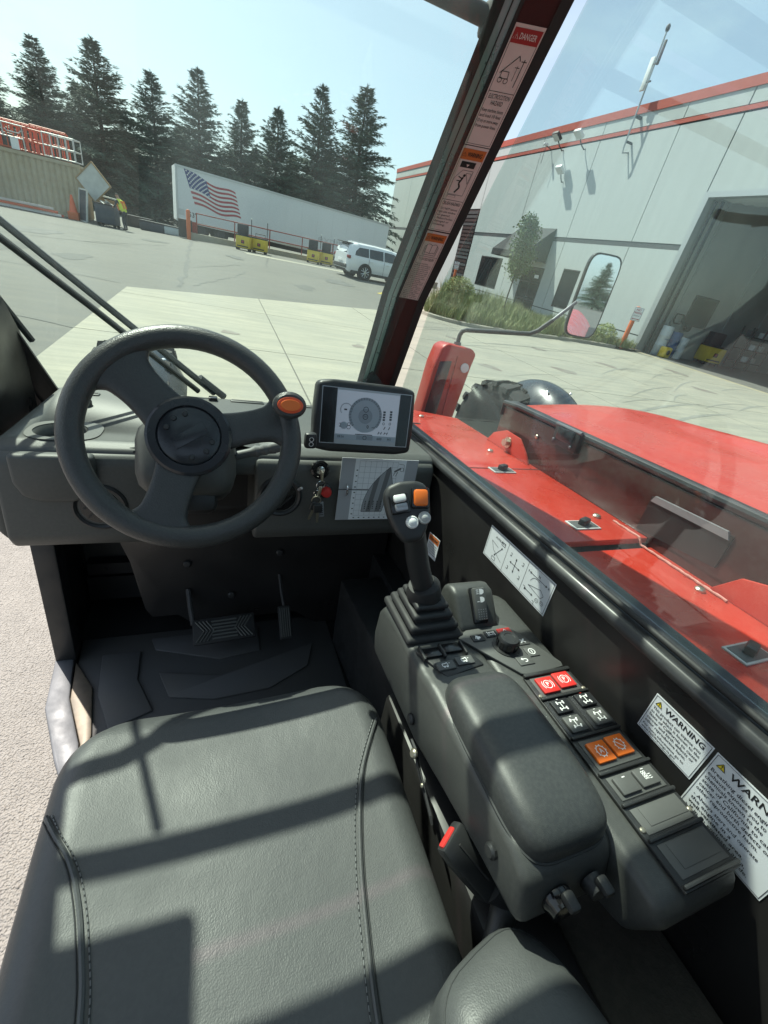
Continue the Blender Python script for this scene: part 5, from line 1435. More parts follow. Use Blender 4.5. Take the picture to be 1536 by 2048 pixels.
c.disc(-.064, -.022, .010, 'lcd_dim', 1); c.ring(-.060, .02, .016, .002, 'lcd_grey', 2, a0=-40, a1=220); c.text('2', -.074, -.026, .010, 'lcd_ink', 3, align='c'); c.ring(-.050, -.018, .004, .0012, 'lcd_ink', 3); c.ring(-.050, -.026, .005, .0012, 'lcd_ink', 3)
c.rect(-.066, .018, -.058, .022, 'lcd_ink', 3)
for k in range(4):
    c.rect(.046, -.002 + .007 * k, .053, .003 + .007 * k, 'lcd_ink', 3); c.rect(.066, .0 + .007 * k, .073, .005 + .007 * k, 'lcd_ink', 3)
c.ring(.050, -.010, .003, .0012, 'lcd_ink', 3); c.ring(.069, -.009, .003, .0012, 'lcd_ink', 3)
for x in (.052, .066): c.line([(x, -.026), (x + .004, -.018)], .0022, 'lcd_ink', 3)
for x in (.036, .044, .054, .062): c.line([(x, -.040), (x + .003, -.033)], .002, 'lcd_ink', 3)
c.line([(.036, -.036), (.046, -.036)], .001, 'lcd_ink', 3); c.line([(.054, -.036), (.064, -.036)], .001, 'lcd_ink', 3)
c.rect(-.087, -.060, .091, -.045, 'lcd_dim', 1); c.rect(-.026, -.058, .022, -.046, 'lcd_grey', 2); c.text('08:56', -.080, -.055, .006, 'lcd_ink', 3); c.ring(-.002, -.052, .005, .0015, 'lcd_ink', 3); c.text('600', .034, -.056, .007, 'lcd_ink', 3, bold=.01); c.text('H1', .066, -.056, .007, 'lcd_ink', 3, bold=.01)
c.rect(-.03, -.0445, .02, -.0425, 'lcd_ink', 2)
c.build('screen_print', ds, 0)

# ---- load chart booklet -----------------------------------------------------------
lc = thing('load_chart', 'ring-bound load chart booklet on the dashboard below the display', 'booklet', CABM)
TB = frame((.463, 1.1005, 1.372), (1, 0, -.006), (.0, .045, 1))
q = G(); q.box((0, .052, .001), (.246, .098, .003), 'paper_cover', TB); q.build('page', lc, 0)
q = G(); q.box((0, -.050, .0015), (.246, .100, .003), 'paper_cover', TB); q.build('page', lc, 0)
c = Canvas(TB @ Matrix.Translation((0, 0, .003)), .0003)
X0, X1 = -.082, .082
c.rect(X0, .003, X1, .100, 'paper', 1); c.rect(X0, -.099, X1, -.001, 'paper', 1)
gx0, gx1, gy0, gy1 = -.068, .055, -.085, .094
for k in range(8): c.line([(gx0 + (gx1 - gx0) * k / 7, gy0), (gx0 + (gx1 - gx0) * k / 7, gy1)], .0007, 'ink_mid', 2)
for k in range(11): c.line([(gx0, gy0 + (gy1 - gy0) * k / 10), (gx1, gy0 + (gy1 - gy0) * k / 10)], .0007, 'ink_mid', 2)
# load zones: slanting bands between the outer arc and the boom foot
def lft(v): return -.044 + .076 * max(0, (v + .072) / .15) ** 2.3
def rgt(v): return .052 - (v - .004) * .27 if v >= .004 else .052 - .028 * ((.004 - v) / .076) ** .5
NV = 26
for k in range(7):
    m_ = ('ink_mid', 'ink_grey')[k % 2] if k < 5 else 'ink_grey'
    for i in range(NV):
        v0, v1 = -.072 + .15 * i / NV, -.072 + .15 * (i + 1) / NV
        pts = []
        for v in (v0, v1):
            a = -.044 + .0150 * k + .14 * (v + .072); b = a + .0150 if k < 6 else .2
            lo, hi = max(a if k else -1, lft(v)), min(b, rgt(v)); pts.append((lo, max(lo, hi)))
        if pts[0][1] - pts[0][0] > 1e-5 or pts[1][1] - pts[1][0] > 1e-5:
            c.poly([(pts[0][0], v0), (pts[0][1], v0), (pts[1][1], v1), (pts[1][0], v1)], m_, 3)
vv = [-.072 + .15 * i / NV for i in range(NV + 1)]
c.line([(lft(v), v) for v in vv], .0012, 'ink', 4); c.line([(rgt(v), v) for v in vv], .0012, 'ink', 4); c.line([(lft(-.072), -.072), (rgt(-.072), -.072)], .0012, 'ink', 4)
for k in range(9): c.rect(gx0 - .008, gy0 + .018 * k + .004, gx0 - .003, gy0 + .018 * k + .007, 'ink', 2)
for k in range(7): c.rect(gx0 + .017 * k, gy0 - .009, gx0 + .017 * k + .005, gy0 - .006, 'ink', 2)
for k in range(5):
    for j in range(5): c.rect(-.036 + .013 * k, -.062 + .006 * j, -.032 + .013 * k, -.059 + .006 * j, 'ink', 5)
c.line([(.046, .062), (.066, .074)], .006, 'ink_grey', 3); c.line([(.048, .058), (.044, .050)], .0015, 'ink', 3); c.line([(.058, .062), (.052, .048)], .0015, 'ink', 3); c.line([(.058, .088), (.075, .086), (.078, .062)], .001, 'ink', 3); c.ring(.07, .07, .006, .001, 'ink', 3)
c.build('chart_print', lc, 0)
for x in (-.100, .088):
    q = G(); q.tube([(x + .0, .018 * math.cos(a), .004 + .012 * math.sin(a)) for a in [PI * k / 10 for k in range(11)]], .0026, 'chrome', 8, TB); q.build('ring', lc)

# ---- ignition, red knob, keys --------------------------------------------------------
T = lathe_frame((.280, 1.112, 1.432), (0, -1, .15))
q = G(); q.lathe([(.027, 0), (.027, .008), (.022, .012), (.014, .012), (.013, .006)], 'black_gloss', 26, T); q.f = q.f[:-1]; q.m = q.m[:-1]; ig = part('ignition_switch', q)
q = G(); q.lathe([(.013, .004), (.012, .012), (.002, .013)], 'chrome', 20, T); q.build('ignition_barrel', ig)
T = lathe_frame((.303, 1.108, 1.364), (0, -1, .1))
q = G(); q.lathe([(.016, 0), (.016, .012), (.0135, .020), (.004, .0215)], 'btn_red', 22, T); part('red_knob', q, 'small dark red push knob on the dashboard')
q = G(); q.lathe([(.021, -.004), (.021, .003), (.015, .005)], 'black_plastic', 22, T); part('knob_collar', q)
q = G(); q.cyl((.222, 1.10, 1.372), (.228, 1.09, 1.382), .005, 'bezel_silver', r1=.004, n=10); part('dash_pin', q)
ky = thing('key_ring', 'bunch of keys on a wire ring hanging from the ignition switch', 'keys', CABM)
q = G(); q.box((.281, 1.085, 1.424), (.004, .022, .026), 'key_metal'); q.build('ignition_key', ky)
def ringt(c_, r, w, tilt, m='chrome'):
    q = G(); q.tube([Vector(c_) + Vector((r * math.cos(a), .25 * r * math.cos(a + tilt), r * math.sin(a))) for a in [2 * PI * k / 22 for k in range(22)]], w, m, 7, closed=True); return q
ringt((.279, 1.078, 1.398), .0125, .0014, .3).build('wire_ring', ky)
ringt((.272, 1.078, 1.372), .010, .0013, 1.2).build('wire_ring', ky)
q = G(); q.rbox((0, 0, 0), (.011, .005, .034), .003, 'key_metal', Matrix.Translation((.277, 1.076, 1.378)) @ Matrix.Rotation(.12, 4, 'Y')); q.build('snap_hook', ky)
ringt((.270, 1.076, 1.350), .013, .0015, 2.0, 'zinc').build('wire_ring', ky)
for (x, z, a) in ((.262, 1.318, .30), (.276, 1.312, -.05)):
    T = Matrix.Translation((x, 1.074 - .004 * (x > .27), z)) @ Matrix.Rotation(a, 4, 'Y')
    q = G(); q.rbox((0, 0, .014), (.027, .008, .028), .008, 'black_plastic', T, 3); k_ = q.build('key', ky)
    q = G(); q.prism([(-.0035, 0), (.0035, 0), (.0035, -.022), (.0025, -.024), (.0035, -.027), (.002, -.032), (-.002, -.034), (-.0035, -.03)], -.001, .001, 'key_metal', T @ frame((0, 0, 0), (1, 0, 0), (0, 0, 1))); q.build('key_blade', k_, 0)
q = G(); q.rbox((0, 0, 0), (.016, .002, .050), .002, 'bezel_silver', Matrix.Translation((.288, 1.078, 1.318)) @ Matrix.Rotation(-.15, 4, 'Y')); tgo = q.build('key_tag', ky)
c = Canvas(Matrix.Translation((.288, 1.0765, 1.318)) @ Matrix.Rotation(-.15, 4, 'Y') @ frame((0, 0, 0), (1, 0, 0), (0, 0, 1)), .0003)
for k in range(5): c.rect(-.005, -.018 + .007 * k, .005, -.0155 + .007 * k, 'ink', 1)
c.build('tag_print', ky, 0)

# ---- pedals ------------------------------------------------------------------------
T = frame((.022, 1.235, .745), (1, .06, 0), (0, .80, .60))
q = G(); q.rbox((0, 0, 0), (.212, .090, .014), .005, 'black_rubber', T); bp_ = part('brake_pedal', q, 'wide ribbed brake pedal')
q = G()
for s_ in (-1, 1):
    for k in range(4):
        d0 = .012 * k
        q.tube([(s_ * (.095 - d0), .036, .0085), (s_ * (.068 - d0 * .9), .0, .0085), (s_ * (.095 - d0), -.036, .0085)], .0032, 'dash_plastic', 5, T)
for k in range(6): q.box((0, -.030 + .012 * k, .0085), (.085, .0055, .006), 'dash_plastic', T)
q.build('pedal_rib', bp_)
q = G(); q.tube([(-.082, 1.26, .755), (-.092, 1.31, .79), (-.10, 1.36, .84)], .009, 'dark_steel', 8); q.build('pedal_arm', bp_)
T = frame((.238, 1.235, .745), (1, .04, 0), (0, .72, .70))
q = G(); q.rbox((0, 0, 0), (.048, .125, .012), .006, 'black_rubber', T); ap_ = part('accelerator_pedal', q, 'narrow ribbed accelerator pedal')
q = G()
for k in range(5): q.box((-.016 + .008 * k, 0, .0072), (.0035, .108, .004), 'dash_plastic', T)
q.build('pedal_rib', ap_)
q = G(); q.tube([(.237, 1.28, .79), (.230, 1.32, .83), (.225, 1.36, .88)], .005, 'dark_steel', 8); q.build('pedal_arm', ap_)

# ---- seat --------------------------------------------------------------------------
SX, SHW, YF = .033, .300, .668
def seat_half(y):
    rc = .125
    w = SHW - .02 * max(0, (.45 - y)) 
    if y > YF - rc: w = SHW - rc * (1 - math.sqrt(max(0, 1 - ((y - (YF - rc)) / rc) ** 2))) * 1.15
    return max(w, .05)
def seat_top(x, y):
    u = (x - SX) / SHW
    z = 1.100 + .012 * abs(u) ** 3 - .010 * math.exp(-((y - .25) / .22) ** 2) * (1 - u * u)
    z += .004 * math.sin(9 * x + 2) * math.sin(7 * y)
    return z
q = G(); vs, fs = [], []
NY, NX = 90, 64
for i in range(NY + 1):
    t = i / NY
    y = -.32 + (YF - .0006 + .32) * (1 - (1 - t) ** 1.7)
    hw = seat_half(y); rz = .052
    front = 0
    if y > YF - .07: front = .07 * (1 - math.sqrt(max(0, 1 - ((y - (YF - .07)) / .07) ** 2)))
    for j in range(NX + 1):
        s = -1 + 2 * j / NX
        a = abs(s)
        if a < .78: xx = s / .78 * (hw - rz); zz = 0
        elif a < .93:
            th = (a - .78) / .15 * PI / 2; xx = math.copysign(hw - rz + rz * math.sin(th), s); zz = -rz * (1 - math.cos(th))
        else: xx = math.copysign(hw - .012 * (a - .93) / .07, s); zz = -rz - (a - .93) / .07 * .10
        vs.append((SX + xx, y, seat_top(SX + xx, y) - front * (1.0 if a < .93 else 1) + zz))
W1 = NX + 1
for i in range(NY):
    for j in range(NX): fs.append((i * W1 + j, i * W1 + j + 1, (i + 1) * W1 + j + 1, (i + 1) * W1 + j))
k0 = len(vs)
vs += [(p[0], p[1] - .012, p[2] - .12) for p in vs[NY * W1:NY * W1 + W1]]
for j in range(NX): fs.append((NY * W1 + j, NY * W1 + j + 1, k0 + j + 1, k0 + j))
q.add(vs, fs, 'seat_vinyl'); seat = part('seat_cushion', q, 'grey vinyl driver seat cushion with stitched bolsters', 60)
def seam_at(pts, name, lift=.001, r=.0032, m='seam'):
    P = []
    for i in range(len(pts) - 1):
        for t in range(6):
            x = pts[i][0] + (pts[i + 1][0] - pts[i][0]) * t / 6; y = pts[i][1] + (pts[i + 1][1] - pts[i][1]) * t / 6
            P.append((x, y))
    P.append(pts[-1])
    P = [P[0]] + [tuple(sum(P[k][d] for k in range(max(0, i - 3), min(len(P), i + 4))) / len(P[max(0, i - 3):min(len(P), i + 4)]) for d in (0, 1)) for i in range(1, len(P) - 1)] + [P[-1]]
    out = []
    for (x, y) in P:
        hw = seat_half(y); e = max(0, abs(x - SX) - (hw - .052)); rz = .052
        dz = -(rz - math.sqrt(max(0, rz * rz - min(e, rz) ** 2)))
        out.append((x, y, seat_top(x, y) + dz + lift))
    q = G(); q.tube(out, r, m, 6); q.build(name, seat); return out
Ls = [(-.255, .485), (-.232, .445), (-.206, .411), (-.183, .356), (-.168, .299), (-.152, .228), (-.14, .0), (-.14, -.25)]
Rs = [(.312, .528), (.272, .468), (.242, .416), (.210, .31), (.193, .219), (.178, .126), (.17, .0), (.17, -.25)]
for L_, s_ in ((Ls, 1), (Rs, -1)):
    o1 = seam_at(L_, 'piping', .003, .0034, 'seat_vinyl')
    o2 = seam_at([(p[0] + .009 * s_, p[1] - .003) for p in L_], 'stitch_line', .0006, .0013)
    q = G()
    dd, acc = [], 0
    for a_, b_2 in zip(o2[:-1], o2[1:]):
        va, vb = Vector(a_), Vector(b_2); L = (vb - va).length; t_ = 0
        while acc < L:
            d0 = va + (vb - va) * (acc / L); q.tube([d0 + Vector((0, 0, .0012)), d0 + (vb - va).normalized() * .0055 + Vector((0, 0, .0012))], .0009, 'stitch', 5); acc += .0085
        acc -= L
    q.build('stitching', seat)
    o3 = seam_at([(p[0] - .006 * s_, p[1]) for p in L_], 'stitch_line', .0003, .0012)
q = G(); q.tube([(SX + (seat_half(y) + .001) * math.cos(0), y, 1.045) for y in [-.2, 0, .2, .4, .5]], .003, 'bezel_silver', 6); q.build('edge_piping', seat)
q = G(); q.rbox((SX, .12, .95), (.54, .80, .12), .02, 'black_rubber'); part('seat_base', q)
q = G(); q.rbox((.43, .30, .86), (.13, .62, .44), .02, 'panel_black'); part('dark_filler', q)  # black block added to keep the gap between seat and console dark
q = G(); q.rbox((SX, .12, .76), (.36, .55, .28), .04, 'black_rubber'); part('seat_pedestal', q)
# backrest with its bolster, mostly behind the viewer
q = G(); q.rbox((SX, -.42, 1.42), (.52, .12, .66), .06, 'seat_vinyl', seg=4); bk = part('backrest', q)
def bol(u, v):
    a = 2 * PI * u
    # closed pad: rounded outline in plan, domed top
    return None
q = G(); vs, fs = [], []
NA, NB = 48, 14
for i in range(NB + 1):
    b = PI / 2 * i / NB
    for j in range(NA):
        a = 2 * PI * j / NA
        c_, s_ = math.cos(a), math.sin(a)
        k = .55
        px = .118 * math.copysign(abs(c_) ** k, c_); py = .225 * math.copysign(abs(s_) ** k, s_)
        f_ = math.sin(b) ** .55
        px, py = px * f_, py * f_
        z = 1.135 + .072 * math.cos(b) ** .7 if i < NB else 1.06
        xr = px * .88 + py * -.20; yr = px * .22 + py
        vs.append((.352 + xr, -.085 + yr, z))
for i in range(NB):
    for j in range(NA): fs.append((i * NA + j, (i + 1) * NA + j, (i + 1) * NA + (j + 1) % NA, i * NA + (j + 1) % NA))
q.add(vs, fs, 'seat_vinyl'); bo_ = q.build('backrest_bolster', bk, 60)
q = G(); q.tube([vs[(NB - 3) * NA + j] for j in range(NA)], .0012, 'seam', 6, closed=True); q.build('stitch_line', bk)

# ---- seat belt buckle ----------------------------------------------------------------
T = frame((.352, .226, 1.165), (.80, .50, .25), (-.38, .70, .52))
q = G(); q.prism([(-.024, -.05), (.024, -.05), (.027, .02), (.025, .048), (-.025, .048), (-.027, .02)], -.014, .012, 'black_plastic', T, r=.006); bu = part('belt_buckle', q, 'black seat belt buckle with a red release button')
q = G(); q.rbox((-.004, .047, .0), (.034, .008, .014), .004, 'btn_red', T); q.build('release_button', bu)
q = G(); q.box((.0, .0, .0125), (.003, .065, .003), 'chassis', T); q.box((.016, -.01, .0125), (.004, .02, .003), 'ink_grey', T); q.build('buckle_ridge', bu)
q = G(); q.tube([T @ Vector((0, -.045, 0)), T @ Vector((0, -.085, -.006)), Vector((.345, .125, 1.085)), Vector((.35, .105, 1.055))], [.024, .021, .015, .026], 'black_plastic', 14); q.build('buckle_sleeve', bu)
q = G(); q.tube([(.352 + .0006 * k, .10 - .004 * k, 1.055 - .0105 * k) for k in range(16)], [.034 if k % 2 else .027 for k in range(16)], 'black_rubber', 18); part('lever_boot', q, 'black rubber bellows boot at the foot of the buckle')
q = G(); q.prism([(.40, 1.185), (.42, 1.185), (.31, 1.137), (.30, 1.128), (.385, 1.165)], .330, .334, 'dark_steel', YZ); sb_ = part('seat_bracket', q, smooth=0)
screw(sb_, (.329, .395, 1.18), (-1, 0, .3), .009, 'zinc'); screw(sb_, (.329, .35, 1.158), (-1, 0, .3), .004, 'zinc')
screw(TH, (.385, .13, 1.05), (0, -.6, .6), .009, 'chrome', 'anchor_bolt')

# ---- control console -----------------------------------------------------------------
q = G()
q.prism([(.70, 1.185), (.695, 1.258), (.675, 1.288), (.60, 1.298), (.47, 1.298), (.44, 1.306), (.18, 1.306), (.145, 1.29), (.125, 1.215), (.22, 1.20), (.33, 1.175), (.43, 1.15), (.68, 1.14)], .348, .505, 'console_plastic', YZ, r=.016, seg=3)
con = part('control_console', q, 'dark grey control console right of the seat')
q = G(); q.prism([(.69, 1.17), (.68, 1.285), (.64, 1.298), (.42, 1.298), (.075, 1.294), (.060, 1.265), (.085, 1.195), (.20, 1.15), (.68, 1.14)], .50, .662, 'console_plastic', YZ, r=.016, seg=3); q.build('switch_pod', con)
# raised wedge with the lamp switch
q = G(); q.prism([(.670, 1.27), (.662, 1.345), (.640, 1.362), (.612, 1.360), (.555, 1.302), (.55, 1.27)], .478, .582, 'console_plastic', YZ, r=.012, seg=3); q.build('switch_wedge', con)
T = frame((.533, .588, 1.342), (1, 0, 0), (-.08, .70, .70))
q = G(); q.rbox((0, -.003, -.004), (.036, .078, .012), .004, 'black_gloss', T); q.build('switch_frame', con)
q = G(); q.rbox((0, .0, .004), (.030, .070, .014), .004, 'btn_grey', T @ Matrix.Rotation(.08, 4, 'X')); sw_ = q.build('lamp_switch', con)
c = Canvas(T @ Matrix.Rotation(.08, 4, 'X') @ Matrix.Translation((0, 0, .0112)), .0002)
for y in (.026, .009):
    c.poly([(-.002, y - .006), (.004, y - .006), (.009, y - .003), (.009, y + .003), (.004, y + .006), (-.002, y + .006)], 'print_white')
    for k in range(3 if y > .02 else 1): c.line([(-.010, y - .004 + .004 * k), (-.004, y - .004 + .004 * k)], .0016, 'print_white')
for i in range(4):
    for j in range(5): c.disc(-.009 + .006 * i, -.032 + .005 * j, .0012, 'ink_mid', n=6)
c.build('switch_print', con, 0)
# armrest pad
q = G(); vs, fs = [], []
NA, NB = 64, 16
for i in range(NB + 1):
    b = PI / 2 * i / NB
    for j in range(NA):
        a = 2 * PI * j / NA
        c_, s_ = math.cos(a), math.sin(a)
        f_ = math.sin(b) ** .42
        k = .42
        px = .078 * math.copysign(abs(c_) ** k, c_) * f_; py = .140 * math.copysign(abs(s_) ** k, s_) * f_
        z = 1.304 + .046 * (math.cos(b) ** .62)
        hw_ = 1.0 - .08 * (.5 + py / .28)
        yc = py - .02 * 0
        z -= .004 * ((py) / .14) ** 2
        vs.append((.430 + px * hw_ + .006 * py, .292 + py, z))
for i in range(NB):
    for j in range(NA): fs.append((i * NA + j, (i + 1) * NA + j, (i + 1) * NA + (j + 1) % NA, i * NA + (j + 1) % NA))
q.add(vs, fs, 'pad_vinyl'); q.build('armrest_pad', con, 60)
q = G(); q.tube([(p[0], p[1], p[2] - .001) for p in vs[NB * NA:]], .0025, 'seam', 6, closed=True); q.build('pad_seam', con)
# rear end with two sockets
for (x, z, r, m_) in ((.405, 1.248, .022, 'black_gloss'), (.462, 1.255, .016, 'black_plastic')):
    T = lathe_frame((x, .134, z), (0, -1, .12))
    q = G(); q.lathe([(r, 0), (r, .006), (r * .85, .011), (r * .8, .018), (r * .3, .021)], m_, 24, T); so = q.build('power_socket', con)
    q = G(); q.rbox((x, .118, z + r + .004), (.016, .022, .012), .004, 'black_plastic'); q.build('socket_cap', con)
for (y, z) in ((.455, 1.19), (.20, 1.255)):
    screw(con, (.347, y, z), (-1, 0, .1), .011, 'black_plastic', 'screw')
# button strip at the right: frames, dividers, buttons
ZT = 1.3005
strip_frames = [(.414, .365), (.360, .290), (.275, .228), (.222, .182), (.176, .136), (.130, .083)]
def plate(x0, x1, y0, y1, z, h, m, r=.002, name='plate'):
    q = G(); q.rbox(((x0 + x1) / 2, (y0 + y1) / 2, z + h / 2), (x1 - x0, abs(y1 - y0), h), r, m); return q.build(name, con)
plate(.543, .656, .075, .417, ZT - .004, .006, 'black_plastic', name='switch_rail')
for y in (.364, .286, .225, .179, .133, .080):
    q = G(); q.rbox((.5995, y, ZT + .0045), (.112, .0055, .007), .002, 'black_plastic'); q.build('divider', con)
q = G(); q.rbox((.599, .417, ZT + .004), (.112, .008, .008), .002, 'black_plastic'); q.build('divider', con)
TU = lambda x, y, z: frame((x, y, z), (1, 0, 0), (0, 1, 0))
def button(x, y, w, h, m, icon, z=ZT + .003, hh=.006, ink='print_white'):
    q = G(); q.rbox((x, y, z + hh / 2), (w, h, hh), .0022, m); b = q.build('button', con)
    c = Canvas(TU(x, y, z + hh + .0001), .00015)
    if icon == 'P':
        c.text('P', 0, -.004, .009, ink, align='c', bold=.01); c.ring(0, 0, .0085, .0012, ink); c.ring(0, 0, .012, .0012, ink, a0=140, a1=220); c.ring(0, 0, .012, .0012, ink, a0=-40, a1=40)
    elif icon == 'A':
        c.text('A', 0, -.0035, .008, ink, align='c', bold=.01); c.ring(0, 0, .0085, .0014, ink)
        for k in range(10): a = 2 * PI * k / 10; c.line([(.0085 * math.cos(a), .0085 * math.sin(a)), (.0108 * math.cos(a), .0108 * math.sin(a))], .0018, ink)
    elif icon == 'X':
        c.ring(0, 0, .0085, .0014, ink); c.line([(-.006, .006), (.006, -.006)], .0014, ink)
        for k in range(10): a = 2 * PI * k / 10; c.line([(.0085 * math.cos(a), .0085 * math.sin(a)), (.0108 * math.cos(a), .0108 * math.sin(a))], .0018, ink)
    elif icon in ('axle', 'axle2', 'axle3', 'axle4'):
        t_ = {'axle': (0, 0), 'axle2': (.4, .4), 'axle3': (.4, -.4), 'axle4': (.4, 0)}[icon]
        for sx in (-1, 1):
            for sy, tt in ((1, t_[0]), (-1, t_[1])):
                c.line([(sx * .007 - .0032 * math.sin(tt), sy * .006 - .0032 * math.cos(tt)), (sx * .007 + .0032 * math.sin(tt), sy * .006 + .0032 * math.cos(tt))], .0028, ink)
        c.line([(-.007, .006), (.007, .006)], .0012, ink); c.line([(-.007, -.006), (.007, -.006)], .0012, ink); c.line([(0, -.006), (0, .006)], .0018, ink)
        c.rect(-.003, .0125, .001, .0135, 'btn_red' if icon == 'axle3' else ink)
    elif icon == 'grid':
        for i in range(3):
            for j in range(2): c.ring(-.004 + .0045 * j, -.002 + .004 * i, .0018, .001, ink)
        for k in range(3): c.line([(.004, -.004 + .003 * k), (.009, -.004 + .003 * k)], .001, ink)
        c.rect(-.002, .0105, .004, .0115, ink)
    elif icon == 'dash': c.rect(-.002, .009, .004, .0105, ink)
    elif icon == 'truck':
        c.line([(-.008, -.003), (-.008, .003), (-.002, .003), (.003, .005), (.003, -.003), (-.008, -.003)], .0014, ink); c.disc(-.005, -.004, .002, ink); c.disc(.001, -.004, .002, ink); c.line([(.006, .003), (.009, .003)], .0014, ink)
    elif icon == 'fan':
        for a in (0, 120, 240): c.disc(.003 * math.cos(math.radians(a)), .003 * math.sin(math.radians(a)), .003, ink)
        c.line([(-.007, -.003), (-.003, .006)], .0016, ink)
    elif icon == 'quad': c.frame_rect(-.005, -.004, .005, .004, .0014, ink); c.line([(-.008, -.006), (-.008, .006)], .0016, ink); c.line([(.008, -.006), (.008, .006)], .0016, ink)
    elif icon == 'tri': c.ring(0, -.001, .007, .0016, ink, n=3, a0=90, a1=450)
    elif icon == 'cross': c.line([(-.006, -.005), (.006, .005)], .003, ink); c.line([(-.006, .005), (.006, -.005)], .0024, ink)
    elif icon == 'info': c.ring(0, 0, .007, .0016, ink); c.line([(0, -.004), (0, .004)], .0018, ink)
    elif icon == 'back': c.line([(-.006, .003), (.003, .003), (.006, 0), (.003, -.004), (-.002, -.004)], .0018, ink); c.poly([(-.009, .003), (-.004, .0065), (-.004, -.0005)], ink)
    if c.v: c.build('button_icon', con, 0)
    return b
plate(.552, .648, .369, .411, ZT + .0015, .002, 'btn_grey'); button(.577, .389, .038, .034, 'btn_red', 'P'); button(.620, .393, .038, .034, 'btn_red', 'P')
plate(.546, .597, .290, .360, ZT + .0015, .002, 'btn_black'); plate(.603, .656, .291, .360, ZT + .0015, .002, 'btn_black')
button(.571, .343, .036, .026, 'btn_black', 'axle'); button(.571, .308, .036, .030, 'btn_grey', 'axle2'); button(.629, .345, .036, .026, 'btn_black', 'axle3'); button(.629, .310, .036, .030, 'btn_grey', 'axle4')
plate(.552, .648, .231, .280, ZT + .0015, .002, 'btn_grey'); button(.577, .255, .038, .034, 'btn_orange', 'A'); button(.620, .257, .038, .034, 'btn_orange', 'X')
plate(.552, .648, .185, .219, ZT + .0015, .002, 'btn_grey'); button(.577, .202, .038, .026, 'btn_grey', 'dash'); button(.620, .203, .038, .026, 'btn_grey', 'grid')
for (y0, y1) in ((.139, .173), (.087, .127)):
    plate(.552, .648, y0, y1, ZT + .0015, .002, 'btn_grey'); plate(.566, .646, y0 + .008, y1 - .002, ZT + .0035, .001, 'btn_grey')
for (x, y) in ((.549, .372), (.651, .37), (.549, .147), (.651, .149)): screw(con, (x, y, ZT + .002), (0, 0, 1), .0042, 'zinc')
# dial pod
q = G(); q.prism([(.463, .535), (.49, .553), (.585, .555), (.60, .545), (.652, .435), (.648, .425), (.565, .418), (.545, .425)], ZT - .002, ZT + .004, 'btn_grey', r=.002); q.build('dial_panel', con)
T = Matrix.Translation((.555, .494, ZT + .004))
q = G(); q.lathe([(.029, 0), (.029, .002), (.022, .003)], 'black_plastic', 30, T); q.lathe([(.0215, .002), (.0215, .022), (.019, .026), (.012, .0265), (.011, .0255), (.001, .0255)], 'black_plastic', 30, T)
for k in range(9): a = 2 * PI * k / 9; q.box((.0215, 0, .012), (.002, .008, .016), 'black_gloss', T @ Matrix.Rotation(a, 4, 'Z'))
q.build('rotary_knob', con)
zz = ZT + .0035
button(.505, .526, .030, .018, 'btn_black', 'fan', zz, .003); button(.541, .532, .030, .018, 'btn_black', 'quad', zz, .003); button(.577, .532, .034, .020, 'btn_red', 'tri', zz, .004)
button(.600, .500, .030, .020, 'btn_grey', 'cross', zz, .003); button(.602, .470, .028, .024, 'btn_grey', 'info', zz, .003); button(.572, .452, .036, .022, 'btn_grey', 'back', zz, .003)
# switch pair left of the dial, in front of the pad
q = G(); q.prism([(.357, .518), (.46, .524), (.482, .462), (.392, .447)], ZT - .003, ZT + .004, 'black_plastic', r=.003); q.build('switch_frame', con)
for (x, y) in ((.388, .505), (.432, .510)):
    q = G(); q.rbox((x, y, ZT + .006), (.040, .024, .005), .002, 'black_gloss', rotm('X', -6, (x, y, ZT))); q.build('rocker_switch', con)
    button(x + .012, y - .034, .038, .020, 'btn_grey', 'truck', ZT + .003, .005)
for x in (.364, .408, .456):
    q = G(); q.rbox((x, .505, ZT + .008), (.005, .034, .010), .002, 'black_plastic'); q.build('switch_guard', con)

# ---- joystick -----------------------------------------------------------------------
js = G(); jb = Vector((.415, .612, 0))
tiers = [(.066, .074, 1.290, 1.311), (.056, .063, 1.311, 1.331), (.046, .051, 1.331, 1.350), (.038, .041, 1.350, 1.366)]
for k, (hx, hy, z0, z1) in enumerate(tiers):
    off = Vector((-.002 * k, 0, 0)); c0 = jb + off
    js.rbox((c0.x, c0.y, (z0 + z1) / 2), (2 * hx, 2 * hy, z1 - z0 - .003), .009, 'black_rubber', seg=3)
    js.rbox((c0.x, c0.y, z1 - .001), (2 * hx - .03, 2 * hy - .03, .01), .003, 'black_rubber')
joy = part('joystick', js, 'black joystick with a stepped rubber boot and coloured thumb buttons')
jt, jm = Vector((.405, .612, 1.360)), Vector((.330, .605, 1.560))
q = G(); q.tube([jt + Vector((.0, 0, 0)), jt + Vector((-.003, 0, .012)), jt + Vector((-.006, 0, .03)), jt + Vector((-.010, 0, .036))], [.036, .037, .033, .024], 'black_rubber', 22); q.build('collar', joy)
q = G(); q.tube([jt + Vector((-.008, 0, .03)), jt * .75 + jm * .25, jt * .5 + jm * .5 + Vector((-.002, 0, 0)), jt * .25 + jm * .75, jm], [.0235, .0225, .0225, .0215, .021], 'black_plastic', 20); q.build('grip', joy)
hn = Vector((-.22, -.80, .56)).normalized(); hu = Vector((.955, -.15, .16))
hv = hn.cross(hu.normalized()); TJ = frame(Vector((.318, .598, 1.578)), hu, hv)
head = [(-.042, .026), (-.034, .043), (-.012, .050), (.018, .050), (.036, .043), (.043, .024), (.041, -.012), (.031, -.040), (.018, -.060), (-.012, -.062), (-.026, -.042), (-.038, -.010)]
q = G(); q.prism(head, -.032, .0, 'black_plastic', TJ, r=.009, seg=3); q.build('head', joy)
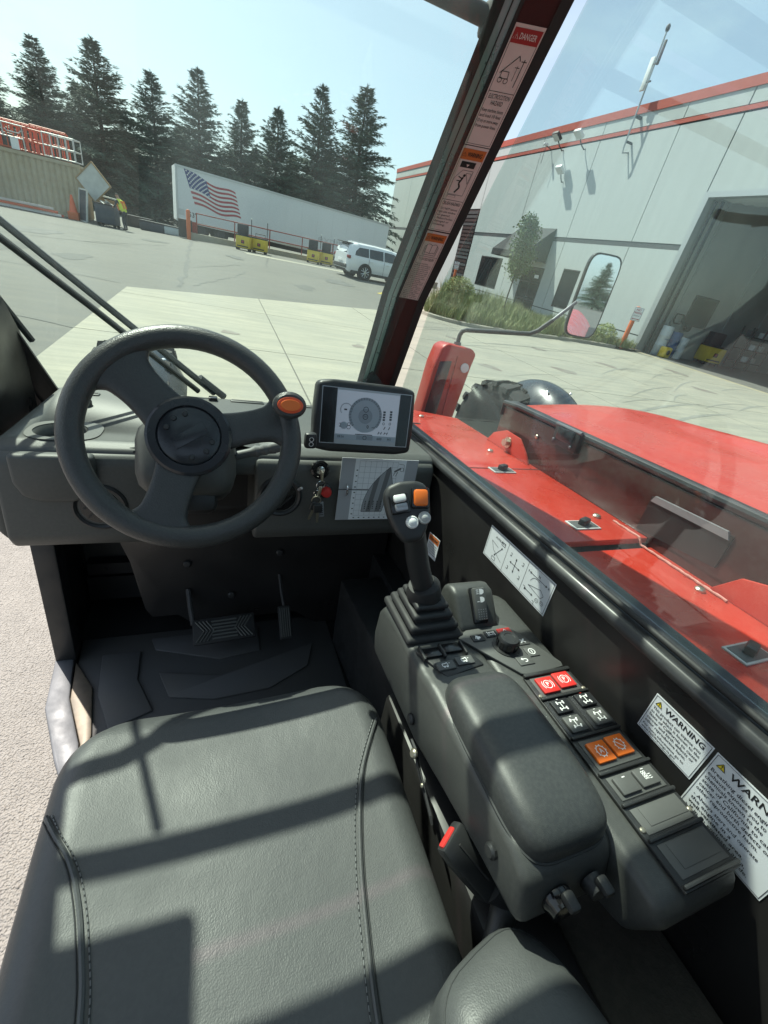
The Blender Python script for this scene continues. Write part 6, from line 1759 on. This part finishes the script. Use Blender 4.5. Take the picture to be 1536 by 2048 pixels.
q = G(); q.rbox((-.015, .010, .002), (.036, .036, .008), .004, 'black_gloss', TJ @ Matrix.Rotation(.10, 4, 'Z')); q.build('rocker_frame', joy)
q = G(); q.rbox((0, .006, .007), (.023, .014, .012), .004, 'btn_white', TJ @ Matrix.Translation((-.015, .010, 0)) @ Matrix.Rotation(.10, 4, 'Z') @ Matrix.Rotation(-.25, 4, 'X')); q.rbox((0, -.008, .004), (.023, .014, .011), .003, 'bezel_silver', TJ @ Matrix.Translation((-.015, .010, 0)) @ Matrix.Rotation(.10, 4, 'Z')); q.build('thumb_rocker', joy)
q = G(); q.rbox((.021, .018, .002), (.034, .038, .008), .005, 'black_gloss', TJ @ Matrix.Rotation(-.10, 4, 'Z')); q.build('button_frame', joy)
q = G(); q.rbox((.021, .018, .006), (.026, .030, .010), .005, 'btn_orange', TJ @ Matrix.Rotation(-.10, 4, 'Z')); q.build('orange_button', joy)
for (x, y, m_) in ((.003, -.026, 'btn_white'), (.026, -.020, 'btn_ball')):
    q = G(); q.lathe([(.0115, 0), (.0115, .004), (.0095, .0065), (.008, .006), (.004, .009), (.001, .0095)], m_, 22, TJ @ Matrix.Translation((x, y, 0))); q.build('round_button', joy)

# ---- decals on the right wall ------------------------------------------------------------
def wall_T(y, z, x=.6795): return frame((x, y, z), (0, -1, 0), (0, 0, 1))
def decal(name, T, w, h, m, lab):
    q = G(); q.prism([(0, 0), (w, 0), (w, h), (0, h)], -.0002, .0006, m, T, r=.0); o = q.build(name, TH, 0, label=lab); return o, Canvas(T @ Matrix.Translation((0, 0, .0007)), .0003)
d1, c = decal('control_decal', wall_T(.797, 1.328), .257, .089, 'decal_white', 'white decal with joystick movement diagrams')
c.frame_rect(.003, .003, .254, .086, .0008, 'ink')
for x in (.085, .165): c.line([(x, .003), (x, .086)], .0008, 'ink')
c.line([(.02, .055), (.035, .035), (.075, .02)], .001, 'ink'); c.line([(.02, .055), (.05, .05)], .001, 'ink'); c.text('AUXILIARY', .03, .068, .006, 'ink')
def arrow(p, q_, w=.0013):
    c.line([p, q_], w, 'ink'); d = Vector((q_[0] - p[0], q_[1] - p[1])).normalized(); n = Vector((-d.y, d.x))
    for e, s_ in ((Vector(q_), 1), (Vector(p), -1)):
        t_ = e + d * .004 * s_; b = e - d * .002 * s_; c.poly([tuple(t_), tuple(b + n * .003), tuple(b - n * .003)], 'ink')
arrow((.045, .025), (.065, .055)); c.frame_rect(.058, .064, .074, .074, .001, 'ink'); c.frame_rect(.036, .008, .052, .018, .001, 'ink')
arrow((.108, .045), (.142, .045)); arrow((.125, .028), (.125, .062))
for (x, y) in ((.098, .06), (.146, .062), (.098, .022), (.146, .024)): c.line([(x, y), (x + .006, y), (x + .006, y + .008), (x + .002, y + .008)], .0012, 'ink')
arrow((.18, .066), (.235, .066)); c.text('F', .172, .063, .006, 'ink'); c.text('N', .206, .070, .006, 'ink'); c.text('R', .242, .063, .006, 'ink')
c.line([(.185, .035), (.225, .048), (.238, .040), (.232, .030), (.185, .035)], .001, 'ink'); c.ring(.205, .045, .018, .001, 'ink', a0=60, a1=170); c.ring(.240, .022, .005, .001, 'ink'); c.line([(.237, .022), (.243, .022)], .001, 'ink'); c.ring(.224, .018, .005, .001, 'ink'); c.line([(.221, .018), (.227, .018)], .001, 'ink'); arrow((.18, .020), (.205, .020))
for (x, y) in ((.172, .024), (.212, .010)): c.line([(x, y), (x + .006, y), (x + .006, y - .008)], .0012, 'ink')
c.build('decal_print', d1, 0)
def tri(c, x, y, s, m='decal_yellow', k='ink'):
    c.poly([(x - s, y - s * .75), (x + s, y - s * .75), (x, y + s)], m, 1); c.line([(x - s, y - s * .75), (x + s, y - s * .75), (x, y + s), (x - s, y - s * .75)], s * .16, k, 2); c.line([(x, y - s * .1), (x, y + s * .5)], s * .2, k, 2); c.disc(x, y - s * .4, s * .13, k, 2, 8)
d2, c = decal('warning_decal', wall_T(.276, 1.318), .099, .077, 'decal_white', 'white warning decal about lead')
c.frame_rect(.002, .002, .097, .075, .0007, 'ink'); tri(c, .012, .064, .0055); c.text('WARNING', .022, .060, .0095, 'ink', width=.068, bold=.02)
for k, s_ in enumerate(('This product can expose you', 'to lead which is known to the', 'State of California to cause', 'cancer and birth defects or', 'other reproductive harm.')): c.text(s_, .006, .050 - .0075 * k, .0052, 'ink', width=min(.086, .0031 * len(s_)), bold=.006)
for k, s_ in enumerate(('For more information go to', 'www.P65Warnings.ca.gov')): c.text(s_, .006, .0115 - .0062 * k, .0044, 'ink', width=.0029 * len(s_), bold=.006)
c.build('decal_print', d2, 0)
d3, c = decal('warning_decal', wall_T(.172, 1.262), .128, .132, 'decal_white', 'white warning decal about diesel exhaust')
c.frame_rect(.002, .002, .126, .130, .0007, 'ink'); tri(c, .014, .118, .006); c.text('WARNING', .026, .113, .0105, 'ink', width=.082, bold=.02)
for k, s_ in enumerate(('Breathing diesel engine', 'exhaust exposes you to', 'chemicals known to the', 'state of California to cause', 'cancer and birth defects or', 'other reproductive harm.')): c.text(s_, .006, .100 - .0088 * k, .0060, 'ink', width=.0037 * len(s_), bold=.006)
for k, s_ in enumerate(('- Always start and operate', '  the engine in a', '  well-ventilated area.', '- If in an enclosed area,', '  vent the exhaust outside.')): c.text(s_, .008, .044 - .0085 * k, .0058, 'ink', width=.0036 * len(s_), bold=.006)
c.build('decal_print', d3, 0)
d4, c = decal('warning_decal', frame((.625, 1.0, 1.20), (.15, -.99, 0), (0, 0, 1)), .055, .075, 'decal_white', 'small orange headed warning decal behind the joystick')
c.rect(.002, .052, .053, .073, 'decal_orange'); c.text('WARNING', .006, .057, .009, 'ink', 2, width=.042, bold=.02)
for k in range(5): c.rect(.006, .042 - .008 * k, .048, .0445 - .008 * k, 'ink_grey')
c.build('decal_print', d4, 0)

# ---- decals on the pillar --------------------------------------------------------------
pa, pb = pr[2], pr[4]
axis_ = (pb - pa).normalized()
def pill_T(s):
    """s metres up the straight part of the pillar, origin at the lower left of the face"""
    u, v = -wdir, axis_
    m = Matrix((u, v, u.cross(v).normalized())).transposed().to_4x4(); m.translation = pa + axis_ * s + wdir * .0885 - tdir * .001
    return m
PW = .066
def pill_decal(s0, s1, head, hm, title, lines, lab, picture, hc='ink'):
    H = s1 - s0
    o, c = decal('warning_decal', pill_T(s0), PW, H, 'decal_pink', lab)
    c.frame_rect(.003, .003, PW - .003, H - .006, .0009, 'ink'); c.rect(.003, H - .030, PW - .003, H - .006, hm, 2)
    tri(c, .011, H - .019, .0055, hm, hc); c.text(head, .019, H - .0225, .0095, hc, 4, width=.037, bold=.02)
    picture(c, H - .030)
    y = title[1]; c.line([(.003, y), (PW - .003, y)], .001, 'ink', 2)
    for k, s_ in enumerate(title[0]): c.text(s_, PW / 2, y - .013 - .0115 * k, .0085, 'ink', 2, align='c', width=min(.050, .0047 * len(s_)), bold=.004)
    y0 = y - .013 - .0115 * len(title[0]) - .002
    step = (y0 - .008) / max(1, len(lines))
    step = min(step, .0105)
    for k, s_ in enumerate(lines): c.text(s_, .006, y0 - step * k, step * .62, 'ink', 2, width=min(.051, step * .40 * len(s_)), bold=.006)
    c.build('decal_print', o, 0)
def pic_power(c, y):
    c.line([(.014, y - .058), (.014, y - .046), (.030, y - .046), (.032, y - .058), (.014, y - .058)], .0012, 'ink', 2); c.ring(.016, y - .061, .0045, .0012, 'ink', 2); c.ring(.030, y - .062, .0045, .0012, 'ink', 2)
    c.line([(.010, y - .05), (.038, y - .018), (.043, y - .026)], .0016, 'ink', 2); c.line([(.052, y - .07), (.052, y - .022)], .0016, 'ink', 2); c.line([(.046, y - .026), (.058, y - .026)], .0014, 'ink', 2); c.line([(.043, y - .06), (.043, y - .034)], .0009, 'ink', 2); c.line([(.038, y - .037), (.048, y - .037)], .0012, 'ink', 2)
def pic_crush(c, y):
    c.rect(.012, y - .018, .050, y - .004, 'ink', 2); c.poly([(.031, y - .016), (.027, y - .010), (.035, y - .010)], 'decal_pink', 3)
    c.line([(.010, y - .085), (.010, y - .045), (.024, y - .024), (.052, y - .024), (.052, y - .085), (.010, y - .085)], .0009, 'ink', 2); c.line([(.036, y - .030), (.050, y - .030), (.050, y - .055), (.036, y - .030)], .0008, 'ink', 2)
    c.disc(.034, y - .036, .0035, 'ink', 2); c.line([(.033, y - .040), (.028, y - .056), (.034, y - .066), (.026, y - .080)], .0042, 'ink', 2); c.line([(.032, y - .044), (.020, y - .040)], .0024, 'ink', 2); c.line([(.030, y - .050), (.019, y - .050)], .0024, 'ink', 2)
    c.rect(.012, y - .092, .034, y - .087, 'ink', 2); c.rect(.0128, y - .0915, .0332, y - .0877, 'decal_pink', 3)
def pic_book(c, y):
    for s_ in (-1, 1):
        x = PW / 2
        c.line([(x, y - .010), (x + s_ * .010, y - .007), (x + s_ * .016, y - .010), (x + s_ * .016, y - .036), (x + s_ * .010, y - .034), (x, y - .037)], .0011, 'ink', 2); c.line([(x + s_ * .016, y - .013), (x + s_ * .020, y - .015), (x + s_ * .020, y - .042), (x, y - .042)], .0011, 'ink', 2)
    c.line([(PW / 2, y - .010), (PW / 2, y - .037)], .0011, 'ink', 2)
pill_decal(.452, .672, 'DANGER', 'decal_red', (('ELECTROCUTION', 'HAZARD'), .108), ('Keep machine, boom', 'and load 10 feet', '(3 m) or more away', 'from power lines.'), 'red headed electrocution danger decal, topmost on the pillar', pic_power, 'decal_pink')
pill_decal(.232, .450, 'WARNING', 'decal_orange', (('CRUSH HAZARD',), .088), ('- DO NOT remove', '  right side window', '  or panel.', '- Replace if broken,', '  damaged or', '  missing.'), 'orange headed crush hazard decal in the middle of the pillar', pic_crush)
pill_decal(-.055, .228, 'WARNING', 'decal_orange', (('TO AVOID INJURY',), .205), ('Inspect machine', 'before operating it.', 'Be sure work tool is', 'securely attached.', 'Start and operate only', "from operator's seat.", 'Use 2 wheel steer for', 'high speed travel.', 'Be sure backup alarm', 'is functioning.', 'Look in direction of', 'travel and clear path', 'before moving.', 'DO NOT use hands to', 'find oil leak - oil can', 'inject into skin.', 'Before exiting, follow', 'Mandatory Safety', 'Shutdown Procedure.', '1. Stop in level area.', '2. Fully retract boom,', '   lower work tool.', '3. Shift into Neutral,', '   apply park brake.', '4. Shut off engine,', '   remove key.'), 'long orange headed instruction decal lowest on the pillar', pic_book)

# ---- red bodywork seen through the side window ------------------------------------------------
q = G(); q.prism([(.76, 2.03), (1.0, 2.06), (1.215, 1.96), (1.215, .735), (.76, .735)], 1.372, 1.392, 'machine_red', r=.004); deck = part('side_deck', q, 'red deck cover beside the cab')
q = G(); q.prism([(.76, .715), (1.215, .715), (1.215, -1.2), (.76, -1.2)], 1.345, 1.372, 'machine_red', r=.004); q.build('deck_cover', deck)
q = G(); q.box((.985, 1.255, 1.3925), (.45, .004, .002), 'chassis'); q.build('deck_joint', deck)
q = G(); q.box((.87, 1.80, 1.393), (.10, .012, .003), 'chassis'); q.build('deck_slot', deck)
q = G(); q.box((.90, .72, 1.12), (.32, 3.0, .44), 'chassis'); q.build('deck_frame', deck)
q = G(); q.prism([(.76, 2.03), (1.0, 2.06), (1.2, 1.96), (1.2, -1.2), (.76, -1.2)], .55, 1.36, 'chassis'); q.build('chassis_rail', deck)
for (x, y, z) in ((1.016, 1.235, 1.392), (1.030, .818, 1.392), (1.026, .322, 1.372)):
    q = G(); q.rbox((x, y, z + .002), (.10, .052, .005), .002, 'lift_grey'); q.rbox((x, y, z + .0035), (.088, .042, .005), .002, 'btn_grey'); la = q.build('deck_latch', deck)
    q = G(); q.rbox((x, y, z + .014), (.04, .022, .022), .005, 'black_plastic', rotm('Z', 20, (x, y, z))); q.build('latch_handle', deck)
for (x, y, z) in ((1.135, .868, 1.392), (1.15, .515, 1.372), (.985, 1.93, 1.392), (1.10, 1.45, 1.392)):
    screw(deck, (x, y, z), (0, 0, 1), .013, 'zinc', 'bolt')
q = G(); q.tube([(1.178 + .0015 * math.sin(k * 2.1), .84 - .013 * k, 1.376 + (.018 if k < 9 else 0)) for k in range(30)], [.0025 + .0018 * abs(math.sin(k * 1.7)) for k in range(30)], 'sealant', 7); q.build('sealant_bead', deck)
q = G(); q.prism([(1.62, 1.392), (1.58, 1.44), (1.50, 1.475), (1.40, 1.472), (1.34, 1.43), (1.30, 1.392)], 1.188, 1.200, 'machine_red', YZ, r=.003); lug = part('lifting_lug', q, 'red upright lug with a hex bolt')
q = G(); q.cyl((1.187, 1.462, 1.432), (1.165, 1.462, 1.432), .017, 'zinc', n=6); q.cyl((1.19, 1.462, 1.432), (1.183, 1.462, 1.432), .024, 'zinc', n=16); q.build('hex_bolt', lug)
q = G(); q.prism([(.52, 1.372), (.47, 1.44), (.38, 1.47), (.15, 1.475), (-.2, 1.475), (-.2, 1.372)], 1.190, 1.200, 'machine_red', YZ, r=.003); lug2 = part('side_flange', q)
q = G(); q.cyl((1.188, .36, 1.425), (1.16, .36, 1.425), .022, 'zinc', n=6); q.cyl((1.19, .36, 1.425), (1.182, .36, 1.425), .031, 'zinc', n=16); q.build('hex_bolt', lug2)
# hood side, seal strip, latch
q = G(); q.prism([(1.56, 1.30), (1.60, 1.40), (1.60, 1.565), (-1.2, 1.565), (-1.2, 1.30)], 1.215, 1.235, 'hood_side', YZ, r=.004); hs = part('hood_side', q, 'dark gloss side panel of the engine hood')
q = G(); q.tube([(1.222, 1.60, 1.52), (1.222, 1.60, 1.572), (1.222, 1.5, 1.580), (1.222, .2, 1.580), (1.222, -1.2, 1.580)], .014, 'rubber_seal', 10); q.rbox((1.24, .20, 1.582), (.045, 2.75, .016), .006, 'rubber_seal'); q.build('hood_seal', hs)
q = G(); q.rbox((1.205, 1.165, 1.555), (.03, .13, .075), .008, 'black_plastic'); hl_ = q.build('hood_latch', hs)
q = G(); q.rbox((1.192, 1.165, 1.565), (.02, .085, .05), .008, 'black_gloss'); q.cyl((1.195, 1.23, 1.592), (1.195, 1.10, 1.592), .007, 'bare_steel', n=8); q.build('latch_lever', hs)
for y in (1.215, 1.125): screw(hs, (1.188, y, 1.535), (-1, 0, 0), .006, 'bare_steel')
screw(hs, (1.213, 1.33, 1.505), (-1, 0, 0), .009, 'zinc', 'bolt')
q = G(); q.prism([(.775, 1.497), (.545, 1.502), (.556, 1.522), (.768, 1.516)], 1.205, 1.2135, 'bezel_silver', YZ); q.build('step_plate', hs, 0)
q = G(); q.prism([(.78, 1.40), (.78, 1.51), (.54, 1.515), (.54, 1.42)], 1.209, 1.2135, 'panel_black', YZ); q.build('hatch_panel', hs, 0)
# red hood: domed top falling away to front and right
def hood(u, v):
    x = 1.25 + u * 1.0; y = 1.60 - v * 2.9 - .28 * max(0, u - .55) ** 1.5
    fx = max(0, (u - .62) / .38); fy = max(0, (.10 - v) / .10)
    z = 1.590 + .045 * math.sin(min(1, u / .62) * PI / 2) - .34 * fx ** 2.2 - .03 * fy ** 2 + .03 * math.exp(-((u - .62) / .10) ** 2) * sstep(.05, .3, v)
    return (x, y, z)
q = G(); q.grid(hood, 40, 60, 'machine_red'); 
fr = [hood(i / 40, 0) for i in range(41)]
q.add(fr + [(p[0], p[1] + .01, 1.10) for p in fr], [(i, i + 1, 42 + i, 41 + i) for i in range(40)], 'machine_red')
rt_ = [hood(1, i / 60) for i in range(61)]
q.add(rt_ + [(p[0], p[1], .9) for p in rt_], [(i, 62 + i - 1, 62 + i, i + 1) for i in range(60)], 'machine_red')
eh = part('engine_hood', q, 'glossy red engine hood right of the cab', 40)
# front right post with the mirror arm
q = G(); q.prism([(1.19, 1.20), (1.225, 1.60), (1.25, 1.70), (1.285, 1.725), (1.46, 1.712), (1.492, 1.685), (1.475, 1.60), (1.42, 1.20)], -2.50, -2.36, 'machine_red', frame((0, 0, 0), (1, 0, 0), (0, 0, 1)), r=.018, seg=3); po = part('mirror_post', q, 'red upright post holding the wing mirror arm')
q = G(); q.prism([(1.215, 1.30), (1.25, 1.62), (1.33, 1.63), (1.30, 1.30)], -2.362, -2.354, 'reflector', frame((0, 0, 0), (1, 0, 0), (0, 0, 1)), r=.006); q.build('lamp_window', po)
q = G(); q.lathe([(.028, 0), (.028, .006), (.01, .008)], 'lamp_clear', 18, lathe_frame((1.425, 2.357, 1.60), (0, -1, .1))); q.build('side_lamp', po)
q = G(); q.prism([(1.34, 1.25), (1.36, 1.66), (1.372, 1.66), (1.352, 1.25)], -2.359, -2.352, 'machine_red', frame((0, 0, 0), (1, 0, 0), (0, 0, 1))); q.build('post_rib', po)
q = G(); q.cyl((1.38, 2.43, 1.70), (1.38, 2.43, 1.735), .022, 'bare_steel', n=12); q.build('arm_socket', po)
q = G(); q.tube([(1.38, 2.43, 1.72), (1.383, 2.43, 1.775), (1.392, 2.425, 1.798), (1.412, 2.42, 1.808), (1.72, 2.30, 1.845), (1.765, 2.28, 1.852), (1.80, 2.26, 1.875), (1.86, 2.23, 1.945)], .013, 'dark_steel', 12); q.tube([(1.86, 2.23, 1.945), (1.96, 2.20, 2.06)], .010, 'bare_steel', 10); ma = part('mirror_arm', q)
MC = Vector((2.065, 2.20, 2.10))
TM = frame(MC, (.925, -.380, .06), (.02, -.09, 1)) @ Matrix.Rotation(math.radians(-4), 4, 'Z')
mo = []
for k in range(32):
    a = 2 * PI * k / 32; c_, s_ = math.cos(a), math.sin(a)
    mo.append((.098 * math.copysign(abs(c_) ** .42, c_), .222 * math.copysign(abs(s_) ** .30, s_)))
q = G(); q.prism(mo, -.035, .0, 'black_plastic', TM, r=.008); wm = part('wing_mirror', q, 'tall rounded wing mirror on a bent arm')
q = G(); q.add([(p[0] * .90, p[1] * .955, .0015) for p in mo], [tuple(range(32))], 'mirror', TM); q.build('mirror_glass', wm, 0)
# wheels and fenders
def wheel(x, y, z, r, w, name='front_wheel'):
    T = frame((x, y, z), (0, 1, 0), (0, 0, 1))
    q = G(); q.lathe([(r * .55, -w / 2), (r * .80, -w / 2), (r * .93, -w * .44), (r * .96, -w * .3), (r * .96, w * .3), (r * .93, w * .44), (r * .80, w / 2), (r * .55, w / 2)], 'tyre', 48, T); wh = part(name, q)
    q = G()
    for k in range(22):
        for s_ in (-1, 1):
            a = 2 * PI * (k + (.5 if s_ > 0 else 0)) / 22
            Tb = T @ Matrix.Rotation(a, 4, 'Z')
            q.add([Tb @ Vector(p) for p in ((r * .93, -.025, 0), (r * 1.0, -.02, 0), (r * 1.0, .03, 0), (r * .93, .04, 0), (r * .90, .03, s_ * w * .52), (r * .965, .035, s_ * w * .50), (r * .965, .10, s_ * w * .50), (r * .90, .11, s_ * w * .52))],
                  [(0, 1, 2, 3), (4, 7, 6, 5), (1, 5, 6, 2), (0, 4, 5, 1), (3, 2, 6, 7), (0, 3, 7, 4)], 'tyre')
    q.build('tread_lug', wh, 0)
    q = G(); q.lathe([(r * .56, -w * .3), (r * .50, -w * .42), (r * .42, -w * .2), (r * .1, -w * .2)], 'dark_steel', 28, T); q.build('rim', wh)
wheel(2.42, 3.15, .84, .60, .36)
wheel(-.42, 2.95, .83, .60, .38)
def fender(x, yc=2.90, ra=.66, name='front_fender'):
    q = G()
    def ff(u, v):
        a = math.radians(62 + 110 * u)
        w = (v - .5) * .46
        rr = ra - .21 * (abs(w) / .23) ** 2.2
        return (x + w * (1 - .25 * (abs(u - .5) * 2) ** 3), yc + rr * math.cos(a), .80 + rr * math.sin(a) * .98)
    q.grid(ff, 30, 16, 'fender_black'); f_ = part(name, q, None, 60)
    for (dx, dy) in ((-.12, -.18), (.12, -.18), (.0, .05)):
        zz_ = .80 + math.sqrt(max(0, (ra - .03) ** 2 - dy ** 2)) * .98
        screw(f_, (x + dx, yc + dy, zz_ - .002), (0, dy / ra, 1), .012, 'chrome', 'bolt')
fender(2.60, 2.95, .72); fender(-.38)
# front frame between the wheels, under the nose
q = G(); q.box((.8, 2.6, .75), (1.9, 1.0, .5), 'chassis'); part('front_axle', q)
q = G(); q.prism([(1.24, 1.58), (2.2, 1.52), (2.2, -1.2), (1.24, -1.2)], .55, 1.52, 'chassis'); part('engine_frame', q)

# ---- left mirror on its bent arm at the top front corner of the cab (its shadow falls on the seat)
q = G(); q.tube([(-.78, 1.30, 2.40), (-.68, 1.31, 2.40), (-.60, 1.33, 2.40), (-.55, 1.36, 2.40), (-.50, 1.42, 2.40), (-.44, 1.46, 2.40), (-.40, 1.46, 2.40)], .017, 'dark_steel', 10); part('mirror_arm', q)
q = G(); q.cyl((-.60, 1.44, 2.40), (-.53, 1.20, 2.40), .008, 'dark_steel', n=8); part('mirror_stay', q)
q = G(); q.prism(mo, -.035, .0, 'black_plastic', frame((-.80, 1.30, 2.22), (.95, .2, 0), (0, 0, 1)), r=.008); part('wing_mirror', q)
